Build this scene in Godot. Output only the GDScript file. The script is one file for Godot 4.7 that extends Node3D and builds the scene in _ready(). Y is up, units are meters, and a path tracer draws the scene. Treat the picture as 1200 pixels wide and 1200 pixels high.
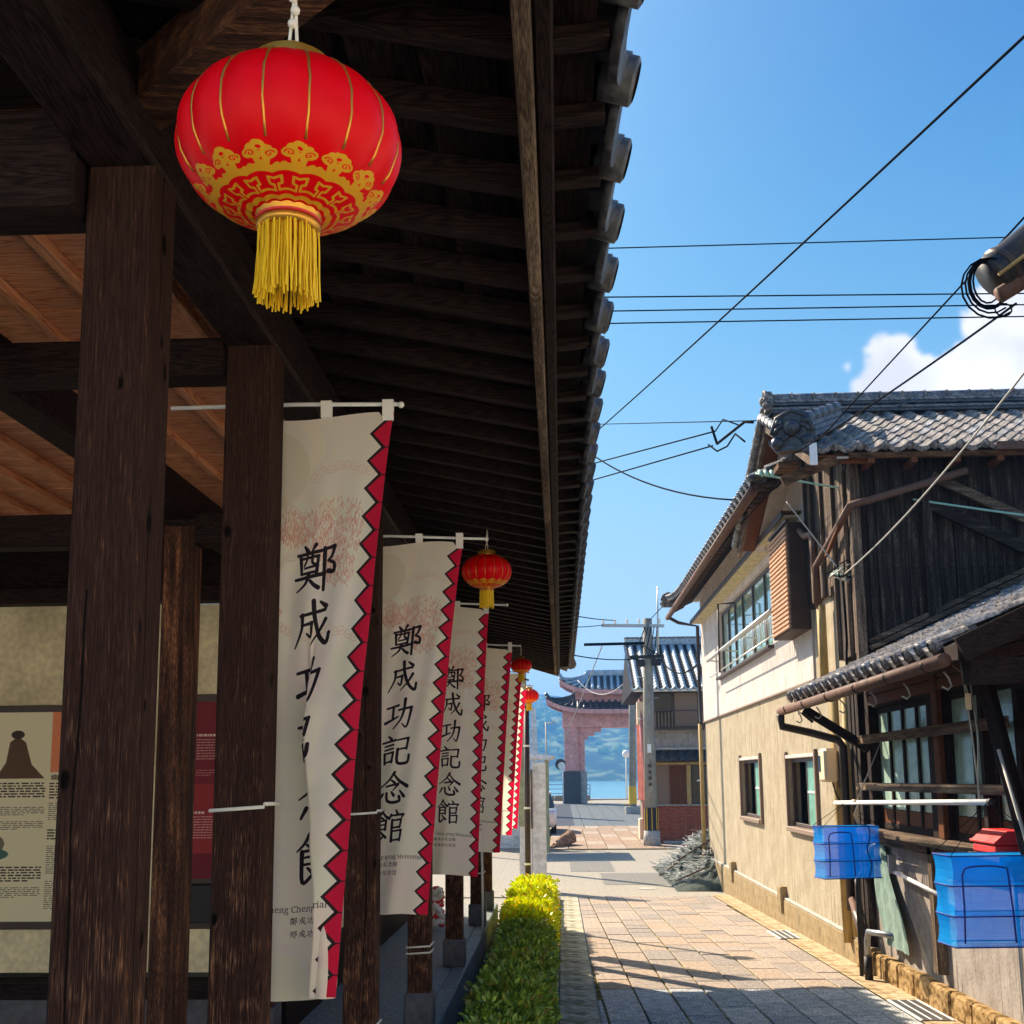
extends Node3D
# world: x to the right, y up, street runs along -z; d is the distance along the street (z = -d)

var M := {}
var shapes := {}
var rng := RandomNumberGenerator.new()


func v(x: float, y: float, d: float) -> Vector3:
	return Vector3(x, y, -d)


func ground_y(d: float) -> float:
	if d < 0.0:
		return 0.0
	if d < 24.0:
		return -0.023 * d
	if d < 34.0:
		return -0.552
	if d < 78.0:
		return -0.552 + (d - 34.0) / 44.0 * 0.5
	return -0.052


# ---------------------------------------------------------------- scene tree helpers
func thing(called: String, label: String, category: String, at: Vector3, group := "") -> Node3D:
	var o := Node3D.new()
	o.name = called
	add_child(o, true)
	o.position = at
	return tag(o, label, category, group)


func tag(o: Node3D, label: String, category: String, group := "") -> Node3D:
	o.set_meta("label", label)
	o.set_meta("category", category)
	if group != "":
		o.set_meta("group", group)
	return o


func structure(called: String) -> Node3D:
	var o := Node3D.new()
	o.name = called
	add_child(o, true)
	o.set_meta("kind", "structure")
	return o


func put(parent: Node, called: String, mesh: Mesh, mat: Material, t := Transform3D()) -> MeshInstance3D:
	var o := MeshInstance3D.new()
	o.name = called
	o.mesh = mesh
	o.material_override = mat
	parent.add_child(o, true)
	o.global_transform = t
	return o


func stuff(o: Node3D) -> Node3D:
	o.set_meta("kind", "stuff")
	return o


# ---------------------------------------------------------------- mesh helpers
func tri(st: SurfaceTool, a: Vector3, b: Vector3, c: Vector3, away: Vector3) -> void:
	# front faces run clockwise; 'away' is a point behind the face
	if (b - a).cross(c - a).dot((a + b + c) / 3.0 - away) > 0.0:
		st.add_vertex(a); st.add_vertex(c); st.add_vertex(b)
	else:
		st.add_vertex(a); st.add_vertex(b); st.add_vertex(c)


func quad(st: SurfaceTool, a: Vector3, b: Vector3, c: Vector3, d: Vector3, away: Vector3) -> void:
	tri(st, a, b, c, away)
	tri(st, a, c, d, away)


func start(smooth := false) -> SurfaceTool:
	var st := SurfaceTool.new()
	st.begin(Mesh.PRIMITIVE_TRIANGLES)
	st.set_smooth_group(0 if smooth else 0xFFFFFFFF)
	return st


func done(st: SurfaceTool) -> ArrayMesh:
	st.generate_normals()
	return st.commit()


func add_box(st: SurfaceTool, s: Vector3, b: float, t := Transform3D()) -> void:
	var h := s * 0.5
	b = minf(b, minf(h.x, minf(h.y, h.z)) * 0.6)
	var c := t.origin
	var k := []
	for i in 8:
		var g := Vector3(1 if i & 1 else -1, 1 if i & 2 else -1, 1 if i & 4 else -1)
		var p := g * h
		k.append([t * (p - Vector3(0, g.y * b, g.z * b)), t * (p - Vector3(g.x * b, 0, g.z * b)), t * (p - Vector3(g.x * b, g.y * b, 0))])
	for f in [[0, 0, 2, 6, 4], [0, 1, 3, 7, 5], [1, 0, 1, 5, 4], [1, 2, 3, 7, 6], [2, 0, 1, 3, 2], [2, 4, 5, 7, 6]]:
		quad(st, k[f[1]][f[0]], k[f[2]][f[0]], k[f[3]][f[0]], k[f[4]][f[0]], c)
	if b <= 0.0:
		return
	for e in [[0, 1, 0], [2, 3, 0], [4, 5, 0], [6, 7, 0], [0, 2, 1], [1, 3, 1], [4, 6, 1], [5, 7, 1], [0, 4, 2], [1, 5, 2], [2, 6, 2], [3, 7, 2]]:
		var a1: int = (e[2] + 1) % 3
		var a2: int = (e[2] + 2) % 3
		quad(st, k[e[0]][a1], k[e[1]][a1], k[e[1]][a2], k[e[0]][a2], c)
	for i in 8:
		tri(st, k[i][0], k[i][1], k[i][2], c)


func box_mesh(s: Vector3, b := 0.004) -> ArrayMesh:
	var key := "box %.3f %.3f %.3f %.4f" % [s.x, s.y, s.z, b]
	if not shapes.has(key):
		var st := start()
		add_box(st, s, b)
		shapes[key] = done(st)
	return shapes[key]


# box between limits: x0..x1, y0..y1, d0..d1
func bb(parent: Node, called: String, mat: Material, x0: float, x1: float, y0: float, y1: float, d0: float, d1: float, b := 0.004) -> MeshInstance3D:
	return put(parent, called, box_mesh(Vector3(absf(x1 - x0), absf(y1 - y0), absf(d1 - d0)), b), mat, Transform3D(Basis(), v((x0 + x1) / 2, (y0 + y1) / 2, (d0 + d1) / 2)))


func along(a: Vector3, b: Vector3, up := Vector3.UP) -> Transform3D:
	var z := (b - a).normalized()
	if absf(z.dot(up)) > 0.98:
		up = Vector3.RIGHT
	var x := up.cross(z).normalized()
	return Transform3D(Basis(x, z.cross(x), z), (a + b) / 2)


# beam of section w (sideways) by h (upwards) from a to b
func bar(parent: Node, called: String, mat: Material, a: Vector3, b: Vector3, w: float, h: float, bev := 0.003) -> MeshInstance3D:
	return put(parent, called, box_mesh(Vector3(w, h, snappedf(a.distance_to(b), 0.001)), bev), mat, along(a, b))


func add_bar(st: SurfaceTool, a: Vector3, b: Vector3, w: float, h: float, bev := 0.0) -> void:
	add_box(st, Vector3(w, h, a.distance_to(b)), bev, along(a, b))


func add_tube(st: SurfaceTool, pts: Array, r0: float, r1 := -1.0, sides := 8, caps := true) -> void:
	if r1 < 0.0:
		r1 = r0
	var rings := []
	var n := pts.size()
	var side := Vector3.ZERO
	for i in n:
		var dir: Vector3 = (pts[mini(i + 1, n - 1)] - pts[maxi(i - 1, 0)]).normalized()
		if side == Vector3.ZERO:
			side = dir.cross(Vector3.UP if absf(dir.y) < 0.9 else Vector3.RIGHT).normalized()
		side = (side - dir * side.dot(dir)).normalized()
		var up := dir.cross(side)
		var r := lerpf(r0, r1, float(i) / maxi(n - 1, 1))
		var ring := []
		for s in sides:
			var a := TAU * s / sides
			ring.append(pts[i] + (side * cos(a) + up * sin(a)) * r)
		rings.append(ring)
	for i in n - 1:
		var mid: Vector3 = (pts[i] + pts[i + 1]) / 2
		for s in sides:
			var q := (s + 1) % sides
			quad(st, rings[i][s], rings[i][q], rings[i + 1][q], rings[i + 1][s], mid)
	if caps:
		for e in [0, n - 1]:
			var inner: Vector3 = pts[1] if e == 0 else pts[n - 2]
			for s in sides:
				tri(st, pts[e], rings[e][s], rings[e][(s + 1) % sides], inner)


func tube(parent: Node, called: String, mat: Material, pts: Array, r: float, r1 := -1.0, sides := 8) -> MeshInstance3D:
	var st := start(true)
	add_tube(st, pts, r, r1, sides)
	return put(parent, called, done(st), mat)


# surface of revolution about the y axis at 'at'; profile is [radius, y] pairs going up
func add_lathe(st: SurfaceTool, profile: Array, sides: int, at: Vector3) -> void:
	for i in profile.size() - 1:
		for s in sides:
			var a0 := TAU * s / sides
			var a1 := TAU * (s + 1) / sides
			var p: Array = profile[i]
			var q: Array = profile[i + 1]
			var u0 := Vector3(cos(a0), 0, sin(a0))
			var u1 := Vector3(cos(a1), 0, sin(a1))
			var away := at + Vector3(0, (p[1] + q[1]) / 2, 0)
			if absf(p[0] - q[0]) > absf(p[1] - q[1]):
				away += Vector3(0, 1.0 if (q[1] - p[1]) * 1.0 + (q[0] - p[0]) > 0 else -1.0, 0) * 0.5
			quad(st, at + u0 * p[0] + Vector3(0, p[1], 0), at + u1 * p[0] + Vector3(0, p[1], 0), at + u1 * q[0] + Vector3(0, q[1], 0), at + u0 * q[0] + Vector3(0, q[1], 0), away)


# wall with rectangular openings: u along 'ux', v up; outer face at origin, thickness inward along 'inward'
func wall(parent: Node, called: String, mat: Material, origin: Vector3, ux: Vector3, inward: Vector3, u1: float, v1: float, holes: Array, thick := 0.18) -> MeshInstance3D:
	var us := [0.0, u1]
	var vs := [0.0, v1]
	for h in holes:
		us.append_array([h[0], h[1]])
		vs.append_array([h[2], h[3]])
	us.sort()
	vs.sort()
	var st := start()
	var solid := func(i: int, j: int) -> bool:
		if i < 0 or j < 0 or i >= us.size() - 1 or j >= vs.size() - 1:
			return false
		var cu: float = (us[i] + us[i + 1]) / 2
		var cv: float = (vs[j] + vs[j + 1]) / 2
		for h in holes:
			if cu > h[0] and cu < h[1] and cv > h[2] and cv < h[3]:
				return false
		return true
	var P := func(u: float, w: float, k: float) -> Vector3: return origin + ux * u + Vector3.UP * w + inward * k * thick
	for i in us.size() - 1:
		for j in vs.size() - 1:
			if us[i + 1] - us[i] < 0.001 or vs[j + 1] - vs[j] < 0.001 or not solid.call(i, j):
				continue
			var a: float = us[i]
			var b: float = us[i + 1]
			var c: float = vs[j]
			var e: float = vs[j + 1]
			var mid: Vector3 = P.call((a + b) / 2, (c + e) / 2, 0.5)
			quad(st, P.call(a, c, 0), P.call(b, c, 0), P.call(b, e, 0), P.call(a, e, 0), mid)
			quad(st, P.call(a, c, 1), P.call(b, c, 1), P.call(b, e, 1), P.call(a, e, 1), mid)
			if not solid.call(i - 1, j): quad(st, P.call(a, c, 0), P.call(a, e, 0), P.call(a, e, 1), P.call(a, c, 1), mid)
			if not solid.call(i + 1, j): quad(st, P.call(b, c, 0), P.call(b, e, 0), P.call(b, e, 1), P.call(b, c, 1), mid)
			if not solid.call(i, j - 1): quad(st, P.call(a, c, 0), P.call(b, c, 0), P.call(b, c, 1), P.call(a, c, 1), mid)
			if not solid.call(i, j + 1): quad(st, P.call(a, e, 0), P.call(b, e, 0), P.call(b, e, 1), P.call(a, e, 1), mid)
	return put(parent, called, done(st), mat)


# convex slab from a polygon in the x-y plane swept over d0..d1
func prism(parent: Node, called: String, mat: Material, poly: Array, d0: float, d1: float) -> MeshInstance3D:
	var st := start()
	add_prism(st, poly, d0, d1)
	return put(parent, called, done(st), mat)


func add_prism(st: SurfaceTool, poly: Array, d0: float, d1: float) -> void:
	var packed := PackedVector2Array(poly)
	var idx := Geometry2D.triangulate_polygon(packed)
	var ccw := not Geometry2D.is_polygon_clockwise(packed)
	for k in range(0, idx.size(), 3):
		var a: Vector2 = poly[idx[k]]
		var b: Vector2 = poly[idx[k + 1]]
		var c: Vector2 = poly[idx[k + 2]]
		tri(st, v(a.x, a.y, d0), v(b.x, b.y, d0), v(c.x, c.y, d0), v(a.x, a.y, d1))
		tri(st, v(a.x, a.y, d1), v(b.x, b.y, d1), v(c.x, c.y, d1), v(a.x, a.y, d0))
	for i in poly.size():
		var a: Vector2 = poly[i]
		var b: Vector2 = poly[(i + 1) % poly.size()]
		var inward := Vector2(-(b - a).y, (b - a).x).normalized() * 0.01 * (1.0 if ccw == (1 > 0) else -1.0)
		if Geometry2D.is_polygon_clockwise(packed) != (((b - a).cross(inward)) < 0):
			inward = -inward
		var m := (a + b) / 2 + inward
		quad(st, v(a.x, a.y, d0), v(b.x, b.y, d0), v(b.x, b.y, d1), v(a.x, a.y, d1), v(m.x, m.y, (d0 + d1) / 2))


# curved roof tile: local x across the slope 0..w, +z down the slope, y up; front edge at z = 0
func tile_mesh(w: float, l: float, detail: int, lip: float, disc: float) -> ArrayMesh:
	var key := "tile %.3f %.3f %d %.3f %.3f" % [w, l, detail, lip, disc]
	if shapes.has(key):
		return shapes[key]
	var st := start(true)
	var amp := w * 0.13
	var H := func(t: float) -> float:
		return -amp * sin(PI * t / 0.62) if t < 0.62 else amp * 1.1 * sin(PI * (t - 0.62) / 0.38)
	for i in detail:
		var t0 := float(i) / detail
		var t1 := float(i + 1) / detail
		var y0: float = H.call(t0)
		var y1: float = H.call(t1)
		var a := Vector3(t0 * w, y0 + 0.03, 0)
		var b := Vector3(t1 * w, y1 + 0.03, 0)
		var c := Vector3(t1 * w, y1 + 0.008, -l)
		var e := Vector3(t0 * w, y0 + 0.008, -l)
		var under := (a + c) / 2 - Vector3(0, 1, 0)
		st.set_smooth_group(0)
		quad(st, a, b, c, e, under)
		st.set_smooth_group(1)
		var dn := Vector3(0, -0.024 - lip, 0)
		quad(st, a, b, b + dn, a + dn, (a + b) / 2 - Vector3(0, 0, 1))
		st.set_smooth_group(2)
		var thin := Vector3(0, -0.024, -0.02)
		if lip > 0.0:
			quad(st, a + thin, b + thin, b + dn - Vector3(0, 0, 0.02), a + dn - Vector3(0, 0, 0.02), (a + b) / 2)
			quad(st, a + dn, b + dn, b + dn - Vector3(0, 0, 0.02), a + dn - Vector3(0, 0, 0.02), (a + b) / 2)
			quad(st, a + thin, b + thin, c - Vector3(0, 0.02, 0), e - Vector3(0, 0.02, 0), under + Vector3(0, 4, 0))
	if disc > 0.0:
		st.set_smooth_group(3)
		var at := Vector3(0.81 * w, amp * 0.35, 0)
		add_tube(st, [at + Vector3(0, 0, -0.05), at + Vector3(0, 0, 0.018)], disc, -1.0, 16)
		st.set_smooth_group(4)
		for s in 16:
			var a0 := TAU * s / 16
			var a1 := TAU * (s + 1) / 16
			var p0 := at + Vector3(cos(a0) * disc, sin(a0) * disc, 0.018)
			var p1 := at + Vector3(cos(a1) * disc, sin(a1) * disc, 0.018)
			var q0 := at + Vector3(cos(a0) * disc, sin(a0) * disc, 0.018) * 1.0 + Vector3(-cos(a0), -sin(a0), 0) * disc * 0.22 + Vector3(0, 0, 0.006)
			var q1 := at + Vector3(cos(a1) * disc, sin(a1) * disc, 0.018) * 1.0 + Vector3(-cos(a1), -sin(a1), 0) * disc * 0.22 + Vector3(0, 0, 0.006)
			quad(st, p0, p1, q1, q0, at)
	shapes[key] = done(st)
	return shapes[key]


# sheet that follows the ground: x0..x1 along d0..d1, lifted by 'lift'
func ground_sheet(parent: Node, called: String, mat: Material, x0: float, x1: float, ds: Array, lift: float) -> MeshInstance3D:
	var st := start()
	for i in ds.size() - 1:
		var a: float = ds[i]
		var b: float = ds[i + 1]
		quad(st, v(x0, ground_y(a) + lift, a), v(x1, ground_y(a) + lift, a), v(x1, ground_y(b) + lift, b), v(x0, ground_y(b) + lift, b), v(0, -50, a))
	return put(parent, called, done(st), mat)


# ---------------------------------------------------------------- textures and materials
func noise_image(seed_: int, freq: float, octaves: int, size: int, kind := FastNoiseLite.TYPE_SIMPLEX_SMOOTH) -> Image:
	var n := FastNoiseLite.new()
	n.seed = seed_
	n.noise_type = kind
	n.frequency = freq / size
	n.fractal_type = FastNoiseLite.FRACTAL_FBM if octaves > 1 else FastNoiseLite.FRACTAL_NONE
	n.fractal_octaves = octaves
	var im := n.get_seamless_image(size, size)
	im.convert(Image.FORMAT_L8)
	return im


func grey(data: PackedByteArray, size: int) -> Image:
	return Image.create_from_data(size, size, false, Image.FORMAT_L8, data)


func ramp(im: Image, stops: Array) -> ImageTexture:
	# stops: [position 0..1, sRGB colour]
	var lut := PackedByteArray()
	for i in 256:
		var t := i / 255.0
		var c: Color = stops[0][1]
		for k in stops.size() - 1:
			if t >= stops[k][0]:
				c = stops[k][1].lerp(stops[k + 1][1], clampf((t - stops[k][0]) / maxf(stops[k + 1][0] - stops[k][0], 0.001), 0, 1))
		lut.append_array([int(c.r * 255), int(c.g * 255), int(c.b * 255)])
	var src := im.get_data()
	var out := PackedByteArray()
	out.resize(src.size() * 3)
	for i in src.size():
		var k := src[i] * 3
		out[i * 3] = lut[k]
		out[i * 3 + 1] = lut[k + 1]
		out[i * 3 + 2] = lut[k + 2]
	return ImageTexture.create_from_image(Image.create_from_data(im.get_width(), im.get_height(), false, Image.FORMAT_RGB8, out))


func normal_of(im: Image, strength: float) -> ImageTexture:
	var n: Image = im.duplicate()
	n.convert(Image.FORMAT_RGBA8)
	n.bump_map_to_normal_map(strength)
	return ImageTexture.create_from_image(n)


func mat(tex: Texture2D, color: Color, rough: float, scale := Vector3.ONE, normal: Texture2D = null, depth := 1.0) -> StandardMaterial3D:
	var m := StandardMaterial3D.new()
	m.albedo_color = color
	m.albedo_texture = tex
	m.roughness = rough
	m.uv1_triplanar = true
	m.uv1_world_triplanar = true
	m.uv1_triplanar_sharpness = 4.0
	m.uv1_scale = scale
	m.metallic_specular = 0.5 if rough < 0.56 else 0.22
	if normal:
		m.normal_enabled = true
		m.normal_texture = normal
		m.normal_scale = depth
	return m


func plain(color: Color, rough := 0.7, metal := 0.0) -> StandardMaterial3D:
	var m := StandardMaterial3D.new()
	m.albedo_color = color
	m.roughness = rough
	m.metallic = metal
	return m


func sun_color(r: float, g: float, b: float) -> Color:
	return Color(r, g, b).linear_to_srgb()


func make_materials() -> void:
	var S := 512
	var low := noise_image(3, 2.2, 3, S).get_data()
	var fine := noise_image(5, 60.0, 3, S).get_data()
	var mid := noise_image(8, 9.0, 4, S).get_data()
	var wood := PackedByteArray()
	var wear := PackedByteArray()
	var stone := PackedByteArray()
	var plaster := PackedByteArray()
	var stain := PackedByteArray()
	wood.resize(S * S)
	wear.resize(S * S)
	stone.resize(S * S)
	plaster.resize(S * S)
	stain.resize(S * S)
	for i in S * S:
		var ring := absf(sin(low[i] * 0.085 + mid[i] * 0.012))
		var f := fine[i] / 255.0
		var m := mid[i] / 255.0
		wood[i] = int(clampf(0.45 * ring + 0.5 * f + 0.1 * m - 0.02, 0, 1) * 255)
		wear[i] = int(clampf(0.16 * ring + 0.62 * f + 0.55 * (low[i] / 255.0) + 0.2 * m - 0.26, 0, 1) * 255)
		stone[i] = int(clampf(0.5 + (f - 0.5) * 1.5 + (m - 0.5) * 0.5, 0, 1) * 255)
		plaster[i] = int(clampf(0.86 + (f - 0.5) * 0.14 + (m - 0.5) * 0.16 + (low[i] / 255.0 - 0.5) * 0.14, 0, 1) * 255)
		stain[i] = int(clampf(0.5 + (m - 0.5) * 1.3 + (low[i] / 255.0 - 0.5) * 0.9 + (f - 0.5) * 0.2, 0, 1) * 255)
	var sn := FastNoiseLite.new()
	sn.seed = 33
	sn.noise_type = FastNoiseLite.TYPE_SIMPLEX_SMOOTH
	sn.frequency = 0.035
	sn.fractal_octaves = 4
	var thin := sn.get_seamless_image(S, 40)
	thin.convert(Image.FORMAT_L8)
	thin.resize(S, S, Image.INTERPOLATE_CUBIC)
	var run := thin.get_data()
	var rain := PackedByteArray()
	rain.resize(S * S)
	for i in S * S:
		var drip := smoothstep(0.60, 0.95, run[i] / 255.0) * (0.4 + 0.6 * low[i] / 255.0)
		rain[i] = int(clampf(0.74 + (fine[i] / 255.0 - 0.5) * 0.22 + (mid[i] / 255.0 - 0.5) * 0.3 + (low[i] / 255.0 - 0.5) * 0.2 - 0.55 * drip, 0, 1) * 255)
	var rain_im := grey(rain, S)
	var wood_im := grey(wood, S)
	var wear_im := grey(wear, S)
	var stone_im := grey(stone, S)
	var plaster_im := grey(plaster, S)
	var stain_im := grey(stain, S)
	var wood_n := normal_of(wood_im, 2.0)
	var stone_n := normal_of(stone_im, 2.0)
	var fine_n := normal_of(noise_image(21, 40.0, 4, S), 2.0)
	var pillar_t := ramp(wear_im, [[0.0, Color8(30, 20, 18)], [0.42, Color8(56, 38, 32)], [0.62, Color8(86, 58, 44)], [0.8, Color8(130, 88, 62)], [1.0, Color8(186, 138, 96)]])
	var dark_t := ramp(wood_im, [[0.0, Color8(14, 10, 10)], [0.5, Color8(31, 23, 22)], [1.0, Color8(64, 49, 46)]])
	var old_t := ramp(wood_im, [[0.0, Color8(18, 13, 12)], [0.5, Color8(38, 29, 26)], [1.0, Color8(76, 60, 52)]])
	var cedar_t := ramp(wood_im, [[0.0, Color8(150, 86, 54)], [0.5, Color8(222, 150, 108)], [1.0, Color8(242, 186, 142)]])
	var grey_wood_t := ramp(wear_im, [[0.0, Color8(34, 28, 25)], [0.45, Color8(84, 71, 60)], [0.75, Color8(132, 113, 94)], [1.0, Color8(176, 156, 132)]])
	var black_wood_t := ramp(wear_im, [[0.0, Color8(20, 16, 14)], [0.5, Color8(44, 36, 32)], [0.8, Color8(84, 74, 66)], [1.0, Color8(146, 134, 120)]])
	for axis in [["x", Vector3(0.35, 5, 5)], ["y", Vector3(5, 0.35, 5)], ["z", Vector3(5, 5, 0.35)]]:
		M["dark_" + axis[0]] = mat(dark_t, Color.WHITE, 0.62, axis[1], wood_n, 0.5)
		M["old_" + axis[0]] = mat(old_t, Color.WHITE, 0.8, axis[1], wood_n, 0.7)
		M["pillar_" + axis[0]] = mat(pillar_t, Color.WHITE, 0.7, axis[1] * 1.25, wood_n, 0.7)
		M["cedar_" + axis[0]] = mat(cedar_t, Color.WHITE, 0.6, axis[1] * 0.6, wood_n, 0.3)
		M["grey_" + axis[0]] = mat(grey_wood_t, Color.WHITE, 0.85, axis[1], wood_n, 0.9)
		M["black_" + axis[0]] = mat(black_wood_t, Color.WHITE, 0.75, axis[1], wood_n, 0.9)
	M.brown = mat(ramp(wood_im, [[0.0, Color8(70, 42, 26)], [1.0, Color8(132, 84, 52)]]), Color.WHITE, 0.7, Vector3(4, 0.5, 4), wood_n, 0.6)
	M.pale_wood = mat(grey_wood_t, Color8(236, 206, 176), 0.85, Vector3(0.8, 4, 4), wood_n, 0.6)
	M.orange_wood = mat(ramp(wood_im, [[0.0, Color8(120, 62, 28)], [1.0, Color8(190, 108, 52)]]), Color.WHITE, 0.6, Vector3(4, 0.5, 4), wood_n, 0.5)
	var granite_t := ramp(stone_im, [[0.0, Color8(104, 104, 106)], [0.5, Color8(176, 176, 176)], [1.0, Color8(232, 230, 226)]])
	M.terrace = mat(granite_t, Color8(206, 210, 208), 0.75, Vector3(2.2, 2.2, 2.2), stone_n, 0.4)
	M.terrace_edge = mat(granite_t, Color8(176, 190, 190), 0.6, Vector3(2, 2, 2), stone_n, 0.2)
	M.base_stone = mat(plaster_im_tex(plaster_im), Color8(112, 112, 118), 0.7, Vector3(1.5, 1.5, 1.5), stone_n, 0.2)
	for k in 6:
		var tone: Color = [Color8(231, 213, 194), Color8(218, 204, 189), Color8(236, 218, 198), Color8(209, 198, 187), Color8(228, 213, 198), Color8(235, 211, 187)][k]
		M["paver_%d" % k] = mat(granite_t, tone, 0.8, Vector3(1.6, 1.6, 1.6), stone_n, 0.5)
	var plaster_t := plaster_im_tex(plaster_im)
	M.cream = mat(ramp(rain_im, [[0.0, Color8(92, 82, 64)], [0.5, Color8(146, 134, 111)], [0.75, Color8(164, 153, 130)], [1.0, Color8(180, 169, 148)]]), Color.WHITE, 0.9, Vector3(0.42, 0.3, 0.42), fine_n, 0.35)
	M.white_wall = mat(ramp(rain_im, [[0.0, Color8(120, 110, 104)], [0.5, Color8(178, 168, 160)], [0.72, Color8(196, 186, 179)], [1.0, Color8(210, 202, 196)]]), Color.WHITE, 0.8, Vector3(0.55, 0.4, 0.55), fine_n, 0.1)
	M.plinth = mat(ramp(rain_im, [[0.0, Color8(66, 58, 44)], [0.5, Color8(124, 108, 80)], [0.75, Color8(152, 134, 102)], [1.0, Color8(172, 154, 122)]]), Color.WHITE, 0.95, Vector3(0.8, 0.7, 0.8), fine_n, 0.8)
	M.yellow_stone = mat(ramp(stain_im, [[0.0, Color8(92, 70, 40)], [0.45, Color8(156, 128, 84)], [1.0, Color8(186, 160, 116)]]), Color.WHITE, 0.95, Vector3(1.1, 1.3, 1.1), stone_n, 1.6)
	M.grey_plaster = mat(ramp(rain_im, [[0.0, Color8(73, 64, 55)], [0.5, Color8(131, 122, 112)], [0.75, Color8(153, 145, 137)], [1.0, Color8(172, 165, 157)]]), Color.WHITE, 0.9, Vector3(0.7, 0.5, 0.7), fine_n, 0.4)
	M.ochre = mat(plaster_t, Color8(255, 240, 194), 0.95, Vector3(0.3, 0.3, 0.3), fine_n, 0.1)
	M.bounce_concrete = mat(plaster_t, Color8(226, 220, 208), 0.92, Vector3(0.5, 0.5, 0.5), fine_n, 0.5)
	M.concrete = mat(plaster_t, Color8(196, 192, 182), 0.9, Vector3(0.8, 0.8, 0.8), fine_n, 0.6)
	M.drain = mat(ramp(stain_im, [[0.0, Color8(118, 112, 85)], [0.5, Color8(163, 159, 139)], [1.0, Color8(191, 185, 163)]]), Color.WHITE, 0.9, Vector3(1.1, 1.1, 1.1), stone_n, 0.4)
	M.strip = mat(ramp(stain_im, [[0.0, Color8(132, 112, 80)], [0.5, Color8(172, 152, 118)], [1.0, Color8(192, 174, 144)]]), Color.WHITE, 0.92, Vector3(0.9, 0.9, 0.9), stone_n, 0.5)
	M.joint = mat(ramp(stain_im, [[0.0, Color8(64, 57, 42)], [0.55, Color8(88, 77, 53)], [0.7, Color8(111, 109, 47)], [1.0, Color8(139, 139, 55)]]), Color.WHITE, 1.0, Vector3(0.7, 0.7, 0.7), stone_n, 1.0)
	for k in 6:
		var tone: Color = [Color8(244, 251, 254), Color8(218, 228, 232), Color8(255, 255, 255), Color8(230, 235, 237), Color8(251, 254, 249), Color8(206, 216, 223)][k]
		M["dark_paver_%d" % k] = mat(granite_t, tone, 0.7, Vector3(0.8, 0.8, 0.8), stone_n, 1.2)
	M.asphalt = mat(ramp(stone_im, [[0.0, Color8(116, 112, 103)], [0.5, Color8(153, 148, 135)], [1.0, Color8(185, 178, 165)]]), Color.WHITE, 0.95, Vector3(0.9, 0.9, 0.9), stone_n, 0.6)
	M.patch = mat(ramp(stone_im, [[0.0, Color8(96, 96, 92)], [1.0, Color8(150, 148, 140)]]), Color.WHITE, 0.95, Vector3(1, 1, 1), stone_n, 0.6)
	M.grey_paver = mat(granite_t, Color8(142, 156, 164), 0.85, Vector3(0.7, 0.7, 0.7))
	M.tile_hall = mat(ramp(stain_im, [[0.0, Color8(40, 41, 44)], [0.5, Color8(70, 71, 74)], [1.0, Color8(108, 108, 108)]]), Color.WHITE, 0.55, Vector3(2.3, 2.3, 2.3), fine_n, 0.2)
	M.painted_shade = mat(ramp(stone_im, [[0.0, Color8(48, 54, 66)], [1.0, Color8(92, 98, 108)]]), Color.WHITE, 0.95, Vector3(1, 1, 1), stone_n, 0.6)  # dark tone that stands in for shade on the far ground
	M.far_paving = mat(granite_t, Color8(218, 191, 166), 0.85, Vector3(0.7, 0.7, 0.7))
	M.tile = mat(ramp(stain_im, [[0.0, Color8(62, 64, 68)], [0.5, Color8(104, 106, 110)], [1.0, Color8(142, 142, 142)]]), Color.WHITE, 0.5, Vector3(2.3, 2.3, 2.3), fine_n, 0.2)
	M.tile_pale = mat(ramp(stain_im, [[0.0, Color8(72, 70, 69)], [0.5, Color8(124, 120, 117)], [1.0, Color8(165, 159, 153)]]), Color.WHITE, 0.7, Vector3(2.9, 2.9, 2.9), fine_n, 0.25)
	M.tile_dark = mat(ramp(stain_im, [[0.0, Color8(30, 31, 36)], [1.0, Color8(78, 80, 86)]]), Color.WHITE, 0.42, Vector3(2.3, 2.3, 2.3), fine_n, 0.2)
	M.tile_blue = mat(ramp(stain_im, [[0.0, Color8(132, 152, 164)], [1.0, Color8(184, 200, 210)]]), Color.WHITE, 0.6, Vector3(0.8, 0.8, 0.8))
	M.gate_pink = mat(plaster_t, Color8(250, 186, 176), 0.85, Vector3(0.4, 0.4, 0.4))
	M.gate_base = mat(granite_t, Color8(86, 88, 102), 0.5, Vector3(0.6, 0.6, 0.6))
	M.brick = mat(ramp(stain_im, [[0.0, Color8(128, 62, 42)], [1.0, Color8(190, 106, 76)]]), Color.WHITE, 0.9, Vector3(1.5, 4, 1.5))
	M.pole = mat(plaster_t, Color8(170, 164, 150), 0.9, Vector3(1, 0.4, 1), fine_n, 0.4)
	M.cloth_white = plain(Color8(236, 232, 222), 0.9)
	M.bounce_white = mat(ramp(rain_im, [[0.0, Color8(180, 174, 166)], [0.6, Color8(232, 228, 222)], [1.0, Color8(246, 244, 240)]]), Color.WHITE, 0.85, Vector3(0.4, 0.3, 0.4), fine_n, 0.2)  # very pale, for the walls added to bounce light
	M.cord = plain(Color8(226, 222, 208), 0.8)
	M.white_metal = plain(Color8(226, 226, 222), 0.4)
	M.steel = plain(Color8(160, 164, 168), 0.35, 0.8)
	M.gold = plain(Color8(214, 158, 62), 0.35, 0.75)
	M.copper = mat(plaster_t, Color8(122, 94, 80), 0.6, Vector3(2, 2, 2))
	M.dark_pipe = plain(Color8(52, 40, 36), 0.5)
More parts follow.
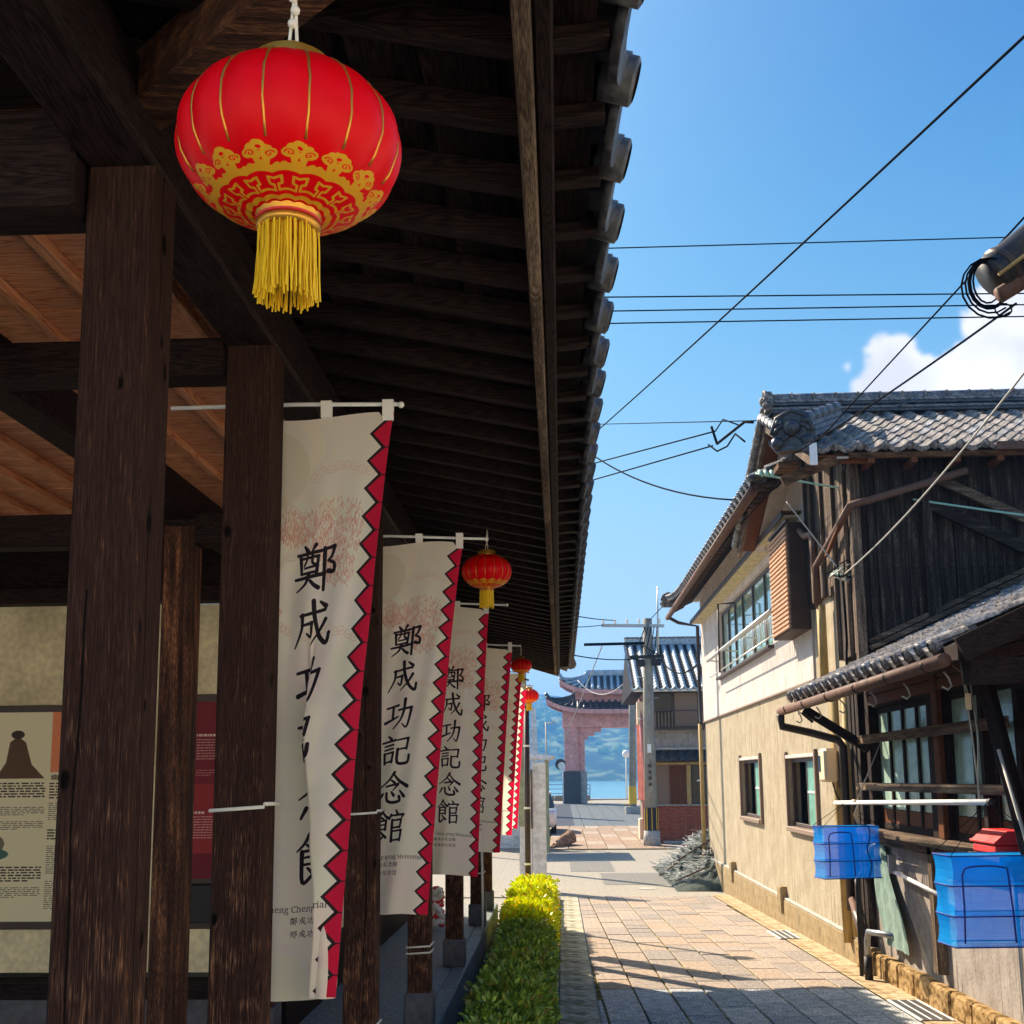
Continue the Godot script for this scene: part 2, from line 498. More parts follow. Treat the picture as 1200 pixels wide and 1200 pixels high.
	M.yellow_pipe = mat(plaster_t, Color8(198, 170, 112), 0.6, Vector3(2, 0.5, 2))
	M.black = plain(Color8(18, 18, 20), 0.6)
	M.wire = plain(Color8(15, 17, 22), 0.9)
	M.wire.metallic_specular = 0.1
	M.pale_wire = plain(Color8(170, 168, 160), 0.6)
	M.green_wire = plain(Color8(150, 190, 172), 0.6)
	M.frame = plain(Color8(58, 42, 36), 0.5)
	M.white_paint = plain(Color8(236, 236, 232), 0.6)
	M.yellow_paint = plain(Color8(226, 180, 40), 0.6)
	M.glass = glass(Color(0.75, 0.95, 0.9, 0.18), 0.03)
	M.curtain = mat(plaster_t, Color8(150, 200, 182), 0.95, Vector3(6, 0.2, 6))
	M.curtain_tan = mat(plaster_t, Color8(206, 178, 130), 0.95, Vector3(6, 0.2, 6))
	M.frosted = mat(plaster_t, Color8(188, 220, 204), 0.12, Vector3(0.7, 0.7, 0.7), fine_n, 0.15)
	M.rail_metal = plain(Color8(190, 188, 180), 0.35, 0.6)
	M.plastic_red = plain(Color8(212, 44, 42), 0.4)
	M.beige = plain(Color8(222, 202, 168), 0.5)
	M.car_paint = plain(Color8(228, 228, 226), 0.2)
	M.car_paint.clearcoat_enabled = true
	M.car_paint.clearcoat = 1.0
	M.car_glass = plain(Color8(22, 28, 32), 0.06)
	M.rubber = plain(Color8(24, 24, 25), 0.85)
	M.boulder = mat(ramp(stain_im, [[0.0, Color8(98, 74, 56)], [1.0, Color8(176, 146, 120)]]), Color.WHITE, 0.95, Vector3(1.5, 1.5, 1.5), stone_n, 1.0)
	M.hill = mat(ramp(stain_im, [[0.0, Color8(26, 44, 26)], [0.45, Color8(42, 66, 38)], [0.62, Color8(62, 88, 52)], [0.8, Color8(110, 130, 80)], [1.0, Color8(130, 140, 96)]]), Color.WHITE, 1.0, Vector3(0.006, 0.02, 0.006))
	M.sea = mat(null, sun_color(0.12, 0.32, 0.4), 0.2, Vector3(0.08, 0.08, 0.08), normal_of(noise_image(77, 14.0, 4, S), 3.0), 0.5)
	M.net_blue = mesh_net(Color8(4, 182, 246), 0.50)
	M.net_dark = plain(Color8(10, 50, 140), 0.7)
	M.rag = mat(plaster_t, Color8(150, 176, 164), 0.95, Vector3(3, 1, 3), fine_n, 1.0)
	M.scrap = mat(plaster_t, Color8(84, 92, 86), 0.9, Vector3(4, 4, 4), fine_n, 1.0)
	for leaf in [["leaf_a", Color8(120, 152, 54)], ["leaf_b", Color8(158, 184, 78)], ["leaf_gold", Color8(228, 236, 22)]]:
		var lm := plain(leaf[1], 0.33)
		lm.backlight_enabled = true
		lm.backlight = Color(leaf[1]) * 0.7
		lm.vertex_color_use_as_albedo = true
		M[leaf[0]] = lm
	M.cream_board = mat(plaster_t, Color8(232, 218, 176), 0.85, Vector3(0.8, 0.8, 0.8))
	M.shutter_brown = mat(plaster_t, Color8(88, 70, 60), 0.6, Vector3(2, 2, 2))
	M.shutter_slat = mat(plaster_t, Color8(224, 178, 142), 0.6, Vector3(2, 2, 2))
	M.gate_rust = mat(ramp(stain_im, [[0.0, Color8(96, 44, 36)], [1.0, Color8(170, 92, 76)]]), Color.WHITE, 0.9, Vector3(1, 1, 1))
	M.pink_pipe = mat(plaster_t, Color8(206, 142, 138), 0.6, Vector3(2, 0.5, 2))
	M.white_board = mat(plaster_t, Color8(252, 250, 246), 0.8, Vector3(0.7, 0.7, 0.7))
	M.curtain_sage = mat(plaster_t, Color8(180, 184, 150), 0.8, Vector3(1, 1, 1))
	M.can = mat(ramp(stain_im, [[0.0, Color8(16, 14, 14)], [1.0, Color8(50, 44, 42)]]), Color.WHITE, 0.5, Vector3(3, 3, 3))
	M.rail_blue = plain(Color8(110, 140, 170), 0.5)
	M.scrap_wire = plain(Color8(176, 178, 172), 0.8)
	M.stem = plain(Color8(70, 56, 38), 0.9)
	M.tassel = plain(Color8(246, 206, 30), 0.6)
	M.tassel.backlight_enabled = true
	M.tassel.backlight = Color8(150, 120, 20)


func plaster_im_tex(im: Image) -> ImageTexture:
	return ImageTexture.create_from_image(im)


func glass(c: Color, rough: float) -> StandardMaterial3D:
	var m := plain(c, rough)
	m.transparency = BaseMaterial3D.TRANSPARENCY_ALPHA
	return m


func mesh_net(c: Color, alpha: float) -> StandardMaterial3D:
	# a fine net: see-through cloth with a weave of threads
	var im := Image.create(32, 32, false, Image.FORMAT_RGBA8)
	im.fill(Color(1, 1, 1, alpha))
	for i in 32:
		for k in [0, 8, 16, 24]:
			im.set_pixel(i, k, Color(0.8, 0.85, 0.9, 1))
			im.set_pixel(k, i, Color(0.8, 0.85, 0.9, 1))
	var m := mat(ImageTexture.create_from_image(im), c, 0.7, Vector3(18, 18, 18))
	m.transparency = BaseMaterial3D.TRANSPARENCY_ALPHA
	m.backlight_enabled = true
	m.backlight = Color8(30, 150, 225)
	return m


# ---------------------------------------------------------------- drawing flat print
func fill_poly(im: Image, pts: Array, c: Color) -> void:
	var y0 := 1e9
	var y1 := -1e9
	for p in pts:
		y0 = minf(y0, p.y)
		y1 = maxf(y1, p.y)
	for y in range(maxi(0, floori(y0)), mini(im.get_height() - 1, ceili(y1)) + 1):
		var xs := []
		var yc := y + 0.5
		for i in pts.size():
			var a: Vector2 = pts[i]
			var b: Vector2 = pts[(i + 1) % pts.size()]
			if (a.y <= yc) != (b.y <= yc):
				xs.append(a.x + (yc - a.y) / (b.y - a.y) * (b.x - a.x))
		xs.sort()
		for k in range(0, xs.size() - 1, 2):
			var xa := roundi(xs[k])
			var xb := roundi(xs[k + 1])
			if xb > xa:
				im.fill_rect(Rect2i(xa, y, xb - xa, 1), c)


func dot(im: Image, p: Vector2, r: float, c: Color, ratio := 1.0) -> void:
	var pts := []
	for k in 14:
		pts.append(p + Vector2(cos(TAU * k / 14) * r, sin(TAU * k / 14) * r * ratio))
	fill_poly(im, pts, c)


func stroke(im: Image, pts: Array, w0: float, w1: float, c: Color) -> void:
	var n := pts.size()
	for i in n - 1:
		var a: Vector2 = pts[i]
		var b: Vector2 = pts[i + 1]
		var ra := lerpf(w0, w1, float(i) / (n - 1)) / 2
		var rb := lerpf(w0, w1, float(i + 1) / (n - 1)) / 2
		var s := (b - a).orthogonal().normalized()
		fill_poly(im, [a + s * ra, b + s * rb, b - s * rb, a - s * ra], c)
		dot(im, b, rb, c)
	dot(im, pts[0], w0 / 2, c)


func soft(pts: Array) -> Array:
	# a smooth brush path through the points
	if pts.size() < 3:
		return pts
	var out := []
	for i in pts.size() - 1:
		var p0: Vector2 = pts[maxi(i - 1, 0)]
		var p1: Vector2 = pts[i]
		var p2: Vector2 = pts[i + 1]
		var p3: Vector2 = pts[mini(i + 2, pts.size() - 1)]
		for k in 5:
			out.append(p1.cubic_interpolate(p2, p0, p3, k / 5.0))
	out.append(pts[-1])
	return out


# brush strokes of the characters on a 100 x 100 square: start width, end width, then points; "s" = smooth path
func glyph(ch: String) -> Array:
	match ch:
		"鄭": return [[5, 9, 20, 3, 28, 14], [8, 4, 47, 1, 38, 14], [6, 7, 4, 21, 60, 15], [8, 6, 11, 27, 14, 61], [5, 6, 12, 29, 55, 25], [6, 8, 54, 25, 51, 60], [5, 4, 27, 20, 26, 32, 20, 44], [6, 5, 40, 18, 40, 38, 50, 42], [4, 5, 21, 49, 46, 46], [5, 6, 14, 61, 51, 58], [6, 8, 0, 72, 63, 65], [9, 3, 32, 62, 25, 82, 4, 98], [6, 9, 36, 76, 46, 86, 57, 93], [5, 8, 66, 13, 91, 8], [8, 5, 92, 9, 86, 28, 77, 37], [6, 10, 78, 37, 93, 46, 93, 62, 79, 60], [9, 7, 68, 11, 70, 99]]
		"成": return [[6, 7, 18, 31, 80, 23], [9, 3, 23, 30, 21, 60, 3, 97], [5, 7, 25, 51, 47, 47], [8, 4, 47, 47, 44, 76, 33, 69], [10, 8, 49, 2, 55, 40, 71, 77, 92, 95, 96, 74], [9, 3, 83, 44, 68, 70, 44, 94], [5, 10, 66, 5, 81, 16]]
		"功": return [[6, 7, 6, 30, 45, 23], [8, 8, 27, 27, 27, 67], [9, 5, 3, 77, 46, 60], [6, 8, 47, 39, 89, 32], [9, 4, 89, 32, 84, 70, 76, 95, 62, 84], [10, 4, 66, 5, 64, 42, 54, 72, 32, 98]]
		"記": return [[5, 9, 20, 2, 31, 12], [6, 7, 2, 22, 47, 16], [5, 6, 11, 34, 40, 30], [5, 6, 11, 46, 40, 42], [8, 7, 11, 57, 14, 90], [5, 6, 12, 58, 41, 54], [7, 7, 41, 54, 37, 86], [5, 6, 14, 86, 39, 82], [5, 7, 53, 17, 89, 12], [8, 7, 89, 12, 85, 46], [5, 6, 57, 47, 86, 43], [9, 8, 56, 46, 55, 80, 64, 92, 91, 89, 95, 66]]
		"念": return [[9, 3, 52, 0, 34, 25, 2, 48], [5, 11, 50, 4, 69, 27, 99, 45], [5, 8, 43, 24, 55, 33], [6, 7, 28, 43, 68, 37], [8, 3, 68, 38, 50, 58], [8, 5, 17, 66, 6, 86], [8, 9, 30, 64, 34, 87, 52, 95, 76, 91, 74, 77], [5, 9, 46, 61, 55, 73], [5, 10, 75, 59, 91, 77]]
		"館": return [[8, 3, 25, 0, 15, 17, 0, 32], [5, 9, 25, 5, 36, 18, 48, 25], [5, 7, 20, 20, 29, 26], [5, 6, 9, 33, 39, 30], [7, 7, 38, 30, 37, 60], [4, 5, 11, 45, 36, 43], [5, 5, 10, 59, 36, 57], [8, 6, 10, 33, 11, 93, 31, 81], [5, 8, 22, 66, 40, 84], [5, 8, 69, 1, 76, 12], [8, 4, 54, 15, 49, 29], [5, 7, 54, 18, 97, 14], [7, 3, 97, 14, 89, 29], [8, 8, 59, 31, 60, 98], [5, 6, 60, 33, 90, 30], [7, 6, 90, 30, 87, 55], [5, 6, 60, 56, 87, 53], [5, 6, 60, 67, 92, 63], [7, 6, 92, 63, 89, 96], [5, 6, 60, 95, 89, 92]]
		"郑": return [[5, 7, 14, 10, 22, 24], [7, 5, 46, 6, 38, 22], [6, 7, 6, 32, 58, 26], [6, 7, 2, 54, 62, 48], [9, 3, 32, 26, 28, 62, 4, 94], [5, 9, 34, 62, 56, 88], [5, 7, 68, 13, 90, 9], [7, 5, 90, 9, 80, 36], [6, 8, 80, 36, 92, 48, 90, 62, 78, 60], [8, 7, 69, 11, 70, 98]]
		"纪": return [[7, 4, 28, 4, 10, 30, 34, 30], [7, 4, 38, 22, 8, 58, 38, 54], [7, 5, 4, 84, 42, 72], [5, 7, 52, 18, 88, 14], [8, 7, 88, 14, 85, 46], [5, 6, 56, 48, 86, 45], [8, 8, 55, 46, 55, 82, 66, 92, 92, 88, 94, 68]]
		"馆": return [[8, 3, 26, 2, 14, 30, 2, 46], [5, 6, 18, 22, 42, 18], [6, 4, 42, 18, 34, 34], [8, 6, 24, 36, 24, 90, 42, 74], [5, 8, 70, 1, 76, 12], [7, 4, 54, 16, 50, 30], [5, 7, 54, 18, 96, 15], [7, 3, 96, 15, 89, 30], [8, 8, 60, 32, 60, 97], [5, 6, 60, 34, 88, 31], [7, 6, 88, 31, 86, 56], [5, 6, 60, 57, 87, 54], [5, 6, 60, 68, 91, 65], [7, 6, 91, 65, 88, 95], [5, 6, 60, 95, 89, 92]]
		"の": return [[6, 7, 54, 22, 42, 66, 20, 80, 10, 56, 30, 26, 62, 18, 88, 40, 84, 70, 58, 90]]
	return []


func write_char(im: Image, ch: String, at: Vector2, size: float, c: Color, weight := 1.0) -> void:
	for s in glyph(ch):
		var pts := []
		for k in range(2, s.size(), 2):
			pts.append(at + Vector2(s[k], s[k + 1]) * size / 100.0)
		stroke(im, soft(pts), s[0] * size / 100.0 * weight, s[1] * size / 100.0 * weight, c)


func write_latin(im: Image, text: String, at: Vector2, px: float, c: Color, serif := true) -> float:
	var font := SystemFont.new()
	font.font_names = PackedStringArray(["Droid Serif" if serif else "Droid Sans"])
	var tm := TextMesh.new()
	tm.font = font
	tm.text = text
	tm.font_size = 64
	tm.pixel_size = 1.0 / 64.0
	tm.depth = 0.0
	tm.horizontal_alignment = HORIZONTAL_ALIGNMENT_LEFT
	var wide := 0.0
	for s in tm.get_surface_count():
		var arr := tm.surface_get_arrays(s)
		var vs: PackedVector3Array = arr[Mesh.ARRAY_VERTEX]
		var idx: PackedInt32Array = arr[Mesh.ARRAY_INDEX] if arr[Mesh.ARRAY_INDEX] != null else PackedInt32Array(range(vs.size()))
		for k in range(0, idx.size(), 3):
			var p := []
			for j in 3:
				var q := vs[idx[k + j]]
				p.append(at + Vector2(q.x, -q.y) * px)
				wide = maxf(wide, q.x * px)
			fill_poly(im, p, c)
	return wide


const SUN_TRAVEL := Vector3(0.47, -0.62, 0.627)


func _ready() -> void:
	rng.seed = 7
	# camera: eye 1.75 m above the street, lens shifted as in the cropped photograph
	var cam := Camera3D.new()
	cam.name = "camera"
	cam.projection = Camera3D.PROJECTION_FRUSTUM
	cam.near = 0.1
	cam.far = 6000.0
	cam.size = 0.1 * 1200.0 / 1350.0
	cam.frustum_offset = Vector2(0, 0.1 * 103.0 / 1350.0)
	cam.transform = Transform3D(Basis(Vector3(0.99907455, -0.00898463, -0.04206329), Vector3(0.01526364, 0.98835046, 0.15142785), Vector3(0.04021275, -0.15192975, 0.98757293)).orthonormalized(), Vector3(0, 1.75, 0))
	add_child(cam)
	cam.current = true
	var env := Environment.new()
	env.background_mode = Environment.BG_SKY
	var sky := Sky.new()
	var pano := PanoramaSkyMaterial.new()
	pano.panorama = sky_picture()
	sky.sky_material = pano
	env.sky = sky
	env.background_energy_multiplier = 0.335
	env.tonemap_mode = Environment.TONE_MAPPER_LINEAR
	env.tonemap_exposure = 6.6
	env.fog_enabled = true
	env.fog_density = 0.0008
	env.fog_light_color = Color8(100, 168, 235)
	env.sdfgi_enabled = true
	env.ssao_enabled = true
	env.ssil_enabled = true
	var we := WorldEnvironment.new()
	we.name = "surroundings"
	we.environment = env
	add_child(we)
	var sun := DirectionalLight3D.new()
	sun.name = "sun"
	sun.light_color = Color(1.0, 0.92, 0.82)
	sun.light_energy = 0.62
	sun.light_angular_distance = 0.5
	sun.shadow_enabled = true
	add_child(sun)
	sun.look_at_from_position(Vector3.ZERO, SUN_TRAVEL, Vector3.UP)

	make_materials()
	build_ground()
	build_far_shore()
	build_hall()
	build_plaster_house()
	build_timber_house()
	build_far_house()
	build_bounce_house()
	build_gate()
	build_banners()
	build_lanterns()
	build_hedges()
	build_street_things()
	build_wires()


# ---------------------------------------------------------------- the setting
func build_ground() -> void:
	var g := structure("ground")
	ground_sheet(g, "ground_sheet", M.asphalt, -400, 400, [-80.0, 0.0, 24.0, 34.0, 78.0, 92.0], -0.03)
	# the lane: stone slabs in rows that run a little across the drain's line
	var lane := structure("paved_lane")
	ground_sheet(lane, "joint_bed", M.joint, -0.06, 3.25, [-6.0, 0.0, 8.0, 16.0, 22.9], -0.014)
	var slope := -0.0166
	for col in range(-1, 9):
		var c0 := 0.362 + 0.3295 * col
		var d := 2.5 + rng.randf() * 0.6
		while d < 22.75:
			var l: float = [0.45, 0.6, 0.75, 0.9][rng.randi() % 4]
			var e := minf(d + l, 22.75)
			if d < 11.45 and e > 11.1:
				e = 11.5
			if e - d < 0.2:
				break
			var gap := 0.009
			var xs := []
			for q in [d + gap, e - gap]:
				xs.append([clampf(c0 + slope * (q - 9.7) + gap, 0.30, 2.86), clampf(c0 + 0.3295 + slope * (q - 9.7) - gap, 0.30, 2.86)])
			if minf(xs[0][1] - xs[0][0], xs[1][1] - xs[1][0]) > 0.03:
				var lift := rng.randf_range(-0.004, 0.003)
				var st := start()
				var top := []
				var rim := []
				var k := 0
				for q in [[0, 0], [0, 1], [1, 1], [1, 0]]:
					var dd: float = (d + gap) if q[0] == 0 else (e - gap)
					var x: float = xs[q[0]][q[1]]
					var ix := 0.006 * (1 if q[1] == 0 else -1)
					var id := 0.006 * (1 if q[0] == 0 else -1)
					top.append(v(x + ix, ground_y(dd) + lift, dd + id))
					rim.append(v(x, ground_y(dd) + lift - 0.006, dd))
					k += 1
				var mid: Vector3 = (top[0] + top[2]) / 2 - Vector3(0, 0.05, 0)
				quad(st, top[0], top[1], top[2], top[3], mid)
				for i in 4:
					var j := (i + 1) % 4
					quad(st, top[i], top[j], rim[j], rim[i], mid)
					quad(st, rim[i], rim[j], rim[j] - Vector3(0, 0.03, 0), rim[i] - Vector3(0, 0.03, 0), mid)
				put(lane, "paver", done(st), M[("paver_%d" if d > 11.3 else "dark_paver_%d") % (rng.randi() % 6)])
			d = e
	# cement strip and drain along the houses
	ground_sheet(lane, "cement_strip", M.strip, 2.87, 3.24, [-6.0, 0.0, 8.0, 16.0, 22.9], 0.002)
	# concrete covers of the gutter on the left, each with a slot
	var d := 2.0
	while d < 22.7:
		var st := start()
		var l := 1.3
		var e := minf(d + l, 22.72)
		var mid := (d + e) / 2
		add_box(st, Vector3(0.325, 0.05, e - d - 0.012), 0.005, Transform3D(Basis(Vector3.RIGHT, atan(-0.023) * -1.0 * -1.0), v(0.122, ground_y(mid) - 0.02, mid)))
		var cover := put(lane, "drain_cover", done(st), M.drain)
		for q in [0.25, 0.75]:
			var dd := lerpf(d, e, q)
			put(cover, "slot", box_mesh(Vector3(0.085, 0.004, 0.022), 0.001), M.black, Transform3D(Basis(), v(0.13, ground_y(dd) + 0.0055, dd)))
		d = e
	ground_sheet(lane, "gap_left", M.black, -0.06, -0.042, [0.0, 8.0, 16.0, 22.7], -0.006)
	ground_sheet(lane, "gap_right", M.black, 0.286, 0.3, [0.0, 8.0, 16.0, 22.7], -0.006)
	# kerb stones along the planting bed
	d = 2.0
	while d < 22.0:
		var mid := d + 0.5
		put(lane, "kerb_stone", box_mesh(Vector3(0.085, 0.24, 0.985), 0.012), M.concrete, Transform3D(Basis(), v(-0.105, ground_y(mid) + 0.0, mid)))
		d += 1.0
	var court := structure("bounce_court")  # unseen pale ground added behind the viewer to bounce light
	ground_sheet(court, "bounce_slab", M.bounce_concrete, -16, 3.2, [-16.0, -2.6], 0.004)
	# cross street, its patches, and the paving beyond
	var cross := structure("cross_street")
	ground_sheet(cross, "asphalt", M.asphalt, -60, 60, [22.76, 24.0, 34.0, 36.5], -0.012)
	ground_sheet(cross, "repair_patch", M.patch, 0.9, 2.3, [25.5, 28.5], -0.007)
	ground_sheet(cross, "repair_patch", M.patch, 0.2, 1.3, [29.0, 32.5], -0.007)
	put(cross, "manhole_cover", cyl_mesh(0.2, 0.01, 20), M.concrete, Transform3D(Basis(), v(1.75, ground_y(24.6) - 0.008, 24.6)))
	var far := structure("far_pavement")
	for row in 22:
		for col in 8:
			var d0 := 37.2 + row * 1.9
			var x0 := -0.4 + col * 0.62
			if row > 5:
				x0 -= 0.5
			var e := d0 + 1.86
			var st := start()
			var a := v(x0, ground_y(d0) + 0.004, d0)
			var b := v(x0 + 0.59, ground_y(d0) + 0.004, d0)
			var c := v(x0 + 0.59, ground_y(e) + 0.004, e)
			var f := v(x0, ground_y(e) + 0.004, e)
			quad(st, a, b, c, f, a - Vector3(0, 9, 0))
			var dn := Vector3(0, -0.03, 0)
			quad(st, a, b, b + dn, a + dn, c)
			quad(st, b, c, c + dn, b + dn, a)
			quad(st, f, a, a + dn, f + dn, b)
			put(far, "paver", done(st), M.grey_paver if d0 > 50.0 else (M.far_paving if (row + col) % 3 else M.paver_2))
	ground_sheet(far, "paving_bed", M.joint, -1.2, 4.6, [37.1, 78.0], -0.016)
	ground_sheet(far, "painted_shade", M.painted_shade, -14, 0.55, [51.0, 60.0, 77.0], 0.009)  # dark sheet paints the shade lying before the gate
	# the hall's stone terrace
	var t := structure("stone_terrace")
	bb(t, "terrace_floor", M.terrace, -14, -0.97, -0.7, 0.13, 0.3, 15.3, 0.01)
	for k in 15:
		bb(t, "edge_stone", M.terrace_edge, -0.966, -0.84, -0.6, 0.134, 0.3 + k, 1.296 + k, 0.012)
	bb(t, "planting_soil", M.stem, -0.836, -0.152, -0.7, -0.10, 3.0, 17.4, 0.02)


func cyl_mesh(r: float, h: float, sides: int) -> Mesh:
	var key := "cyl %.3f %.3f %d" % [r, h, sides]
	if not shapes.has(key):
		var c := CylinderMesh.new()
		c.top_radius = r
		c.bottom_radius = r
		c.height = h
		c.radial_segments = sides
		c.rings = 1
		shapes[key] = c
	return shapes[key]


func build_far_shore() -> void:
	var q := structure("quay")
	bb(q, "quay_edge", M.concrete, -200, 200, -3.0, 0.02, 91.0, 92.4, 0.05)
	var sea := structure("sea")
	var st := start()
	quad(st, v(-4000, -2.0, 92.2), v(4000, -2.0, 92.2), v(4000, -2.0, 4200), v(-4000, -2.0, 4200), v(0, -90, 100))
	put(sea, "water", done(st), M.sea)
	var n := FastNoiseLite.new()
	n.seed = 12
	n.frequency = 0.0021
	n.fractal_octaves = 5
	var hill := structure("hill")
	st = start(true)
	var H := func(x: float, d: float) -> float:
		var t := clampf((d - 900.0) / 700.0, 0, 1)
		var rise := pow(sin(t * PI * 0.62), 0.85)
		return -4.0 + rise * (92.0 + 30.0 * n.get_noise_2d(x * 0.7, 40.0) + 40.0 * n.get_noise_2d(x, d)) + 8.0 * n.get_noise_2d(x * 6.0, d * 6.0)
	var nx := 120
	var nd := 26
	for i in nx:
		for j in nd:
			var x0 := -1500.0 + 3000.0 * i / nx
			var x1 := -1500.0 + 3000.0 * (i + 1) / nx
			var d0 := 890.0 + 900.0 * j / nd
			var d1 := 890.0 + 900.0 * (j + 1) / nd
			quad(st, v(x0, H.call(x0, d0), d0), v(x1, H.call(x1, d0), d0), v(x1, H.call(x1, d1), d1), v(x0, H.call(x0, d1), d1), v(x0, -4000, d1))
	put(hill, "hillside", done(st), M.hill)
	var wood := start()
	var r := RandomNumberGenerator.new()
	r.seed = 3
	for k in 2200:
		var x := r.randf_range(-420, 520)
		var d := r.randf_range(930, 1420)
		if n.get_noise_2d(x * 3.0, d * 3.0) < -0.02:
			continue
		var s := r.randf_range(3, 8)
		add_lathe(wood, [[0.0, -s * 0.3], [s * 0.8, 0.0], [s * 0.7, s * 0.5], [0.0, s]], 5, v(x, H.call(x, d), d))
	stuff(put(hill, "woods", done(wood), M.leaf_a))


# ---------------------------------------------------------------- the memorial hall on the left
const PILLARS := [2.33, 3.40, 5.50, 7.78, 10.28, 13.07, 14.55]


func build_hall() -> void:
	var h := thing("memorial_hall", "dark timber hall with open pillared veranda and tiled eaves on the left", "hall", v(-3, 0.13, 8))
	for d in PILLARS:
		var p := wood_post(h, -1.025, 0.15, 0.36, 3.1 if d > 3 else 3.3, d, d * 0.37)
		bb(p, "stone_base", M.base_stone, -1.045, -0.855, 0.134, 0.362, d - 0.02, d + 0.17, 0.012)
	for q in [[-1.95, 5.52], [-1.95, 2.9], [-4.3, 5.52], [-1.95, 7.3]]:
		var p := bb(h, "inner_post", M.pillar_y, q[0], q[0] + 0.15, 0.36, 3.0, q[1], q[1] + 0.15, 0.008)
		bb(p, "stone_base", M.base_stone, q[0] - 0.02, q[0] + 0.17, 0.134, 0.362, q[1] - 0.02, q[1] + 0.17, 0.012)
	# beams
	bb(h, "eave_beam", M.dark_z, -1.03, -0.87, 3.09, 3.275, 1.3, 14.9, 0.01)
	bb(h, "lintel", M.dark_x, -7.9, -1.03, 2.975, 3.2, 2.27, 2.42, 0.01)
	bb(h, "cross_beam", M.dark_x, -7.9, -1.03, 3.005, 3.125, 3.41, 3.54, 0.008)
	bb(h, "cross_beam", M.dark_x, -7.9, -1.03, 2.905, 3.07, 5.53, 5.66, 0.008)
	bb(h, "inner_beam", M.dark_z, -1.945, -1.8, 3.03, 3.2, 2.425, 7.25, 0.01)
	bb(h, "inner_beam", M.dark_z, -4.3, -4.15, 3.03, 3.2, 2.425, 7.25, 0.01)
	for d in [7.78, 10.28, 13.07]:
		bb(h, "cross_beam", M.dark_x, -1.9, -1.03, 3.0, 3.13, d + 0.02, d + 0.14, 0.008)
	bb(h, "wall_beam", M.dark_x, -7.9, -1.81, 2.90, 3.0, 7.3, 7.45, 0.006)
	# ceiling of cedar boards with battens
	for k in 17:
		var d0 := 2.43 + k * 0.29
		bb(h, "ceiling_board", M.cedar_x, -7.9, -1.04, 3.30 + 0.004 * (k % 2), 3.325, d0, d0 + 0.283, 0.004)
	for k in 24:
		var x := -1.215 - k * 0.258
		bb(h, "ceiling_batten", M.cedar_z, x - 0.02, x + 0.02, 3.262, 3.298, 2.43, 7.3, 0.003)
	bb(h, "porch_ceiling", M.dark_x, -7.9, -1.05, 3.29, 3.31, 1.3, 2.42, 0.002)
	# inner walls
	bb(h, "back_wall", M.ochre, -7.9, -1.8, 0.55, 2.9, 7.45, 7.6, 0.0)
	bb(h, "upper_panel", M.dark_x, -7.9, -1.03, 3.0, 3.29, 7.46, 7.56, 0.0)
	bb(h, "wall_sill", M.dark_x, -7.9, -1.8, 0.40, 0.52, 7.36, 7.46, 0.006)
	bb(h, "skirting", M.base_stone, -7.9, -1.8, 0.13, 0.41, 7.40, 7.58, 0.004)
	bb(h, "side_wall", M.ochre, -1.97, -1.8, 0.55, 3.25, 7.62, 14.8, 0.0)
	bb(h, "side_dado", M.dark_y, -1.98, -1.78, 0.13, 0.55, 7.62, 14.8, 0.0)
	bb(h, "far_wall", M.ochre, -7.9, -1.98, 0.13, 3.25, 14.65, 14.8, 0.0)
	bb(h, "west_wall", M.ochre, -8.1, -7.92, 0.13, 3.4, 7.6, 14.8, 0.0)
	bb(h, "porch_soffit", M.dark_z, -1.79, -1.04, 3.28, 3.3, 7.62, 14.9, 0.0)
	# rafters, sheathing, eave boards
	var d := 1.46
	while d < 14.8:
		bar(h, "rafter", M.dark_x, v(-1.12, 3.345, d), v(-0.055, 3.125, d), 0.05, 0.06)
		bar(h, "tile_rafter", M.dark_x, v(-0.01, 3.155, d + 0.05), v(0.115, 3.165, d + 0.05), 0.05, 0.03)
		d += 0.265
	bar(h, "hip_rafter", M.pillar_x, v(-0.98, 3.26, 2.40), v(-0.03, 3.07, 1.36), 0.10, 0.12)
	var st := start()
	for k in 7:
		add_bar(st, v(-1.10 + k * 0.152, 3.387 - k * 0.0314, 1.3), v(-1.10 + k * 0.152, 3.387 - k * 0.0314, 15.0), 0.155, 0.014)
	put(h, "sheathing", done(st), M.dark_z)
	bb(h, "eave_board", M.grey_z, -0.067, -0.032, 3.05, 3.14, 1.3, 15.0, 0.005)
	bb(h, "eave_board", M.dark_z, -0.03, 0.006, 3.075, 3.17, 1.3, 15.0, 0.005)
	bar(h, "barge_board", M.grey_x, v(-3.6, 4.22, 15.03), v(0.0, 3.105, 15.03), 0.035, 0.13)
	prism(h, "roof_deck", M.dark_z, [Vector2(0.09, 3.175), Vector2(0.09, 3.21), Vector2(-1.1, 3.55), Vector2(-3.9, 4.72), Vector2(-8.8, 3.1), Vector2(-8.8, 3.06), Vector2(-3.9, 4.6), Vector2(-1.1, 3.405)], 1.28, 15.0)
	# eave tiles: each its own piece
	var down := Basis(Vector3(0, 0, -1), Vector3(0.28, 0.96, 0).normalized(), Vector3(0.96, -0.28, 0).normalized())
	var eave := tile_mesh(0.318, 0.36, 20, 0.045, 0.052)
	for k in 42:
		put(h, "eave_tile", eave, M.tile_hall, Transform3D(down, v(0.155, 3.195, 1.68 + k * 0.3185)))
	var rows := tile_mesh(0.318, 0.30, 8, 0.0, 0.0)
	var mm := MultiMesh.new()
	mm.transform_format = MultiMesh.TRANSFORM_3D
	mm.mesh = rows
	mm.instance_count = 42 * 15
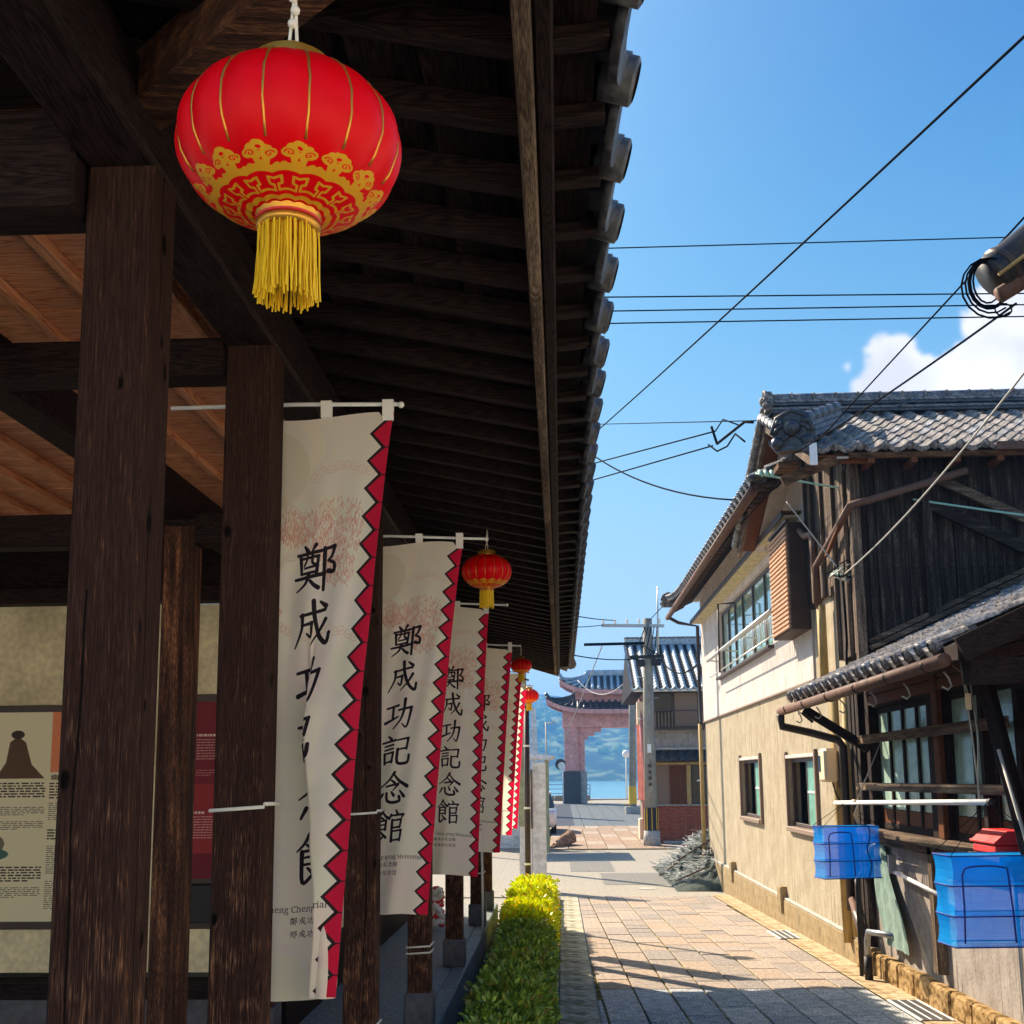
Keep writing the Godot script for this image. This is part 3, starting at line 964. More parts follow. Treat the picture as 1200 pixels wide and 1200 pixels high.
	for r in 15:
		var s := 0.27 * (r + 1)
		var at := Vector2(0.155 - 0.96 * s, 3.205 + 0.28 * s)
		if at.x < -1.1:
			at.y += (-1.1 - at.x) * 0.13
		for k in 42:
			mm.set_instance_transform(r * 42 + k, Transform3D(down, v(at.x, at.y + 0.01, 1.68 + k * 0.3185)))
	var mi := MultiMeshInstance3D.new()
	mi.name = "roof_tiles"
	mi.multimesh = mm
	mi.material_override = M.tile_hall
	h.add_child(mi, true)
	mi.global_transform = Transform3D()
	stuff(mi)
	bar(h, "roof_ridge", M.tile, v(-3.9, 4.86, 1.3), v(-3.9, 4.86, 15.0), 0.3, 0.34, 0.04)
	var cap := start(true)
	add_tube(cap, [v(0.12, 3.17, 15.0), v(-0.3, 3.33, 15.0), v(-1.1, 3.6, 15.0)], 0.075, -1.0, 10)
	put(h, "verge_tile", done(cap), M.tile_pale)
	var ball := start(true)
	add_lathe(ball, [[0.0, -0.07], [0.055, -0.05], [0.075, 0.0], [0.055, 0.06], [0.02, 0.1], [0.0, 0.11]], 12, v(0.15, 3.2, 15.02))
	put(h, "corner_tile", done(ball), M.tile_pale)

	# displays on the back wall
	var b1 := thing("display_board", "wide cream exhibition board with figures and columns of text", "display board", v(-3.9, 1.5, 7.4))
	bb(b1, "board_frame", M.frame, -5.6, -2.94, 0.82, 2.24, 7.405, 7.445, 0.006)
	printed(b1, "board_print", cream_board_print(), v(-5.55, 0.87, 7.40), Vector3(2.56, 0, 0), 1.325)
	var b2 := thing("display_board", "dark red exhibition board with pale lines of text", "display board", v(-2.1, 1.5, 7.4))
	bb(b2, "board_frame", M.frame, -2.55, -1.86, 0.82, 2.30, 7.405, 7.445, 0.006)
	printed(b2, "board_print", red_board_print(), v(-2.50, 1.13, 7.40), Vector3(0.60, 0, 0), 1.12)
	bb(b2, "display_shelf", M.black, -2.5, -1.9, 0.87, 1.1, 7.30, 7.40, 0.004)
	var fr := thing("picture_frame", "small brown picture frame hanging above the red board", "picture frame", v(-2.1, 2.5, 7.4))
	bb(fr, "frame_side", M.brown, -2.215, -2.19, 2.36, 2.62, 7.42, 7.448, 0.003)
	bb(fr, "frame_side", M.brown, -1.96, -1.935, 2.36, 2.62, 7.42, 7.448, 0.003)
	bb(fr, "frame_rail", M.brown, -2.19, -1.96, 2.36, 2.385, 7.42, 7.448, 0.003)
	bb(fr, "frame_rail", M.brown, -2.19, -1.96, 2.595, 2.62, 7.42, 7.448, 0.003)
	bb(fr, "picture", M.beige, -2.19, -1.96, 2.385, 2.595, 7.435, 7.448, 0.0)


# flat printed panel with its lower left corner at 'at'
func printed(parent: Node, called: String, tex: Texture2D, at: Vector3, wide: Vector3, high: float) -> MeshInstance3D:
	var st := start()
	var up := Vector3(0, high, 0)
	var p := [at, at + wide, at + wide + up, at + up]
	var uv := [Vector2(0, 1), Vector2(1, 1), Vector2(1, 0), Vector2(0, 0)]
	for i in [0, 3, 2, 0, 2, 1]:
		st.set_uv(uv[i])
		st.add_vertex(p[i])
	var m := plain(Color.WHITE, 0.75)
	m.albedo_texture = tex
	return put(parent, called, done(st), m)


func banner_print() -> ImageTexture:
	var W := 512
	var H := 2048
	var im := Image.create(W, H, false, Image.FORMAT_RGBA8)
	im.fill(Color8(250, 240, 220))
	var r := RandomNumberGenerator.new()
	r.seed = 11
	# pale washes
	for k in 60:
		dot(im, Vector2(r.randf_range(0, W), r.randf_range(0, H)), r.randf_range(40, 120), Color8(250 + r.randi_range(-3, 3), 240 + r.randi_range(-3, 3), 220 + r.randi_range(-5, 4)))
	dot(im, Vector2(60, 190), 150, Color8(242, 232, 206))
	# drifting clouds, drawn as curls
	for row in [[230, 215, 250, 1], [40, 330, 130, 1], [220, 805, 230, 1], [20, 760, 130, 1]]:
		for k in 9:
			var p := Vector2(row[0] + row[2] * k / 8.0, row[1] - sin(k * 0.5) * 22 + r.randf_range(-8, 8))
			var ring := []
			for j in 16:
				ring.append(p + Vector2(cos(j * 0.6), sin(j * 0.6)) * (22.0 - j * 1.2))
			stroke(im, ring, 3, 3, Color8(244, 214, 188))
	# pine: pale trunk and tufts of fine reddish needles
	for t in [[[10, 640], [90, 560], [170, 470], [240, 420]], [[130, 520], [250, 500], [330, 580], [400, 640]], [[190, 460], [260, 390], [320, 350]]]:
		var pts := []
		for q in t:
			pts.append(Vector2(q[0], q[1]))
		for o in [-9, -3, 3, 9]:
			var shifted := []
			for q in soft(pts):
				shifted.append(q + Vector2(o * 0.6, o + r.randf_range(-2, 2)))
			stroke(im, shifted, 3, 2, Color8(236, 216, 194))
	for tuft in [[90, 400, 120, 55], [210, 410, 110, 60], [330, 380, 110, 70], [400, 450, 80, 70], [300, 500, 90, 60], [360, 580, 70, 60], [60, 720, 60, 30], [150, 440, 90, 40]]:
		for k in 190:
			var a := r.randf() * TAU
			var q := sqrt(r.randf())
			var p := Vector2(tuft[0] + cos(a) * q * tuft[2], tuft[1] + sin(a) * q * tuft[3])
			var c: Color = [Color8(238, 184, 158), Color8(230, 160, 136), Color8(242, 206, 182)][r.randi() % 3]
			if p.x < W - 70:
				stroke(im, [p, p + Vector2(r.randf_range(-9, 9), -r.randf_range(8, 20))], 3, 1.5, c)
	# red saw-tooth border with a dark edge on the right
	var step := 2048.0 / 20.0
	var red := Color8(222, 22, 66)
	var ink := Color8(50, 34, 34)
	for k in range(-1, 21):
		var y := k * step + 30
		fill_poly(im, [Vector2(W, y - 9), Vector2(W - 20, y - 9), Vector2(W - 80, y + step / 2), Vector2(W - 20, y + step + 9), Vector2(W, y + step + 9)], ink)
	for k in range(-1, 21):
		var y := k * step + 30
		fill_poly(im, [Vector2(W, y + 2), Vector2(W - 14, y + 2), Vector2(W - 66, y + step / 2), Vector2(W - 14, y + step - 2), Vector2(W, y + step - 2)], red)
	# the six large characters, then three small lines
	var chars := "鄭成功記念館"
	for k in 6:
		write_char(im, chars[k], Vector2(172, 470 + k * 205), 172, Color8(38, 28, 36), 1.12)
	write_latin(im, "Zheng Cheng-gong Memorial", Vector2(60, 1745), 29, ink)
	for k in 6:
		write_char(im, chars[k], Vector2(150 + k * 30, 1772), 26, ink)
	for k in 6:
		write_char(im, "郑成功纪念馆"[k], Vector2(150 + k * 30, 1816), 26, ink)
	return ImageTexture.create_from_image(im)


func lantern_print() -> ImageTexture:
	# u runs round the lantern, v from the bottom neck (0) to the top neck (1)
	var W := 1792
	var H := 768
	var im := Image.create(W, H, false, Image.FORMAT_RGBA8)
	var red := Color8(244, 4, 20)
	var gold := Color8(236, 176, 44)
	im.fill(red)
	# rings round the neck
	im.fill_rect(Rect2i(0, 14, W, 26), gold)
	# key pattern: alternating T shapes
	var n := 16
	var w := float(W) / n
	for k in n:
		var key := []
		for q in [[0.04, 68], [0.60, 68], [0.60, 102], [0.43, 102], [0.43, 140], [0.97, 140], [0.97, 102], [0.80, 102], [0.80, 68], [1.04, 68]]:
			key.append(Vector2((k + q[0]) * w, q[1]))
		stroke(im, key, 13, 13, gold)
	# broad ring with a soft upper edge
	im.fill_rect(Rect2i(0, 168, W, 40), gold)
	# cloud heads
	n = 14
	w = float(W) / n
	for k in n:
		var c := Vector2((k + 0.5) * w, 262)
		fill_poly(im, [c + Vector2(-24, -62), c + Vector2(24, -62), c + Vector2(34, 10), c + Vector2(-34, 10)], gold)
		for s in [-1, 1]:
			dot(im, c + Vector2(s * 33, 0), 26, gold, 1.0)
			dot(im, c + Vector2(s * 20, 26), 22, gold, 1.0)
			dot(im, c + Vector2(s * 50, -56), 12, gold, 0.8)
		dot(im, c + Vector2(0, 44), 22, gold, 1.0)
		for s in [-1, 1]:
			var curl := []
			for j in 14:
				var a := j * 0.62 + (0.4 if s > 0 else PI - 0.4)
				var ang := a if s > 0 else PI - (a - PI) + PI
				curl.append(c + Vector2(s * 31, 0) + Vector2(cos(j * 0.62) * s, sin(j * 0.62)) * (17.0 - j * 1.15))
			stroke(im, curl, 5, 4, red)
		dot(im, c + Vector2(0, 30), 9, red, 1.0)
		fill_poly(im, [c + Vector2(-5, -34), c + Vector2(5, -34), c + Vector2(0, -16)], red)
	return ImageTexture.create_from_image(im)


func text_lines(im: Image, x: float, y: float, w: float, rows: int, step: float, h: float, c: Color, r: RandomNumberGenerator) -> void:
	for k in rows:
		var at := x
		var end := x + w * (1.0 if k < rows - 1 else r.randf_range(0.4, 0.9))
		while at < end - 4:
			var l := minf(r.randf_range(6, 22), end - at)
			im.fill_rect(Rect2i(int(at), int(y + k * step), int(l), int(h)), c)
			at += l + r.randf_range(2, 5)


func cream_board_print() -> ImageTexture:
	var im := Image.create(1024, 1024, false, Image.FORMAT_RGBA8)
	im.fill(Color8(226, 216, 176))
	var r := RandomNumberGenerator.new()
	r.seed = 5
	var ink := Color8(52, 46, 42)
	for col in [[60, 250], [360, 250], [660, 250]]:
		var x: float = col[0]
		# painted figure standing in a robe
		fill_poly(im, [Vector2(x + 150, 120), Vector2(x + 172, 150), Vector2(x + 190, 260), Vector2(x + 226, 330), Vector2(x + 96, 330), Vector2(x + 122, 250), Vector2(x + 130, 150)], Color8(92, 66, 44))
		dot(im, Vector2(x + 150, 112), 18, Color8(60, 44, 36), 1.2)
		text_lines(im, x, 350, 230, 7, 13, 7, ink, r)
		text_lines(im, x, 470, 230, 5, 9, 4, Color8(110, 102, 88), r)
		text_lines(im, x, 540, 230, 5, 9, 4, Color8(110, 102, 88), r)
		dot(im, Vector2(x + 90, 650), 40, Color8(120, 110, 84), 1.3)
		dot(im, Vector2(x + 90, 596), 17, Color8(48, 40, 36))
		dot(im, Vector2(x + 90, 700), 52, Color8(64, 104, 92), 0.6)
		text_lines(im, x, 760, 230, 6, 13, 7, ink, r)
		text_lines(im, x, 860, 230, 6, 9, 4, Color8(110, 102, 88), r)
	# map block in orange and grey with a heading beneath
	im.fill_rect(Rect2i(900, 0, 124, 300), Color8(222, 132, 88))
	fill_poly(im, [Vector2(975, 300), Vector2(962, 210), Vector2(1000, 120), Vector2(1024, 90), Vector2(1024, 300)], Color8(196, 190, 178))
	im.fill_rect(Rect2i(896, 300, 128, 724), Color8(226, 216, 176))
	for k in 4:
		write_char(im, "鄭成功の"[k], Vector2(902 + k * 31, 312), 28, ink, 1.2)
	text_lines(im, 900, 352, 120, 6, 14, 7, ink, r)
	text_lines(im, 900, 450, 120, 9, 10, 4, Color8(110, 102, 88), r)
	text_lines(im, 900, 580, 120, 4, 14, 7, ink, r)
	text_lines(im, 900, 660, 120, 14, 10, 4, Color8(110, 102, 88), r)
	text_lines(im, 900, 830, 120, 14, 10, 4, Color8(110, 102, 88), r)
	return ImageTexture.create_from_image(im)


func red_board_print() -> ImageTexture:
	var im := Image.create(512, 1024, false, Image.FORMAT_RGBA8)
	im.fill(Color8(122, 30, 42))
	im.fill_rect(Rect2i(0, 480, 512, 400), Color8(150, 42, 44))
	im.fill_rect(Rect2i(0, 880, 512, 144), Color8(112, 20, 36))
	var r := RandomNumberGenerator.new()
	r.seed = 9
	var pale := Color8(230, 200, 190)
	im.fill_rect(Rect2i(40, 190, 60, 120), Color8(40, 44, 48))
	text_lines(im, 130, 190, 200, 1, 20, 14, pale, r)
	text_lines(im, 130, 220, 230, 8, 16, 6, Color8(206, 150, 146), r)
	text_lines(im, 130, 400, 160, 3, 14, 5, Color8(190, 120, 120), r)
	for k in 9:
		im.fill_rect(Rect2i(30, 540 + k * 26, 14, 14), pale)
	text_lines(im, 110, 640, 160, 1, 20, 14, pale, r)
	text_lines(im, 110, 668, 240, 9, 15, 6, Color8(206, 150, 146), r)
	return ImageTexture.create_from_image(im)


func sky_picture() -> ImageTexture:
	var W := 2048
	var H := 1024
	var n := FastNoiseLite.new()
	n.noise_type = FastNoiseLite.TYPE_SIMPLEX_SMOOTH
	n.seed = 4
	n.frequency = 1.0
	n.fractal_octaves = 5
	n.fractal_gain = 0.52
	var im := Image.create(W, H, false, Image.FORMAT_RGBH)
	var sun := -SUN_TRAVEL.normalized()
	# clouds: azimuth from the street's direction, height, radius, in degrees
	var heaps := [[16.6, 18.9, 1.7], [15.8, 18.3, 1.5], [17.8, 18.2, 1.6], [19.4, 17.9, 1.6], [21.3, 20.8, 1.8], [22.4, 20.4, 2.0], [20.9, 18.8, 1.5], [23.0, 18.6, 2.2], [22.9, 21.8, 1.5], [24.8, 20.9, 2.7], [26.8, 19.4, 2.6], [14.7, 19.3, 0.45]]
	var r := RandomNumberGenerator.new()
	r.seed = 31
	for k in 16:
		var a := r.randf_range(34, 320)
		var e := r.randf_range(14, 30)
		for j in 6:
			heaps.append([a + r.randf_range(-7, 7), e + r.randf_range(-1.5, 2.0), r.randf_range(1.6, 4.0)])
	var puffs := []
	var puff_size := []
	for h in heaps:
		var a := deg_to_rad(h[0])
		var e := deg_to_rad(h[1])
		puffs.append(Vector3(sin(a) * cos(e), sin(e), -cos(a) * cos(e)))
		puff_size.append(deg_to_rad(h[2]))
	for y in H:
		var el := PI / 2 - PI * (y + 0.5) / H
		var sy := sin(el)
		var cy := cos(el)
		var up := maxf(sy, 0.0)
		# air: pale near the horizon, deep blue overhead
		var base := Vector3(0.64, 0.68, 0.68).lerp(Vector3(0.048, 0.215, 0.385), 1.0 - exp(-up * 6.5))
		base = base.lerp(Vector3(0.015, 0.088, 0.27), smoothstep(0.20, 0.66, up))
		if sy < 0.0:
			base = Vector3(0.64, 0.68, 0.68).lerp(Vector3(0.20, 0.19, 0.17), smoothstep(0.0, 0.12, -sy))
		var near := []
		for k in puffs.size():
			if absf(asin(puffs[k].y) - el) < puff_size[k]:
				near.append(k)
		for x in W:
			var az := TAU * (x + 0.5) / W
			# the panorama begins looking along -z and turns to the right
			var dir := Vector3(sin(az) * cy, sy, -cos(az) * cy)
			var c := base
			if sy > -0.02:
				var s := clampf(dir.dot(sun), 0, 1)
				c += Vector3(0.36, 0.52, 0.50) * pow(s, 7.0) * 0.9 + Vector3(1.0, 0.94, 0.8) * pow(s, 40.0) * 4.0
				# fair-weather clouds: heaps with ragged edges
				if sy > 0.12 and sy < 0.62:
					var heap := 0.0
					for k in near:
						var q: Vector3 = puffs[k]
						if dir.dot(q) > 0.985:
							var far: float = dir.distance_to(q) / puff_size[k]
							heap = maxf(heap, 1.0 - far * far)
					if heap > 0.0:
						var rag := n.get_noise_3d(dir.x * 11.0, dir.y * 14.0, dir.z * 11.0)
						var cover := smoothstep(0.30, 0.50, heap + rag * 1.1 + n.get_noise_3d(dir.x * 40.0, dir.y * 46.0, dir.z * 40.0) * 0.45)
						if cover > 0.001:
							var lit := clampf(0.75 + n.get_noise_3d(dir.x * 9.0 + 0.3, sy * 12.0 - 0.6, dir.z * 9.0) * 0.7, 0.45, 1.0)
							c = c.lerp(Vector3(0.72, 0.68, 0.69) * (0.42 + 0.55 * lit), cover * 0.93)
			im.set_pixel(x, y, Color(c.x, c.y, c.z))
	return ImageTexture.create_from_image(im)


func pillar_print() -> Array:
	# charred cedar: fine upright grain that flows round knots, worn brown towards the foot
	var W := 512
	var H := 2048
	var make := func(s: int, fx: float, w: int, hh: int, oct: int) -> PackedByteArray:
		var n := FastNoiseLite.new()
		n.seed = s
		n.noise_type = FastNoiseLite.TYPE_SIMPLEX_SMOOTH
		n.frequency = fx
		n.fractal_octaves = oct
		var im := n.get_image(w, hh)
		im.convert(Image.FORMAT_L8)
		im.resize(W, H, Image.INTERPOLATE_CUBIC)
		return im.get_data()
	var broad: PackedByteArray = make.call(3, 0.02, 512, 110, 3)
	var streak: PackedByteArray = make.call(5, 0.16, 512, 70, 2)
	var hair: PackedByteArray = make.call(9, 0.33, 512, 190, 2)
	var area: PackedByteArray = make.call(14, 0.012, 512, 2048, 3)
	var r := RandomNumberGenerator.new()
	r.seed = 17
	var knots := []
	for k in 22:
		knots.append([r.randf_range(0, W), r.randf_range(40, H - 40), r.randf_range(7, 15)])
	var col := PackedByteArray()
	col.resize(W * H * 3)
	var hgt := PackedByteArray()
	hgt.resize(W * H)
	for y in H:
		var foot := smoothstep(0.25, 0.95, float(y) / H)
		var close := []
		for q in knots:
			if absf(q[1] - y) < q[2] * 9.0:
				close.append(q)
		for x in W:
			var sx := float(x)
			var dark := 0.0
			for q in close:
				var dx: float = x - q[0]
				var dy: float = y - q[1]
				var e := exp(-(dx * dx) / (q[2] * q[2] * 5.0) - (dy * dy) / (q[2] * q[2] * 14.0))
				if e > 0.02:
					sx -= dx * e * 0.85
					dark = maxf(dark, smoothstep(1.1, 0.5, sqrt(dx * dx + dy * dy * 0.5) / q[2]))
			var i := y * W + clampi(int(sx), 0, W - 1)
			var here := y * W + x
			var b := broad[i] / 255.0
			var ring := absf(sin(b * 30.0))
			var s := streak[i] / 255.0
			var f := hair[i] / 255.0
			var a := area[here] / 255.0
			var g := clampf(0.25 * ring + 0.45 * s + 0.45 * f - 0.1, 0, 1)
			var worn := smoothstep(0.50, 1.08, g * 0.74 + (a - 0.5) * 0.34 + foot * 0.24)
			var t := g * 0.7
			var red := lerpf(32.0 + 60.0 * t, 92.0 + 112.0 * g, worn)
			var grn := lerpf(21.0 + 45.0 * t, 60.0 + 92.0 * g, worn)
			var blu := lerpf(18.0 + 38.0 * t, 40.0 + 66.0 * g, worn)
			for q in [[96.0, 0.0, 1.0], [352.0, 2.0, 0.8], [470.0, 4.0, 0.45]]:
				var off: float = absf(x - q[0] - 5.0 * sin(y * 0.006 + q[1]) - 2.0 * sin(y * 0.023 + q[1]))
				if off < 3.0 and sin(y * 0.0031 + q[1] * 1.7) < q[2] * 1.4 - 0.5:
					dark = maxf(dark, 1.0 - off / 3.2)
			var k := 1.0 - 0.75 * dark
			col[here * 3] = int(red * k)
			col[here * 3 + 1] = int(grn * k)
			col[here * 3 + 2] = int(blu * k)
			hgt[here] = int(255.0 * clampf(g * 0.8 + 0.1 - 0.3 * dark, 0, 1))
	var c := ImageTexture.create_from_image(Image.create_from_data(W, H, false, Image.FORMAT_RGB8, col))
	return [c, normal_of(Image.create_from_data(W, H, false, Image.FORMAT_L8, hgt), 3.0)]


var pillar_skin := []


# square post with its grain wrapped round it
func wood_post(parent: Node, x0: float, w: float, y0: float, y1: float, d0: float, turn: float) -> MeshInstance3D:
	if pillar_skin.is_empty():
		pillar_skin = pillar_print()
	var b := 0.008
	var ring := [Vector2(b, 0), Vector2(w - b, 0), Vector2(w, b), Vector2(w, w - b), Vector2(w - b, w), Vector2(b, w), Vector2(0, w - b), Vector2(0, b)]
	var st := start()
	var run := 0.0
	for i in 8:
		var p: Vector2 = ring[i]
		var q: Vector2 = ring[(i + 1) % 8]
		var l := p.distance_to(q)
		var u0 := run / (4.0 * w)
		var u1 := (run + l) / (4.0 * w)
		run += l
		var c := [v(x0 + p.x, y0, d0 + p.y), v(x0 + q.x, y0, d0 + q.y), v(x0 + q.x, y1, d0 + q.y), v(x0 + p.x, y1, d0 + p.y)]
		var uv := [Vector2(u0, 1), Vector2(u1, 1), Vector2(u1, 0), Vector2(u0, 0)]
		for e in [0, 2, 1, 0, 3, 2]:
			st.set_uv(uv[e])
			st.add_vertex(c[e])
	st.generate_normals()
	st.generate_tangents()
	var m := plain(Color.WHITE, 0.72)
	m.albedo_texture = pillar_skin[0]
	m.normal_enabled = true
	m.normal_texture = pillar_skin[1]
	m.normal_scale = 0.8
	m.metallic_specular = 0.15
	m.uv1_offset = Vector3(turn, 0, 0)
	return put(parent, "pillar", st.commit(), m)


# ---------------------------------------------------------------- house with cream and white walls
func window_low(h: Node3D, d0: float, d1: float, y0: float, y1: float) -> void:
	# recessed sliding window: one leaf pushed aside, the other of green figured glass
	var f := bb(h, "window", M.frame, 3.30, 3.345, y0, y0 + 0.05, d0, d1, 0.004)
	bb(f, "frame", M.frame, 3.30, 3.345, y1 - 0.05, y1, d0, d1, 0.004)
	bb(f, "frame", M.frame, 3.30, 3.345, y0 + 0.05, y1 - 0.05, d0, d0 + 0.05, 0.004)
	bb(f, "frame", M.frame, 3.30, 3.345, y0 + 0.05, y1 - 0.05, d1 - 0.05, d1, 0.004)
	var mid := (d0 + d1) / 2
	bb(f, "sash", M.frame, 3.312, 3.338, y0 + 0.05, y1 - 0.05, mid - 0.03, mid + 0.03, 0.003)
	bb(f, "pane", M.frosted_green, 3.318, 3.326, y0 + 0.05, y1 - 0.05, d0 + 0.05, mid - 0.03, 0.0)
	bb(f, "pane_bar", M.white_metal, 3.308, 3.317, y0 + 0.50 * (y1 - y0), y0 + 0.53 * (y1 - y0), d0 + 0.06, mid - 0.04, 0.001)
	bb(f, "curtain", M.curtain_tan, 3.46, 3.47, y0 + 0.45, y1, mid - 0.1, d1 - 0.25, 0.0)
	# outer casing standing proud of the plaster
	bb(h, "casing", M.frame_grey, 3.205, 3.30, y0 - 0.07, y1 + 0.10, d0 - 0.075, d0 - 0.001, 0.006)
	bb(h, "casing", M.frame_grey, 3.205, 3.30, y0 - 0.07, y1 + 0.10, d1 + 0.001, d1 + 0.075, 0.006)
	bb(h, "sill", M.frame_grey, 3.18, 3.30, y0 - 0.065, y0 - 0.002, d0, d1, 0.006)
	bb(h, "window_head", M.white_wall, 3.21, 3.30, y1 + 0.002, y1 + 0.05, d0, d1, 0.006)


func build_plaster_house() -> void:
	var h := thing("plaster_house", "two storey house with cream lower wall, white upper wall and tiled eaves", "house", v(5.5, -0.5, 19.5))
	M.frosted_green = mat(M.frosted.albedo_texture, Color8(132, 196, 172), 0.25, Vector3(0.7, 0.7, 0.7))
	M.frame_grey = plain(Color8(128, 106, 88), 0.6)
	var N := Vector3(0, 0, -1)
	var IN := Vector3(1, 0, 0)
	wall(h, "lower_wall", M.cream, v(3.25, -0.65, 12.92), N, IN, 13.28, 3.58, [[2.03, 3.88, 1.68, 2.62], [6.16, 8.18, 1.68, 2.65]], 0.16)
	wall(h, "upper_wall", M.white_wall, v(3.225, 2.95, 14.75), N, IN, 11.45, 2.78, [[2.65, 8.45, 0.73, 2.03]], 0.16)
	bb(h, "side_strip", M.cream, 3.252, 3.41, 2.932, 5.6, 12.95, 14.745, 0.0)
	bb(h, "wall_edge", M.frame_grey, 3.21, 3.26, 2.915, 2.948, 14.75, 26.2, 0.004)
	bb(h, "far_wall", M.cream, 3.41, 8.4, -0.65, 5.8, 26.0, 26.2, 0.0)
	bb(h, "near_wall", M.cream, 3.41, 8.4, -0.65, 5.4, 12.95, 13.1, 0.0)
	bb(h, "rear_wall", M.cream, 8.3, 8.45, -0.65, 5.8, 13.1, 26.0, 0.0)
	bb(h, "floor_between", M.frame, 3.42, 8.3, 2.7, 2.8, 13.1, 26.0, 0.0)
	# stained plinth with a pale top edge and two stubs
	bb(h, "plinth", M.plinth, 3.19, 3.252, -0.75, -0.045, 12.75, 26.2, 0.008)
	bb(h, "plinth_ledge", M.concrete, 3.2, 3.254, -0.043, -0.01, 13.1, 26.2, 0.008)
	for d in [17.3, 22.2]:
		bb(h, "plinth_stub", M.plinth, 3.15, 3.27, -0.22, 0.14, d, d + 0.26, 0.015)
	window_low(h, 14.95, 16.8, 1.03, 1.97)
	window_low(h, 19.08, 21.1, 1.03, 2.0)
	# the long window upstairs
	var f := bb(h, "upper_window", M.frame, 3.29, 3.335, 3.68, 3.74, 17.4, 23.2, 0.004)
	bb(f, "frame", M.frame, 3.29, 3.335, 4.92, 4.98, 17.4, 23.2, 0.004)
	var cuts := [17.4, 18.35, 19.5, 20.6, 21.5, 22.35, 23.2]
	for k in cuts.size():
		bb(f, "frame", M.frame, 3.285, 3.34, 3.74, 4.92, cuts[k] - 0.04, cuts[k] + 0.04, 0.004)
	for k in cuts.size() - 1:
		bb(f, "pane", M.glass, 3.31, 3.316, 3.74, 4.92, cuts[k] + 0.04, cuts[k + 1] - 0.04, 0.0)
		var st := start(true)
		var cd: float = cuts[k] + 0.03
		var wide: float = cuts[k + 1] - cuts[k] - 0.06
		for j in 24:
			var a := v(3.38 + 0.014 * sin(j * 1.9), 3.76, cd + wide * j / 24.0)
			var b := v(3.38 + 0.014 * sin((j + 1) * 1.9), 3.76, cd + wide * (j + 1) / 24.0)
			var up := Vector3(0, 1.15, 0)
			quad(st, a, b, b + up, a + up, a + Vector3(1, 0, 0))
		put(f, "curtain", done(st), [M.curtain, M.curtain, M.curtain_tan, M.curtain, M.curtain, M.curtain_tan][k])
	bb(h, "window_back", M.frame, 3.9, 3.95, 3.5, 5.1, 17, 23.6, 0.0)
	bb(h, "window_sill", M.frame, 3.13, 3.29, 3.63, 3.678, 17.35, 23.25, 0.006)
	# window rail with thin balusters
	var rail := tube(h, "window_rail", M.rail_metal, [v(2.95, 4.0, 23.0), v(2.95, 4.0, 15.95)], 0.035)
	tube(rail, "lower_rail", M.rail_metal, [v(2.97, 3.66, 22.9), v(2.97, 3.66, 15.95)], 0.012)
	for d in [22.95, 21.0, 19.0, 17.2]:
		tube(rail, "bracket", M.rail_metal, [v(3.25, 3.97, d), v(2.95, 4.0, d)], 0.014)
	for k in 22:
		tube(rail, "baluster", M.rail_metal, [v(2.97, 3.66, 16.1 + k * 0.13), v(2.955, 4.0, 16.1 + k * 0.13)], 0.007, -1, 5)
	tube(h, "lamp_arm", M.frame, [v(3.23, 4.88, 21.1), v(2.93, 4.86, 21.1), v(2.92, 3.6, 21.1)], 0.018)
	# hood over the window
	bar(h, "hood", M.cream_board, v(3.105, 5.135, 15.05), v(3.105, 5.135, 25.9), 0.24, 0.03, 0.004)
	bb(h, "hood_trim", M.frame, 2.955, 2.984, 5.11, 5.20, 15.0, 25.95, 0.004)
	bb(h, "hood_roof", M.brown, 2.985, 3.224, 5.16, 5.195, 15.0, 25.95, 0.004)
	# shutter box with slanting slats on its face
	var sb := bb(h, "shutter_box", M.shutter_brown, 2.972, 3.222, 3.58, 4.98, 14.72, 15.98, 0.008)
	bb(sb, "box_edge", M.frame, 2.945, 3.0, 4.985, 5.02, 14.7, 16.0, 0.004)
	for k in 22:
		bar(sb, "slat", M.shutter_slat, v(2.958, 3.63 + k * 0.061, 14.76), v(2.958, 3.63 + k * 0.061, 15.95), 0.028, 0.042, 0.006)
	# roof over the street: underside, fascia, gutter, edge tiles
	prism(h, "roof_deck", M.dark_z, [Vector2(2.54, 5.46), Vector2(2.54, 5.5), Vector2(4.7, 6.47), Vector2(8.8, 5.7), Vector2(8.8, 5.64), Vector2(4.7, 6.40)], 15.0, 26.5)
	bb(h, "fascia", M.copper, 2.56, 2.6, 5.36, 5.455, 14.6, 26.5, 0.006)
	tube(h, "gutter", M.copper, [v(2.52, 5.36, 26.6), v(2.52, 5.38, 14.6)], 0.055)
	for k in 40:
		bar(h, "rafter", M.grey_x, v(2.86, 5.57, 14.9 + k * 0.29), v(2.6, 5.44, 14.9 + k * 0.29), 0.05, 0.06)
	bar(h, "eave_soffit", M.white_wall, v(3.02, 5.70, 14.9), v(3.02, 5.70, 26.4), 0.42, 0.012)
	bb(h, "wall_plate", M.white_wall, 3.22, 3.3, 5.73, 6.0, 14.75, 26.2, 0.0)
	var down := Basis(Vector3(0, 0, 1), Vector3(-0.41, 0.91, 0).normalized(), Vector3(-0.91, -0.41, 0).normalized())
	var edge := tile_mesh(0.29, 0.3, 10, 0.03, 0.045)
	for k in 41:
		var sori := pow(clampf((k - 28) / 12.0, 0, 1), 2.0) * 0.26
		put(h, "eave_tile", edge, M.tile, Transform3D(down, v(2.48, 5.5 + sori, 14.75 + k * 0.29)))
	multi_tiles(h, "roof_tiles", tile_mesh(0.29, 0.3, 6, 0, 0), M.tile, down, v(2.48, 5.51, 14.75), 41, 10, 0.29, 0.235)
	var oni := corner_ornament(0.17)
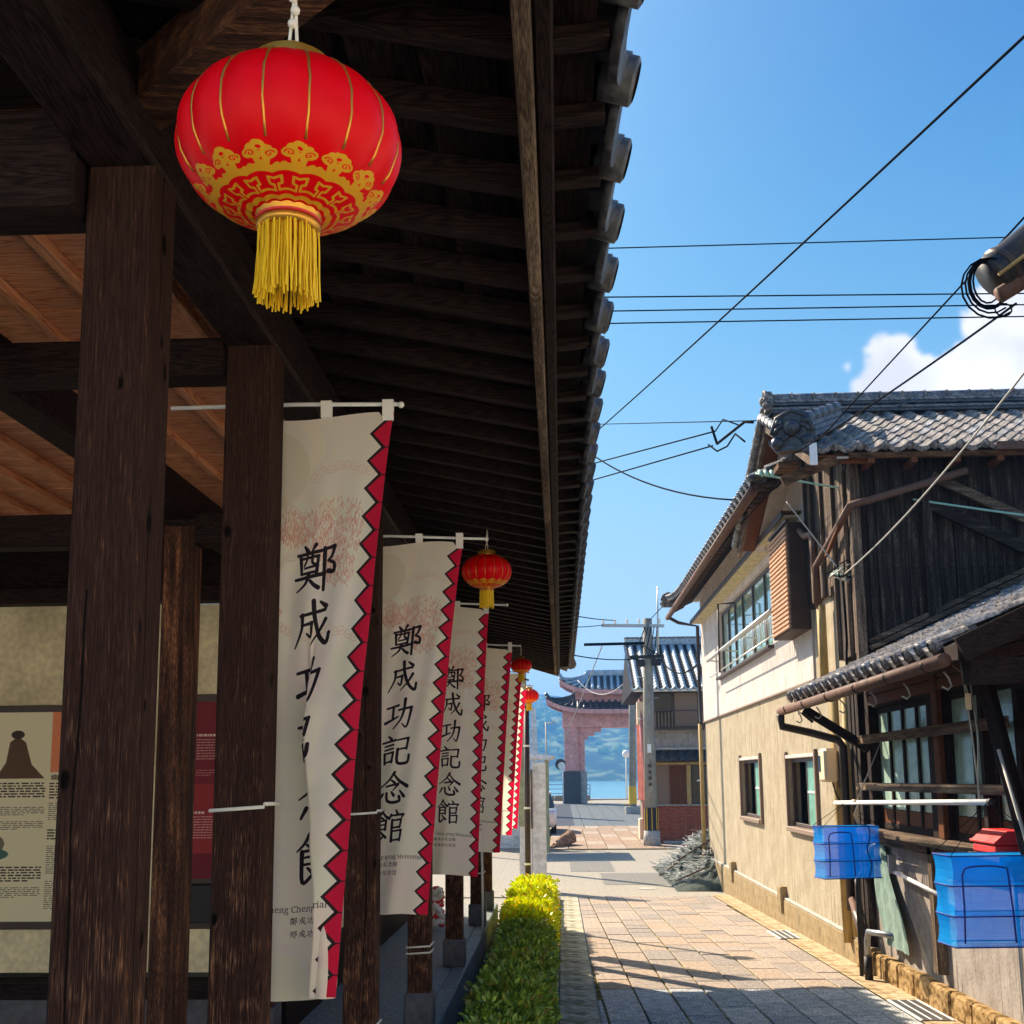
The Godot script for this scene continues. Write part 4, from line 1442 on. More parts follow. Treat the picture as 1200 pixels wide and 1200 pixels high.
	put(h, "corner_ornament", oni, M.tile_pale, Transform3D(Basis(), v(2.52, 5.70, 26.3)))
	bar(h, "corner_ridge", M.tile, v(2.5, 5.72, 26.4), v(4.5, 6.5, 26.3), 0.2, 0.16, 0.03)
	tube(h, "gutter_outlet", M.dark_pipe, [v(2.52, 5.36, 26.45), v(2.75, 5.22, 26.4), v(3.17, 5.12, 26.3), v(3.17, 2.95, 26.3), v(3.17, 2.90, 26.2)], 0.04)
	tube(h, "corner_pipe", M.yellow_pipe, [v(3.15, 2.9, 26.25), v(3.15, -0.5, 26.25)], 0.045)
	# pipes at the near end of the wall
	tube(h, "rain_pipe", M.yellow_pipe, [v(3.13, 3.75, 13.75), v(3.13, 2.95, 13.75), v(3.17, 2.8, 13.9), v(3.17, 2.75, 13.55), v(3.16, -0.1, 13.35)], 0.055)
	tube(h, "rain_pipe", M.yellow_pipe, [v(3.19, 2.6, 13.05), v(3.19, 0.0, 13.05)], 0.05)


func corner_ornament(s: float) -> ArrayMesh:
	# roof-end tile: a scalloped shield with scrolls and a boss, facing +z
	var st := start()
	var out := []
	for k in 22:
		var a := PI * (k / 21.0)
		var r := s * (1.0 + 0.08 * cos(k * 2.0))
		out.append(Vector2(cos(a) * r * 0.95, sin(a) * r * 1.1))
	out.append(Vector2(-s * 1.15, -s * 0.25))
	out.append(Vector2(-s * 0.8, -s * 0.75))
	out.append(Vector2(s * 0.8, -s * 0.75))
	out.append(Vector2(s * 1.15, -s * 0.25))
	add_prism(st, out, -s * 0.25, s * 0.35)
	st.set_smooth_group(0)
	add_ball(st, Vector3(0, s * 0.3, s * 0.28), s * 0.42)
	for g in [-1, 1]:
		add_ball(st, Vector3(g * s * 0.7, -s * 0.35, s * 0.25), s * 0.32)
		add_ball(st, Vector3(g * s * 0.6, s * 0.62, s * 0.22), s * 0.22)
		var curl := []
		for j in 9:
			curl.append(Vector3(g * s * (0.45 + 0.33 * cos(j * 0.7)), s * (0.1 + 0.33 * sin(j * 0.7)), s * 0.34))
		add_tube(st, curl, s * 0.1, s * 0.06, 6)
	add_tube(st, [Vector3(-s * 0.95, 0.02, s * 0.2), Vector3(-s * 0.7, s * 0.85, s * 0.2), Vector3(0, s * 1.2, s * 0.2), Vector3(s * 0.7, s * 0.85, s * 0.2), Vector3(s * 0.95, 0.02, s * 0.2)], s * 0.14, -1, 8)
	return done(st)


func add_ball(st: SurfaceTool, at: Vector3, r: float) -> void:
	var prof := []
	for k in 7:
		var a := -PI / 2 + PI * k / 6
		prof.append([cos(a) * r + 0.0001, sin(a) * r])
	add_lathe(st, prof, 10, at)


func multi_tiles(parent: Node, called: String, mesh: Mesh, m: Material, down: Basis, at: Vector3, cols: int, rows: int, w: float, step: float) -> void:
	# covered rows above the eave row: columns along the basis' own x
	var mm := MultiMesh.new()
	mm.transform_format = MultiMesh.TRANSFORM_3D
	mm.mesh = mesh
	mm.instance_count = cols * (rows - 1)
	var dir := down.x.normalized()
	if dir.z > 0:
		dir = -dir
	for r in range(1, rows):
		for k in cols:
			mm.set_instance_transform((r - 1) * cols + k, Transform3D(down, at + dir * w * k - down.z * step * r + down.y * 0.005))
	var mi := MultiMeshInstance3D.new()
	mi.name = called
	mi.multimesh = mm
	mi.material_override = m
	parent.add_child(mi, true)
	mi.global_transform = Transform3D()
	stuff(mi)


# ---------------------------------------------------------------- dark timber house with the lean-to in front
func build_timber_house() -> void:
	var h := thing("timber_house", "old black boarded house with tiled gable roof and low lean-to along the lane", "house", v(5, -0.3, 11))
	var r := RandomNumberGenerator.new()
	r.seed = 21
	# weathered boards facing the lane
	for k in 17:
		var d0 := 12.36 + k * 0.14
		var low := 2.98 if d0 < 13.2 else 3.86
		low += r.randf_range(-0.05, 0.05)
		var top := 5.02 + 0.44 * minf(d0 - 12.0, 2.4) - 0.10
		bb(h, "board", M.grey_y if r.randf() < 0.75 else M.black_y, 3.2 - r.randf_range(0.0, 0.02), 3.248, low, top, d0 + 0.004, d0 + 0.134, 0.006)
		if k % 4 == 1:
			bb(h, "batten", M.grey_y, 3.155, 3.195, low, top - 0.06, d0 + 0.05, d0 + 0.09, 0.004)
	bb(h, "corner_post", M.grey_y, 3.16, 3.26, 2.9, 5.1, 12.25, 12.35, 0.008)
	# black boards facing the viewer
	for k in 30:
		var x := 3.265 + k * 0.165
		bb(h, "board", M.black_y, x, x + 0.159, 2.75, 5.25, 12.29 + r.randf_range(0.0, 0.018), 12.335, 0.005)
	for k in 7:
		bb(h, "batten", M.black_y, 3.33 + k * 0.66, 3.365 + k * 0.66, 2.75, 5.2, 12.255, 12.289, 0.004)
	bb(h, "end_wall", M.black_y, 3.26, 8.3, 2.4, 5.3, 12.34, 12.44, 0.0)
	bar(h, "diagonal_beam", M.grey_x, v(4.02, 4.90, 12.2), v(5.2, 4.30, 12.2), 0.06, 0.10)
	bar(h, "diagonal_beam", M.black_x, v(3.95, 4.62, 12.22), v(5.4, 3.88, 12.22), 0.05, 0.13)
	bb(h, "wall_post", M.black_y, 3.9, 4.0, 3.3, 4.95, 12.19, 12.25, 0.005)
	# gable roof, ridge across the street's direction
	prism_x(h, "roof_deck", M.old_x, [Vector2(12.02, 5.13), Vector2(12.02, 5.17), Vector2(14.6, 6.33), Vector2(17.2, 5.17), Vector2(17.2, 5.11), Vector2(14.6, 6.25)], 2.72, 8.6)
	prism_x(h, "gable_wall", M.white_wall, [Vector2(12.45, 5.0), Vector2(12.45, 5.22), Vector2(14.6, 6.2), Vector2(16.8, 5.22), Vector2(16.8, 5.0)], 3.26, 3.4)
	for k in [[12.0, 14.6], [17.2, 14.6]]:
		bar(h, "barge_board", M.grey_z, v(2.74, 5.06, k[0]), v(2.74, 6.24, k[1]), 0.045, 0.17)
		bar(h, "verge_soffit", M.brown, v(2.87, 5.09, k[0]), v(2.87, 6.22, k[1]), 0.2, 0.02)
		bar(h, "verge_cove", M.white_wall, v(3.11, 5.07, k[0]), v(3.11, 6.2, k[1]), 0.26, 0.02)
		var st := start(true)
		for j in 12:
			var t0 := j / 12.0
			var t1 := (j + 1.08) / 12.0
			add_tube(st, [v(2.68, 5.17 + 1.16 * t0, lerpf(k[0], k[1], t0)), v(2.68, 5.19 + 1.16 * t1, lerpf(k[0], k[1], t1))], 0.06, 0.05, 8)
		put(h, "verge_tiles", done(st), M.tile)
	var sl := atan(0.4496)
	var down := Basis(Vector3(1, 0, 0), Vector3(0, cos(sl), sin(sl)), Vector3(0, -sin(sl), cos(sl)))
	var edge := tile_mesh(0.262, 0.3, 10, 0.03, 0.042)
	var tile := tile_mesh(0.262, 0.29, 8, 0.0, 0.0)
	for row in 12:
		for col in 14:
			var at := v(2.74 + col * 0.262, 5.165, 11.95) - down.z * (0.235 * row)
			var tilt := Basis(Vector3(0, 1, 0), r.randf_range(-0.012, 0.012))
			put(h, "roof_tile", edge if row == 0 else tile, M.tile_pale if r.randf() < 0.8 else M.tile, Transform3D(tilt * down, at + Vector3(0, r.randf_range(-0.004, 0.004), 0)))
	multi_tiles_x(h, down, v(2.74 + 14 * 0.262, 5.165, 11.95), 8, 12)
	# stacked ridge with round capping
	for k in 4:
		bb(h, "ridge_course", M.tile if k % 2 else M.tile_dark, 2.78, 8.5, 6.36 + k * 0.052, 6.40 + k * 0.052, 14.46 + 0.008 * k + 0.016 * (k % 2), 14.74 - 0.008 * k - 0.016 * (k % 2), 0.006)
	for k in 20:
		var x := 2.8 + k * 0.285
		tube(h, "ridge_cap", M.tile, [v(x, 6.585, 14.6), v(x + 0.26, 6.585, 14.6)], 0.075, -1, 10)
		tube(h, "ridge_collar", M.tile_pale, [v(x + 0.26, 6.585, 14.6), v(x + 0.285, 6.585, 14.6)], 0.086, -1, 10)
	put(h, "ridge_ornament", corner_ornament(0.15), M.tile_pale, Transform3D(Basis(Vector3.UP, -PI / 2), v(2.76, 6.52, 14.6)))
	# descending corner ridge and its ornament
	for k in 3:
		bar(h, "corner_ridge", M.tile, v(2.62, 5.36 + k * 0.06, 12.25), v(3.35, 5.88 + k * 0.06, 13.4), 0.24 - k * 0.05, 0.055, 0.008)
	for k in 6:
		var t0 := k / 6.0
		var t1 := (k + 0.9) / 6.0
		var a := v(2.62, 5.56, 12.25)
		var b := v(3.35, 6.08, 13.4)
		tube(h, "ridge_cap", M.tile, [a.lerp(b, t0), a.lerp(b, t1)], 0.08, 0.07, 10)
	put(h, "corner_ornament", corner_ornament(0.23), M.tile_dark, Transform3D(Basis(Vector3.UP, -0.35), v(2.56, 5.36, 12.14)))
	bar(h, "eave_bracket", M.pale_wood, v(2.40, 4.83, 12.04), v(3.06, 5.10, 12.04), 0.05, 0.11)
	bb(h, "eave_end", M.brown, 2.72, 3.4, 5.03, 5.10, 12.06, 12.12, 0.004)
	bb(h, "bracket_block", M.pale_wood, 2.4, 2.62, 5.02, 5.1, 12.2, 12.5, 0.01)
	bb(h, "pale_board", M.white_paint, 2.68, 2.76, 4.98, 5.22, 11.93, 11.95, 0.003)
	bb(h, "eave_purlin", M.pale_wood, 3.1, 8.3, 5.06, 5.12, 11.98, 12.04, 0.006)
	for k in 11:
		bb(h, "rafter_end", M.brown, 3.3 + k * 0.45, 3.37 + k * 0.45, 5.0, 5.06, 11.98, 12.3, 0.006)
	bb(h, "rusty_flashing", M.copper, 4.62, 5.4, 5.10, 5.19, 11.90, 11.93, 0.004)
	# long rain pipe across the boards
	tube(h, "rain_pipe", M.copper, [v(4.36, 4.93, 12.1), v(3.3, 4.62, 12.1), v(3.12, 4.58, 12.1), v(3.1, 4.45, 12.6), v(3.1, 4.22, 13.78), v(3.1, 3.72, 13.75)], 0.042)
	tube(h, "rain_pipe", M.copper, [v(3.13, 5.0, 15.0), v(3.12, 4.72, 14.4), v(3.11, 4.66, 13.95), v(3.11, 4.15, 13.85)], 0.045)
	bar(h, "prop_stick", M.brown, v(3.05, 4.2, 13.0), v(3.1, 4.5, 12.4), 0.04, 0.04)

	# lean-to: wall to the lane
	wall(h, "lower_wall", M.grey_plaster, v(3.25, -0.4, 4.0), Vector3(0, 0, -1), Vector3(1, 0, 0), 8.9, 1.52, [], 0.16)
	var st := start()
	for k in 18:
		var d0 := 4.0 + k * 0.5
		add_box(st, Vector3(0.11, 0.44 + r.randf_range(-0.02, 0.02), 0.497), 0.02, Transform3D(Basis(), v(3.215 + r.randf_range(-0.01, 0.01), -0.18 - 0.006 * k, d0 + 0.25)))
	put(h, "stone_base", done(st), M.yellow_stone)
	bb(h, "stone_base_end", M.plinth, 3.16, 3.26, -0.7, -0.02, 12.4, 12.78, 0.01)
	wall(h, "window_wall", M.old_y, v(3.25, 1.13, 4.0), Vector3(0, 0, -1), Vector3(1, 0, 0), 8.4, 1.66, [[4.45, 5.93, 0.07, 1.29], [6.42, 8.2, 0.07, 1.29], [3.42, 4.36, 0.0, 1.2]], 0.14)
	bb(h, "wall_return", M.black_y, 3.26, 3.4, 1.13, 2.8, 12.42, 12.95, 0.0)
	bb(h, "window_sill", M.grey_z, 3.08, 3.248, 1.135, 1.195, 8.4, 12.45, 0.006)
	bb(h, "sill_beam", M.grey_z, 3.16, 3.248, 1.05, 1.13, 4.0, 12.5, 0.006)
	for bay in [[8.45, 9.93, [8.95, 9.4]], [10.42, 12.2, [10.85, 11.3, 11.75]]]:
		var f := bb(h, "window", M.old_z, 3.29, 3.33, 1.2, 1.26, bay[0], bay[1], 0.003)
		bb(f, "frame", M.old_z, 3.29, 3.33, 2.36, 2.42, bay[0], bay[1], 0.003)
		var edges: Array = [bay[0]] + bay[2] + [bay[1]]
		for k in edges.size():
			bb(f, "glazing_bar", M.old_y, 3.285, 3.335, 1.26, 2.36, edges[k] - 0.028, edges[k] + 0.028, 0.003)
		for k in edges.size() - 1:
			bb(f, "pane", M.frosted, 3.305, 3.311, 1.40, 2.36, edges[k] + 0.028, edges[k + 1] - 0.028, 0.0)
			bb(f, "kick_board", M.brown, 3.298, 3.32, 1.26, 1.395, edges[k] + 0.028, edges[k + 1] - 0.028, 0.003)
	bb(h, "bay_post", M.brown, 3.2, 3.25, 1.2, 2.6, 9.98, 10.12, 0.006)
	bb(h, "bay_post", M.old_y, 3.21, 3.25, 1.2, 2.6, 12.2, 12.34, 0.006)
	bb(h, "room_back", M.frame, 3.9, 3.95, 0.4, 2.9, 4.0, 12.3, 0.0)
	bb(h, "door", M.orange_wood, 3.30, 3.34, 1.13, 2.33, 7.43, 8.35, 0.004)
	for k in 3:
		bb(h, "lintel_board", M.brown, 3.215, 3.249, 2.45 + k * 0.11, 2.55 + k * 0.11, 7.3, 12.35, 0.005)
	for d in [12.46, 12.62, 12.78]:
		bb(h, "corner_board", M.black_y, 3.17, 3.25, -0.25, 2.95, d, d + 0.12, 0.006)
	bar(h, "window_rail", M.grey_z, v(3.1, 2.1, 8.2), v(3.1, 2.095, 12.3), 0.05, 0.085)
	bar(h, "window_rail", M.grey_z, v(3.1, 1.63, 8.2), v(3.1, 1.62, 12.3), 0.06, 0.075)
	bb(h, "rail_post", M.old_y, 3.12, 3.2, 1.2, 2.45, 8.72, 8.80, 0.004)
	bb(h, "wall_batten", M.grey_y, 3.16, 3.248, 0.06, 1.14, 10.25, 10.36, 0.005)
	tube(h, "wall_pipe", M.white_metal, [v(3.18, 0.82, 11.5), v(3.16, 0.74, 10.1)], 0.02)
	bb(h, "pipe_clamp", M.steel, 3.13, 3.2, 0.8, 0.98, 11.45, 11.5, 0.004)
	# lean-to roof
	var deck := [Vector2(2.5, 2.52), Vector2(2.5, 2.56), Vector2(5.9, 4.13), Vector2(5.9, 4.05)]
	prism(h, "lean_to_deck", M.old_x, deck, 7.22, 12.25)
	var dn := Basis(Vector3(0, 0, 1), Vector3(-0.418, 0.908, 0).normalized(), Vector3(-0.908, -0.418, 0).normalized())
	for row in 14:
		for col in 18:
			var at := v(2.44, 2.555, 12.25 - col * 0.278) - dn.z * (0.24 * row)
			var m: Material = M.tile_pale if r.randf() < 0.75 else M.tile
			put(h, "lean_to_tile", tile_mesh(0.278, 0.3, 10, 0.03, 0.05) if row == 0 else tile_mesh(0.278, 0.29, 8, 0.0, 0.0), m, Transform3D(dn, at + Vector3(0, r.randf_range(-0.004, 0.006), 0) - dn.x * 0.278))
	var gut := start(true)
	add_tube(gut, [v(2.41, 2.45, 7.3), v(2.41, 2.43, 12.75)], 0.046, -1, 10)
	put(h, "lean_to_gutter", done(gut), M.copper)
	for d in [7.6, 8.5, 9.4, 10.4, 11.4, 12.3]:
		var hook := []
		for j in 10:
			hook.append(v(2.41 + 0.056 * cos(-0.3 + j * 0.42), 2.445 - 0.056 * sin(-0.3 + j * 0.42), d))
		tube(h, "gutter_hook", M.dark_pipe, hook, 0.006, -1, 5)
		var curl := [v(2.50, 2.40, d), v(2.53, 2.36, d), v(2.545, 2.31, d), v(2.52, 2.285, d), v(2.485, 2.305, d)]
		tube(h, "gutter_hook", M.rail_metal, curl, 0.007, -1, 5)
	for k in 15:
		bar(h, "lean_to_rafter", M.old_x, v(3.2, 2.80, 7.35 + k * 0.345), v(2.5, 2.475, 7.35 + k * 0.345), 0.05, 0.07)
	bb(h, "lean_to_fascia", M.old_z, 2.47, 2.498, 2.44, 2.55, 7.22, 12.3, 0.004)
	bar(h, "lean_to_barge", M.old_x, v(2.48, 2.50, 7.2), v(5.9, 4.05, 7.2), 0.04, 0.16)
	bb(h, "porch_beam", M.old_x, 2.55, 6.0, 2.3, 2.46, 7.25, 7.4, 0.006)
	bar(h, "brace", M.old_x, v(2.55, 2.42, 12.2), v(3.2, 2.0, 12.2), 0.07, 0.09)
	var flash := start()
	add_bar(flash, v(3.28, 3.06, 12.2), v(6.0, 4.27, 12.2), 0.1, 0.05)
	add_bar(flash, v(3.28, 3.13, 12.24), v(6.0, 4.34, 12.24), 0.06, 0.05)
	put(h, "flashing", done(flash), M.grey_x)
	tube(h, "downpipe", M.dark_pipe, [v(2.40, 2.40, 12.72), v(2.42, 2.27, 12.76), v(2.75, 2.2, 12.85), v(3.05, 2.12, 12.9), v(3.1, 2.05, 12.9), v(3.1, 0.3, 12.9)], 0.045)
	tube(h, "downpipe", M.dark_pipe, [v(3.06, 0.32, 12.55), v(3.1, 0.1, 12.4), v(3.1, -0.31, 12.4)], 0.045)
	tube(h, "waste_pipe", M.copper, [v(3.1, 0.42, 12.85), v(3.08, 0.12, 12.45), v(3.1, 0.05, 12.4)], 0.04)
	tube(h, "waste_pipe", M.steel, [v(3.22, 0.2, 11.6), v(3.1, 0.2, 11.8), v(3.04, 0.19, 12.0), v(3.03, 0.1, 12.03), v(3.03, -0.08, 12.03)], 0.032)
	tube(h, "waste_pipe", M.black, [v(3.03, -0.05, 12.03), v(3.03, -0.29, 12.03)], 0.042)
	tube(h, "thin_pipe", M.black, [v(3.15, 0.72, 12.6), v(3.02, 0.66, 12.3), v(3.02, 0.6, 12.28), v(3.02, -0.28, 12.28)], 0.02)
	# unseen white wall added beside and behind the viewer to bounce sunlight
	wall(h, "bounce_wall", M.bounce_white, v(3.25, -0.3, -14.0), Vector3(0, 0, -1), Vector3(1, 0, 0), 17.98, 4.2, [[14.0, 15.6, 1.3, 2.5], [8.0, 9.6, 1.3, 2.5]], 0.16)
	bb(h, "bounce_wall_window", M.frosted, 3.33, 3.34, 0.9, 2.3, -6.1, -4.3, 0.0)
	bb(h, "bounce_wall_window", M.frosted, 3.33, 3.34, 0.9, 2.3, -0.1, 1.7, 0.0)
	prism(h, "bounce_wall_roof", M.tile, [Vector2(2.75, 3.86), Vector2(2.75, 3.92), Vector2(5.8, 5.2), Vector2(8.4, 3.9), Vector2(8.4, 3.8), Vector2(5.8, 5.1)], -14.2, 3.9)
	# the rest of the house behind
	bb(h, "side_wall", M.black_y, 8.2, 8.3, -0.4, 3.8, -14.0, 12.3, 0.0)
	bb(h, "near_wall", M.black_y, 3.3, 8.2, -0.4, 3.0, 3.9, 4.0, 0.0)
	bb(h, "ground_room", M.black_y, 3.42, 8.2, -0.4, 2.4, 12.3, 12.4, 0.0)


# polygon in the d-y plane swept across x0..x1
func prism_x(parent: Node, called: String, m: Material, poly: Array, x0: float, x1: float) -> MeshInstance3D:
	var st := start()
	add_prism(st, poly, 0.0, x1 - x0)
	# the prism lies along -z; turn it so that its polygon's x runs along d and its depth along x
	var b := Basis(Vector3(0, 0, -1), Vector3(0, 1, 0), Vector3(-1, 0, 0))
	return put(parent, called, done(st), m, Transform3D(b, Vector3(x0, 0, 0)))


func multi_tiles_x(parent: Node, down: Basis, at: Vector3, cols: int, rows: int) -> void:
	var mm := MultiMesh.new()
	mm.transform_format = MultiMesh.TRANSFORM_3D
	mm.mesh = tile_mesh(0.262, 0.29, 8, 0.0, 0.0)
	mm.instance_count = cols * rows + 22 * 12
	var n := 0
	for r in rows:
		for k in cols:
			mm.set_instance_transform(n, Transform3D(down, at + Vector3(0.262 * k, 0, 0) - down.z * 0.235 * r))
			n += 1
	var back := Basis(Vector3(-1, 0, 0), down.y * Vector3(1, 1, -1), down.z * Vector3(1, 1, -1))
	for r in 12:
		for k in 22:
			mm.set_instance_transform(n, Transform3D(back, v(2.74 + 0.262 * (k + 1), 5.165, 17.25) - back.z * 0.235 * r))
			n += 1
	var mi := MultiMeshInstance3D.new()
	mi.name = "far_roof_tiles"
	mi.multimesh = mm
	mi.material_override = M.tile_pale
	parent.add_child(mi, true)
	mi.global_transform = Transform3D()
	stuff(mi)


# unseen white house added behind the viewer to reflect sun onto the hall
func build_bounce_house() -> void:
	var h := thing("bounce_house", "unseen white house with tiled roof added behind the viewer to bounce light", "house", v(-3, 0, -16))
	wall(h, "wall", M.bounce_white, v(-11.0, -0.2, -16.0), Vector3(1, 0, 0), Vector3(0, 0, 1), 14.0, 5.8, [[2.0, 3.6, 1.2, 2.5], [6.2, 7.6, 0.2, 2.4], [10.0, 11.6, 1.2, 2.5], [2.0, 3.6, 3.8, 5.0], [10.0, 11.6, 3.8, 5.0]], 0.18)
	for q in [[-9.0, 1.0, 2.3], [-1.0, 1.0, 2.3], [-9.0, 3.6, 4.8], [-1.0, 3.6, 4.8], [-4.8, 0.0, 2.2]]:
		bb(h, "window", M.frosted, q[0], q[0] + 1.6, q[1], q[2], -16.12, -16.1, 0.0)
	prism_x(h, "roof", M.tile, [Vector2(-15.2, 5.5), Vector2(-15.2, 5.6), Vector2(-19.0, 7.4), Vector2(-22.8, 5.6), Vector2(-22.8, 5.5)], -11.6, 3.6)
	bb(h, "rear_wall", M.bounce_white, -11.0, 3.0, -0.2, 5.6, -22.2, -22.0, 0.0)
	bb(h, "end_wall", M.bounce_white, -11.0, -10.8, -0.2, 5.6, -22.0, -16.2, 0.0)
	bb(h, "end_wall", M.bounce_white, 2.8, 3.0, -0.2, 5.6, -22.0, -16.2, 0.0)


# ---------------------------------------------------------------- house past the crossing
func build_far_house() -> void:
	var h := thing("tiled_roof_house", "old wooden house past the crossing with blue grey roof and brick base", "house", v(4.5, -0.48, 42))
	bb(h, "wall", M.frame_grey, 2.95, 7.2, -0.6, 4.7, 40.0, 44.0, 0.01)
	# brick base, laid course by course
	var st := start()
	for row in 15:
		for k in 15:
			var x := 2.97 + k * 0.222 + (0.111 if row % 2 else 0.0)
			add_box(st, Vector3(0.205, 0.068, 0.08), 0.005, Transform3D(Basis(), v(x + 0.11, -0.44 + row * 0.08, 39.95)))
	stuff(put(h, "bricks", done(st), M.brick))
	bb(h, "mortar", M.concrete, 2.97, 6.4, -0.6, 0.72, 39.95, 39.99, 0.0)
	bb(h, "brick_ledge", M.concrete, 2.95, 6.5, 0.735, 0.78, 39.86, 40.0, 0.006)
	bb(h, "foot_slab", M.concrete, 3.4, 5.4, -0.6, -0.42, 39.5, 39.9, 0.02)
	var dr := bb(h, "door", M.brown, 3.7, 4.26, 0.79, 2.1, 39.93, 39.99, 0.006)
	for k in 9:
		bb(dr, "door_strip", M.brown, 3.72 + k * 0.06, 3.755 + k * 0.06, 0.82, 2.07, 39.915, 39.93, 0.002)
	bb(h, "door_post", M.yellow_pipe, 4.27, 4.42, 0.79, 2.1, 39.92, 39.99, 0.006)
	var w := bb(h, "window", M.frame, 4.44, 5.3, 0.79, 2.1, 39.95, 39.99, 0.004)
	bb(w, "pane", M.car_glass, 4.47, 5.27, 0.85, 2.05, 39.94, 39.948, 0.0)
	bb(w, "notice", M.white_paint, 4.62, 4.74, 1.55, 1.6, 39.93, 39.938, 0.0)
	bb(h, "lintel", M.yellow_pipe, 3.05, 6.4, 2.11, 2.2, 39.86, 39.99, 0.006)
	# small tiled pent roof
	var down := Basis(Vector3(1, 0, 0), Vector3(0, 0.86, 0.5), Vector3(0, -0.5, 0.86))
	for k in 12:
		put(h, "pent_tile", tile_mesh(0.3, 0.35, 8, 0.04, 0.06), M.tile_dark, Transform3D(down, v(2.95 + k * 0.3, 2.28, 39.35)))
		put(h, "pent_tile", tile_mesh(0.3, 0.35, 8, 0.0, 0.0), M.tile_dark, Transform3D(down, v(2.95 + k * 0.3, 2.44, 39.63)))
	bb(h, "pent_board", M.concrete, 2.95, 6.5, 2.62, 2.7, 39.8, 40.0, 0.01)
	bb(h, "stained_wall", M.grey_plaster, 2.96, 6.5, 2.7, 3.3, 39.93, 39.99, 0.0)
	# balcony and upstairs windows
	bb(h, "balcony_floor", M.frame, 2.95, 6.5, 3.3, 3.36, 39.6, 39.99, 0.006)
	bb(h, "balcony_rail", M.frame, 2.95, 6.5, 3.92, 3.96, 39.6, 39.64, 0.004)
	for k in 30:
		bb(h, "baluster", M.frame_grey, 3.0 + k * 0.115, 3.02 + k * 0.115, 3.36, 3.92, 39.61, 39.63, 0.0)
	for k in 3:
		var p := bb(h, "window", M.frame, 3.0 + k * 0.9, 3.86 + k * 0.9, 3.38, 4.6, 39.94, 39.99, 0.004)
		bb(p, "pane", M.car_glass if k != 1 else M.frame_grey, 3.04 + k * 0.9, 3.82 + k * 0.9, 3.42, 4.56, 39.925, 39.935, 0.0)
	# roof
	prism_x(h, "roof_deck", M.dark_x, [Vector2(39.4, 4.66), Vector2(39.4, 4.72), Vector2(43.3, 6.62), Vector2(47.2, 4.72), Vector2(47.2, 4.6)], 2.5, 7.6)
	bb(h, "eave_gutter", M.white_metal, 2.5, 7.5, 4.58, 4.66, 39.36, 39.44, 0.01)
	var sl := atan(0.487)
	var dn := Basis(Vector3(1, 0, 0), Vector3(0, cos(sl), sin(sl)), Vector3(0, -sin(sl), cos(sl)))
	multi_tiles(h, "roof_tiles", tile_mesh(0.31, 0.32, 10, 0.035, 0.0), M.tile_blue, Basis(dn.x, dn.y * 1.35, dn.z), v(2.42, 4.66, 39.3) + dn.z * 0.26, 16, 18, 0.31, 0.26)
	bb(h, "ridge", M.tile_blue, 2.45, 7.6, 6.6, 6.86, 43.15, 43.45, 0.03)
	bb(h, "ridge_trim", M.tile_pale, 2.45, 7.6, 6.84, 6.9, 43.1, 43.5, 0.02)
	# clutter on the side wall: rusty sheets, pipes and posts
	bb(h, "rusty_sheet", M.gate_rust, 2.86, 2.94, 0.9, 4.2, 40.4, 43.8, 0.006)
	bb(h, "meter_box", M.beige, 2.66, 2.9, 3.5, 4.3, 40.1, 40.5, 0.02)
	tube(h, "drainpipe", M.pink_pipe, [v(2.78, 4.4, 40.2), v(2.82, 3.2, 40.1), v(3.0, -0.45, 39.5)], 0.07)
	tube(h, "drainpipe", M.pink_pipe, [v(2.86, 4.2, 41.4), v(2.9, 2.4, 41.3), v(2.92, -0.45, 41.2)], 0.07)
	bb(h, "corner_post", M.yellow_pipe, 3.0, 3.1, 0.4, 2.2, 39.8, 39.95, 0.01)
	bb(h, "corner_post", M.brown, 2.92, 3.08, -0.5, 0.6, 39.7, 39.9, 0.02)
	bb(h, "step_block", M.beige, 2.75, 2.98, -0.5, 0.25, 41.6, 42.3, 0.03)


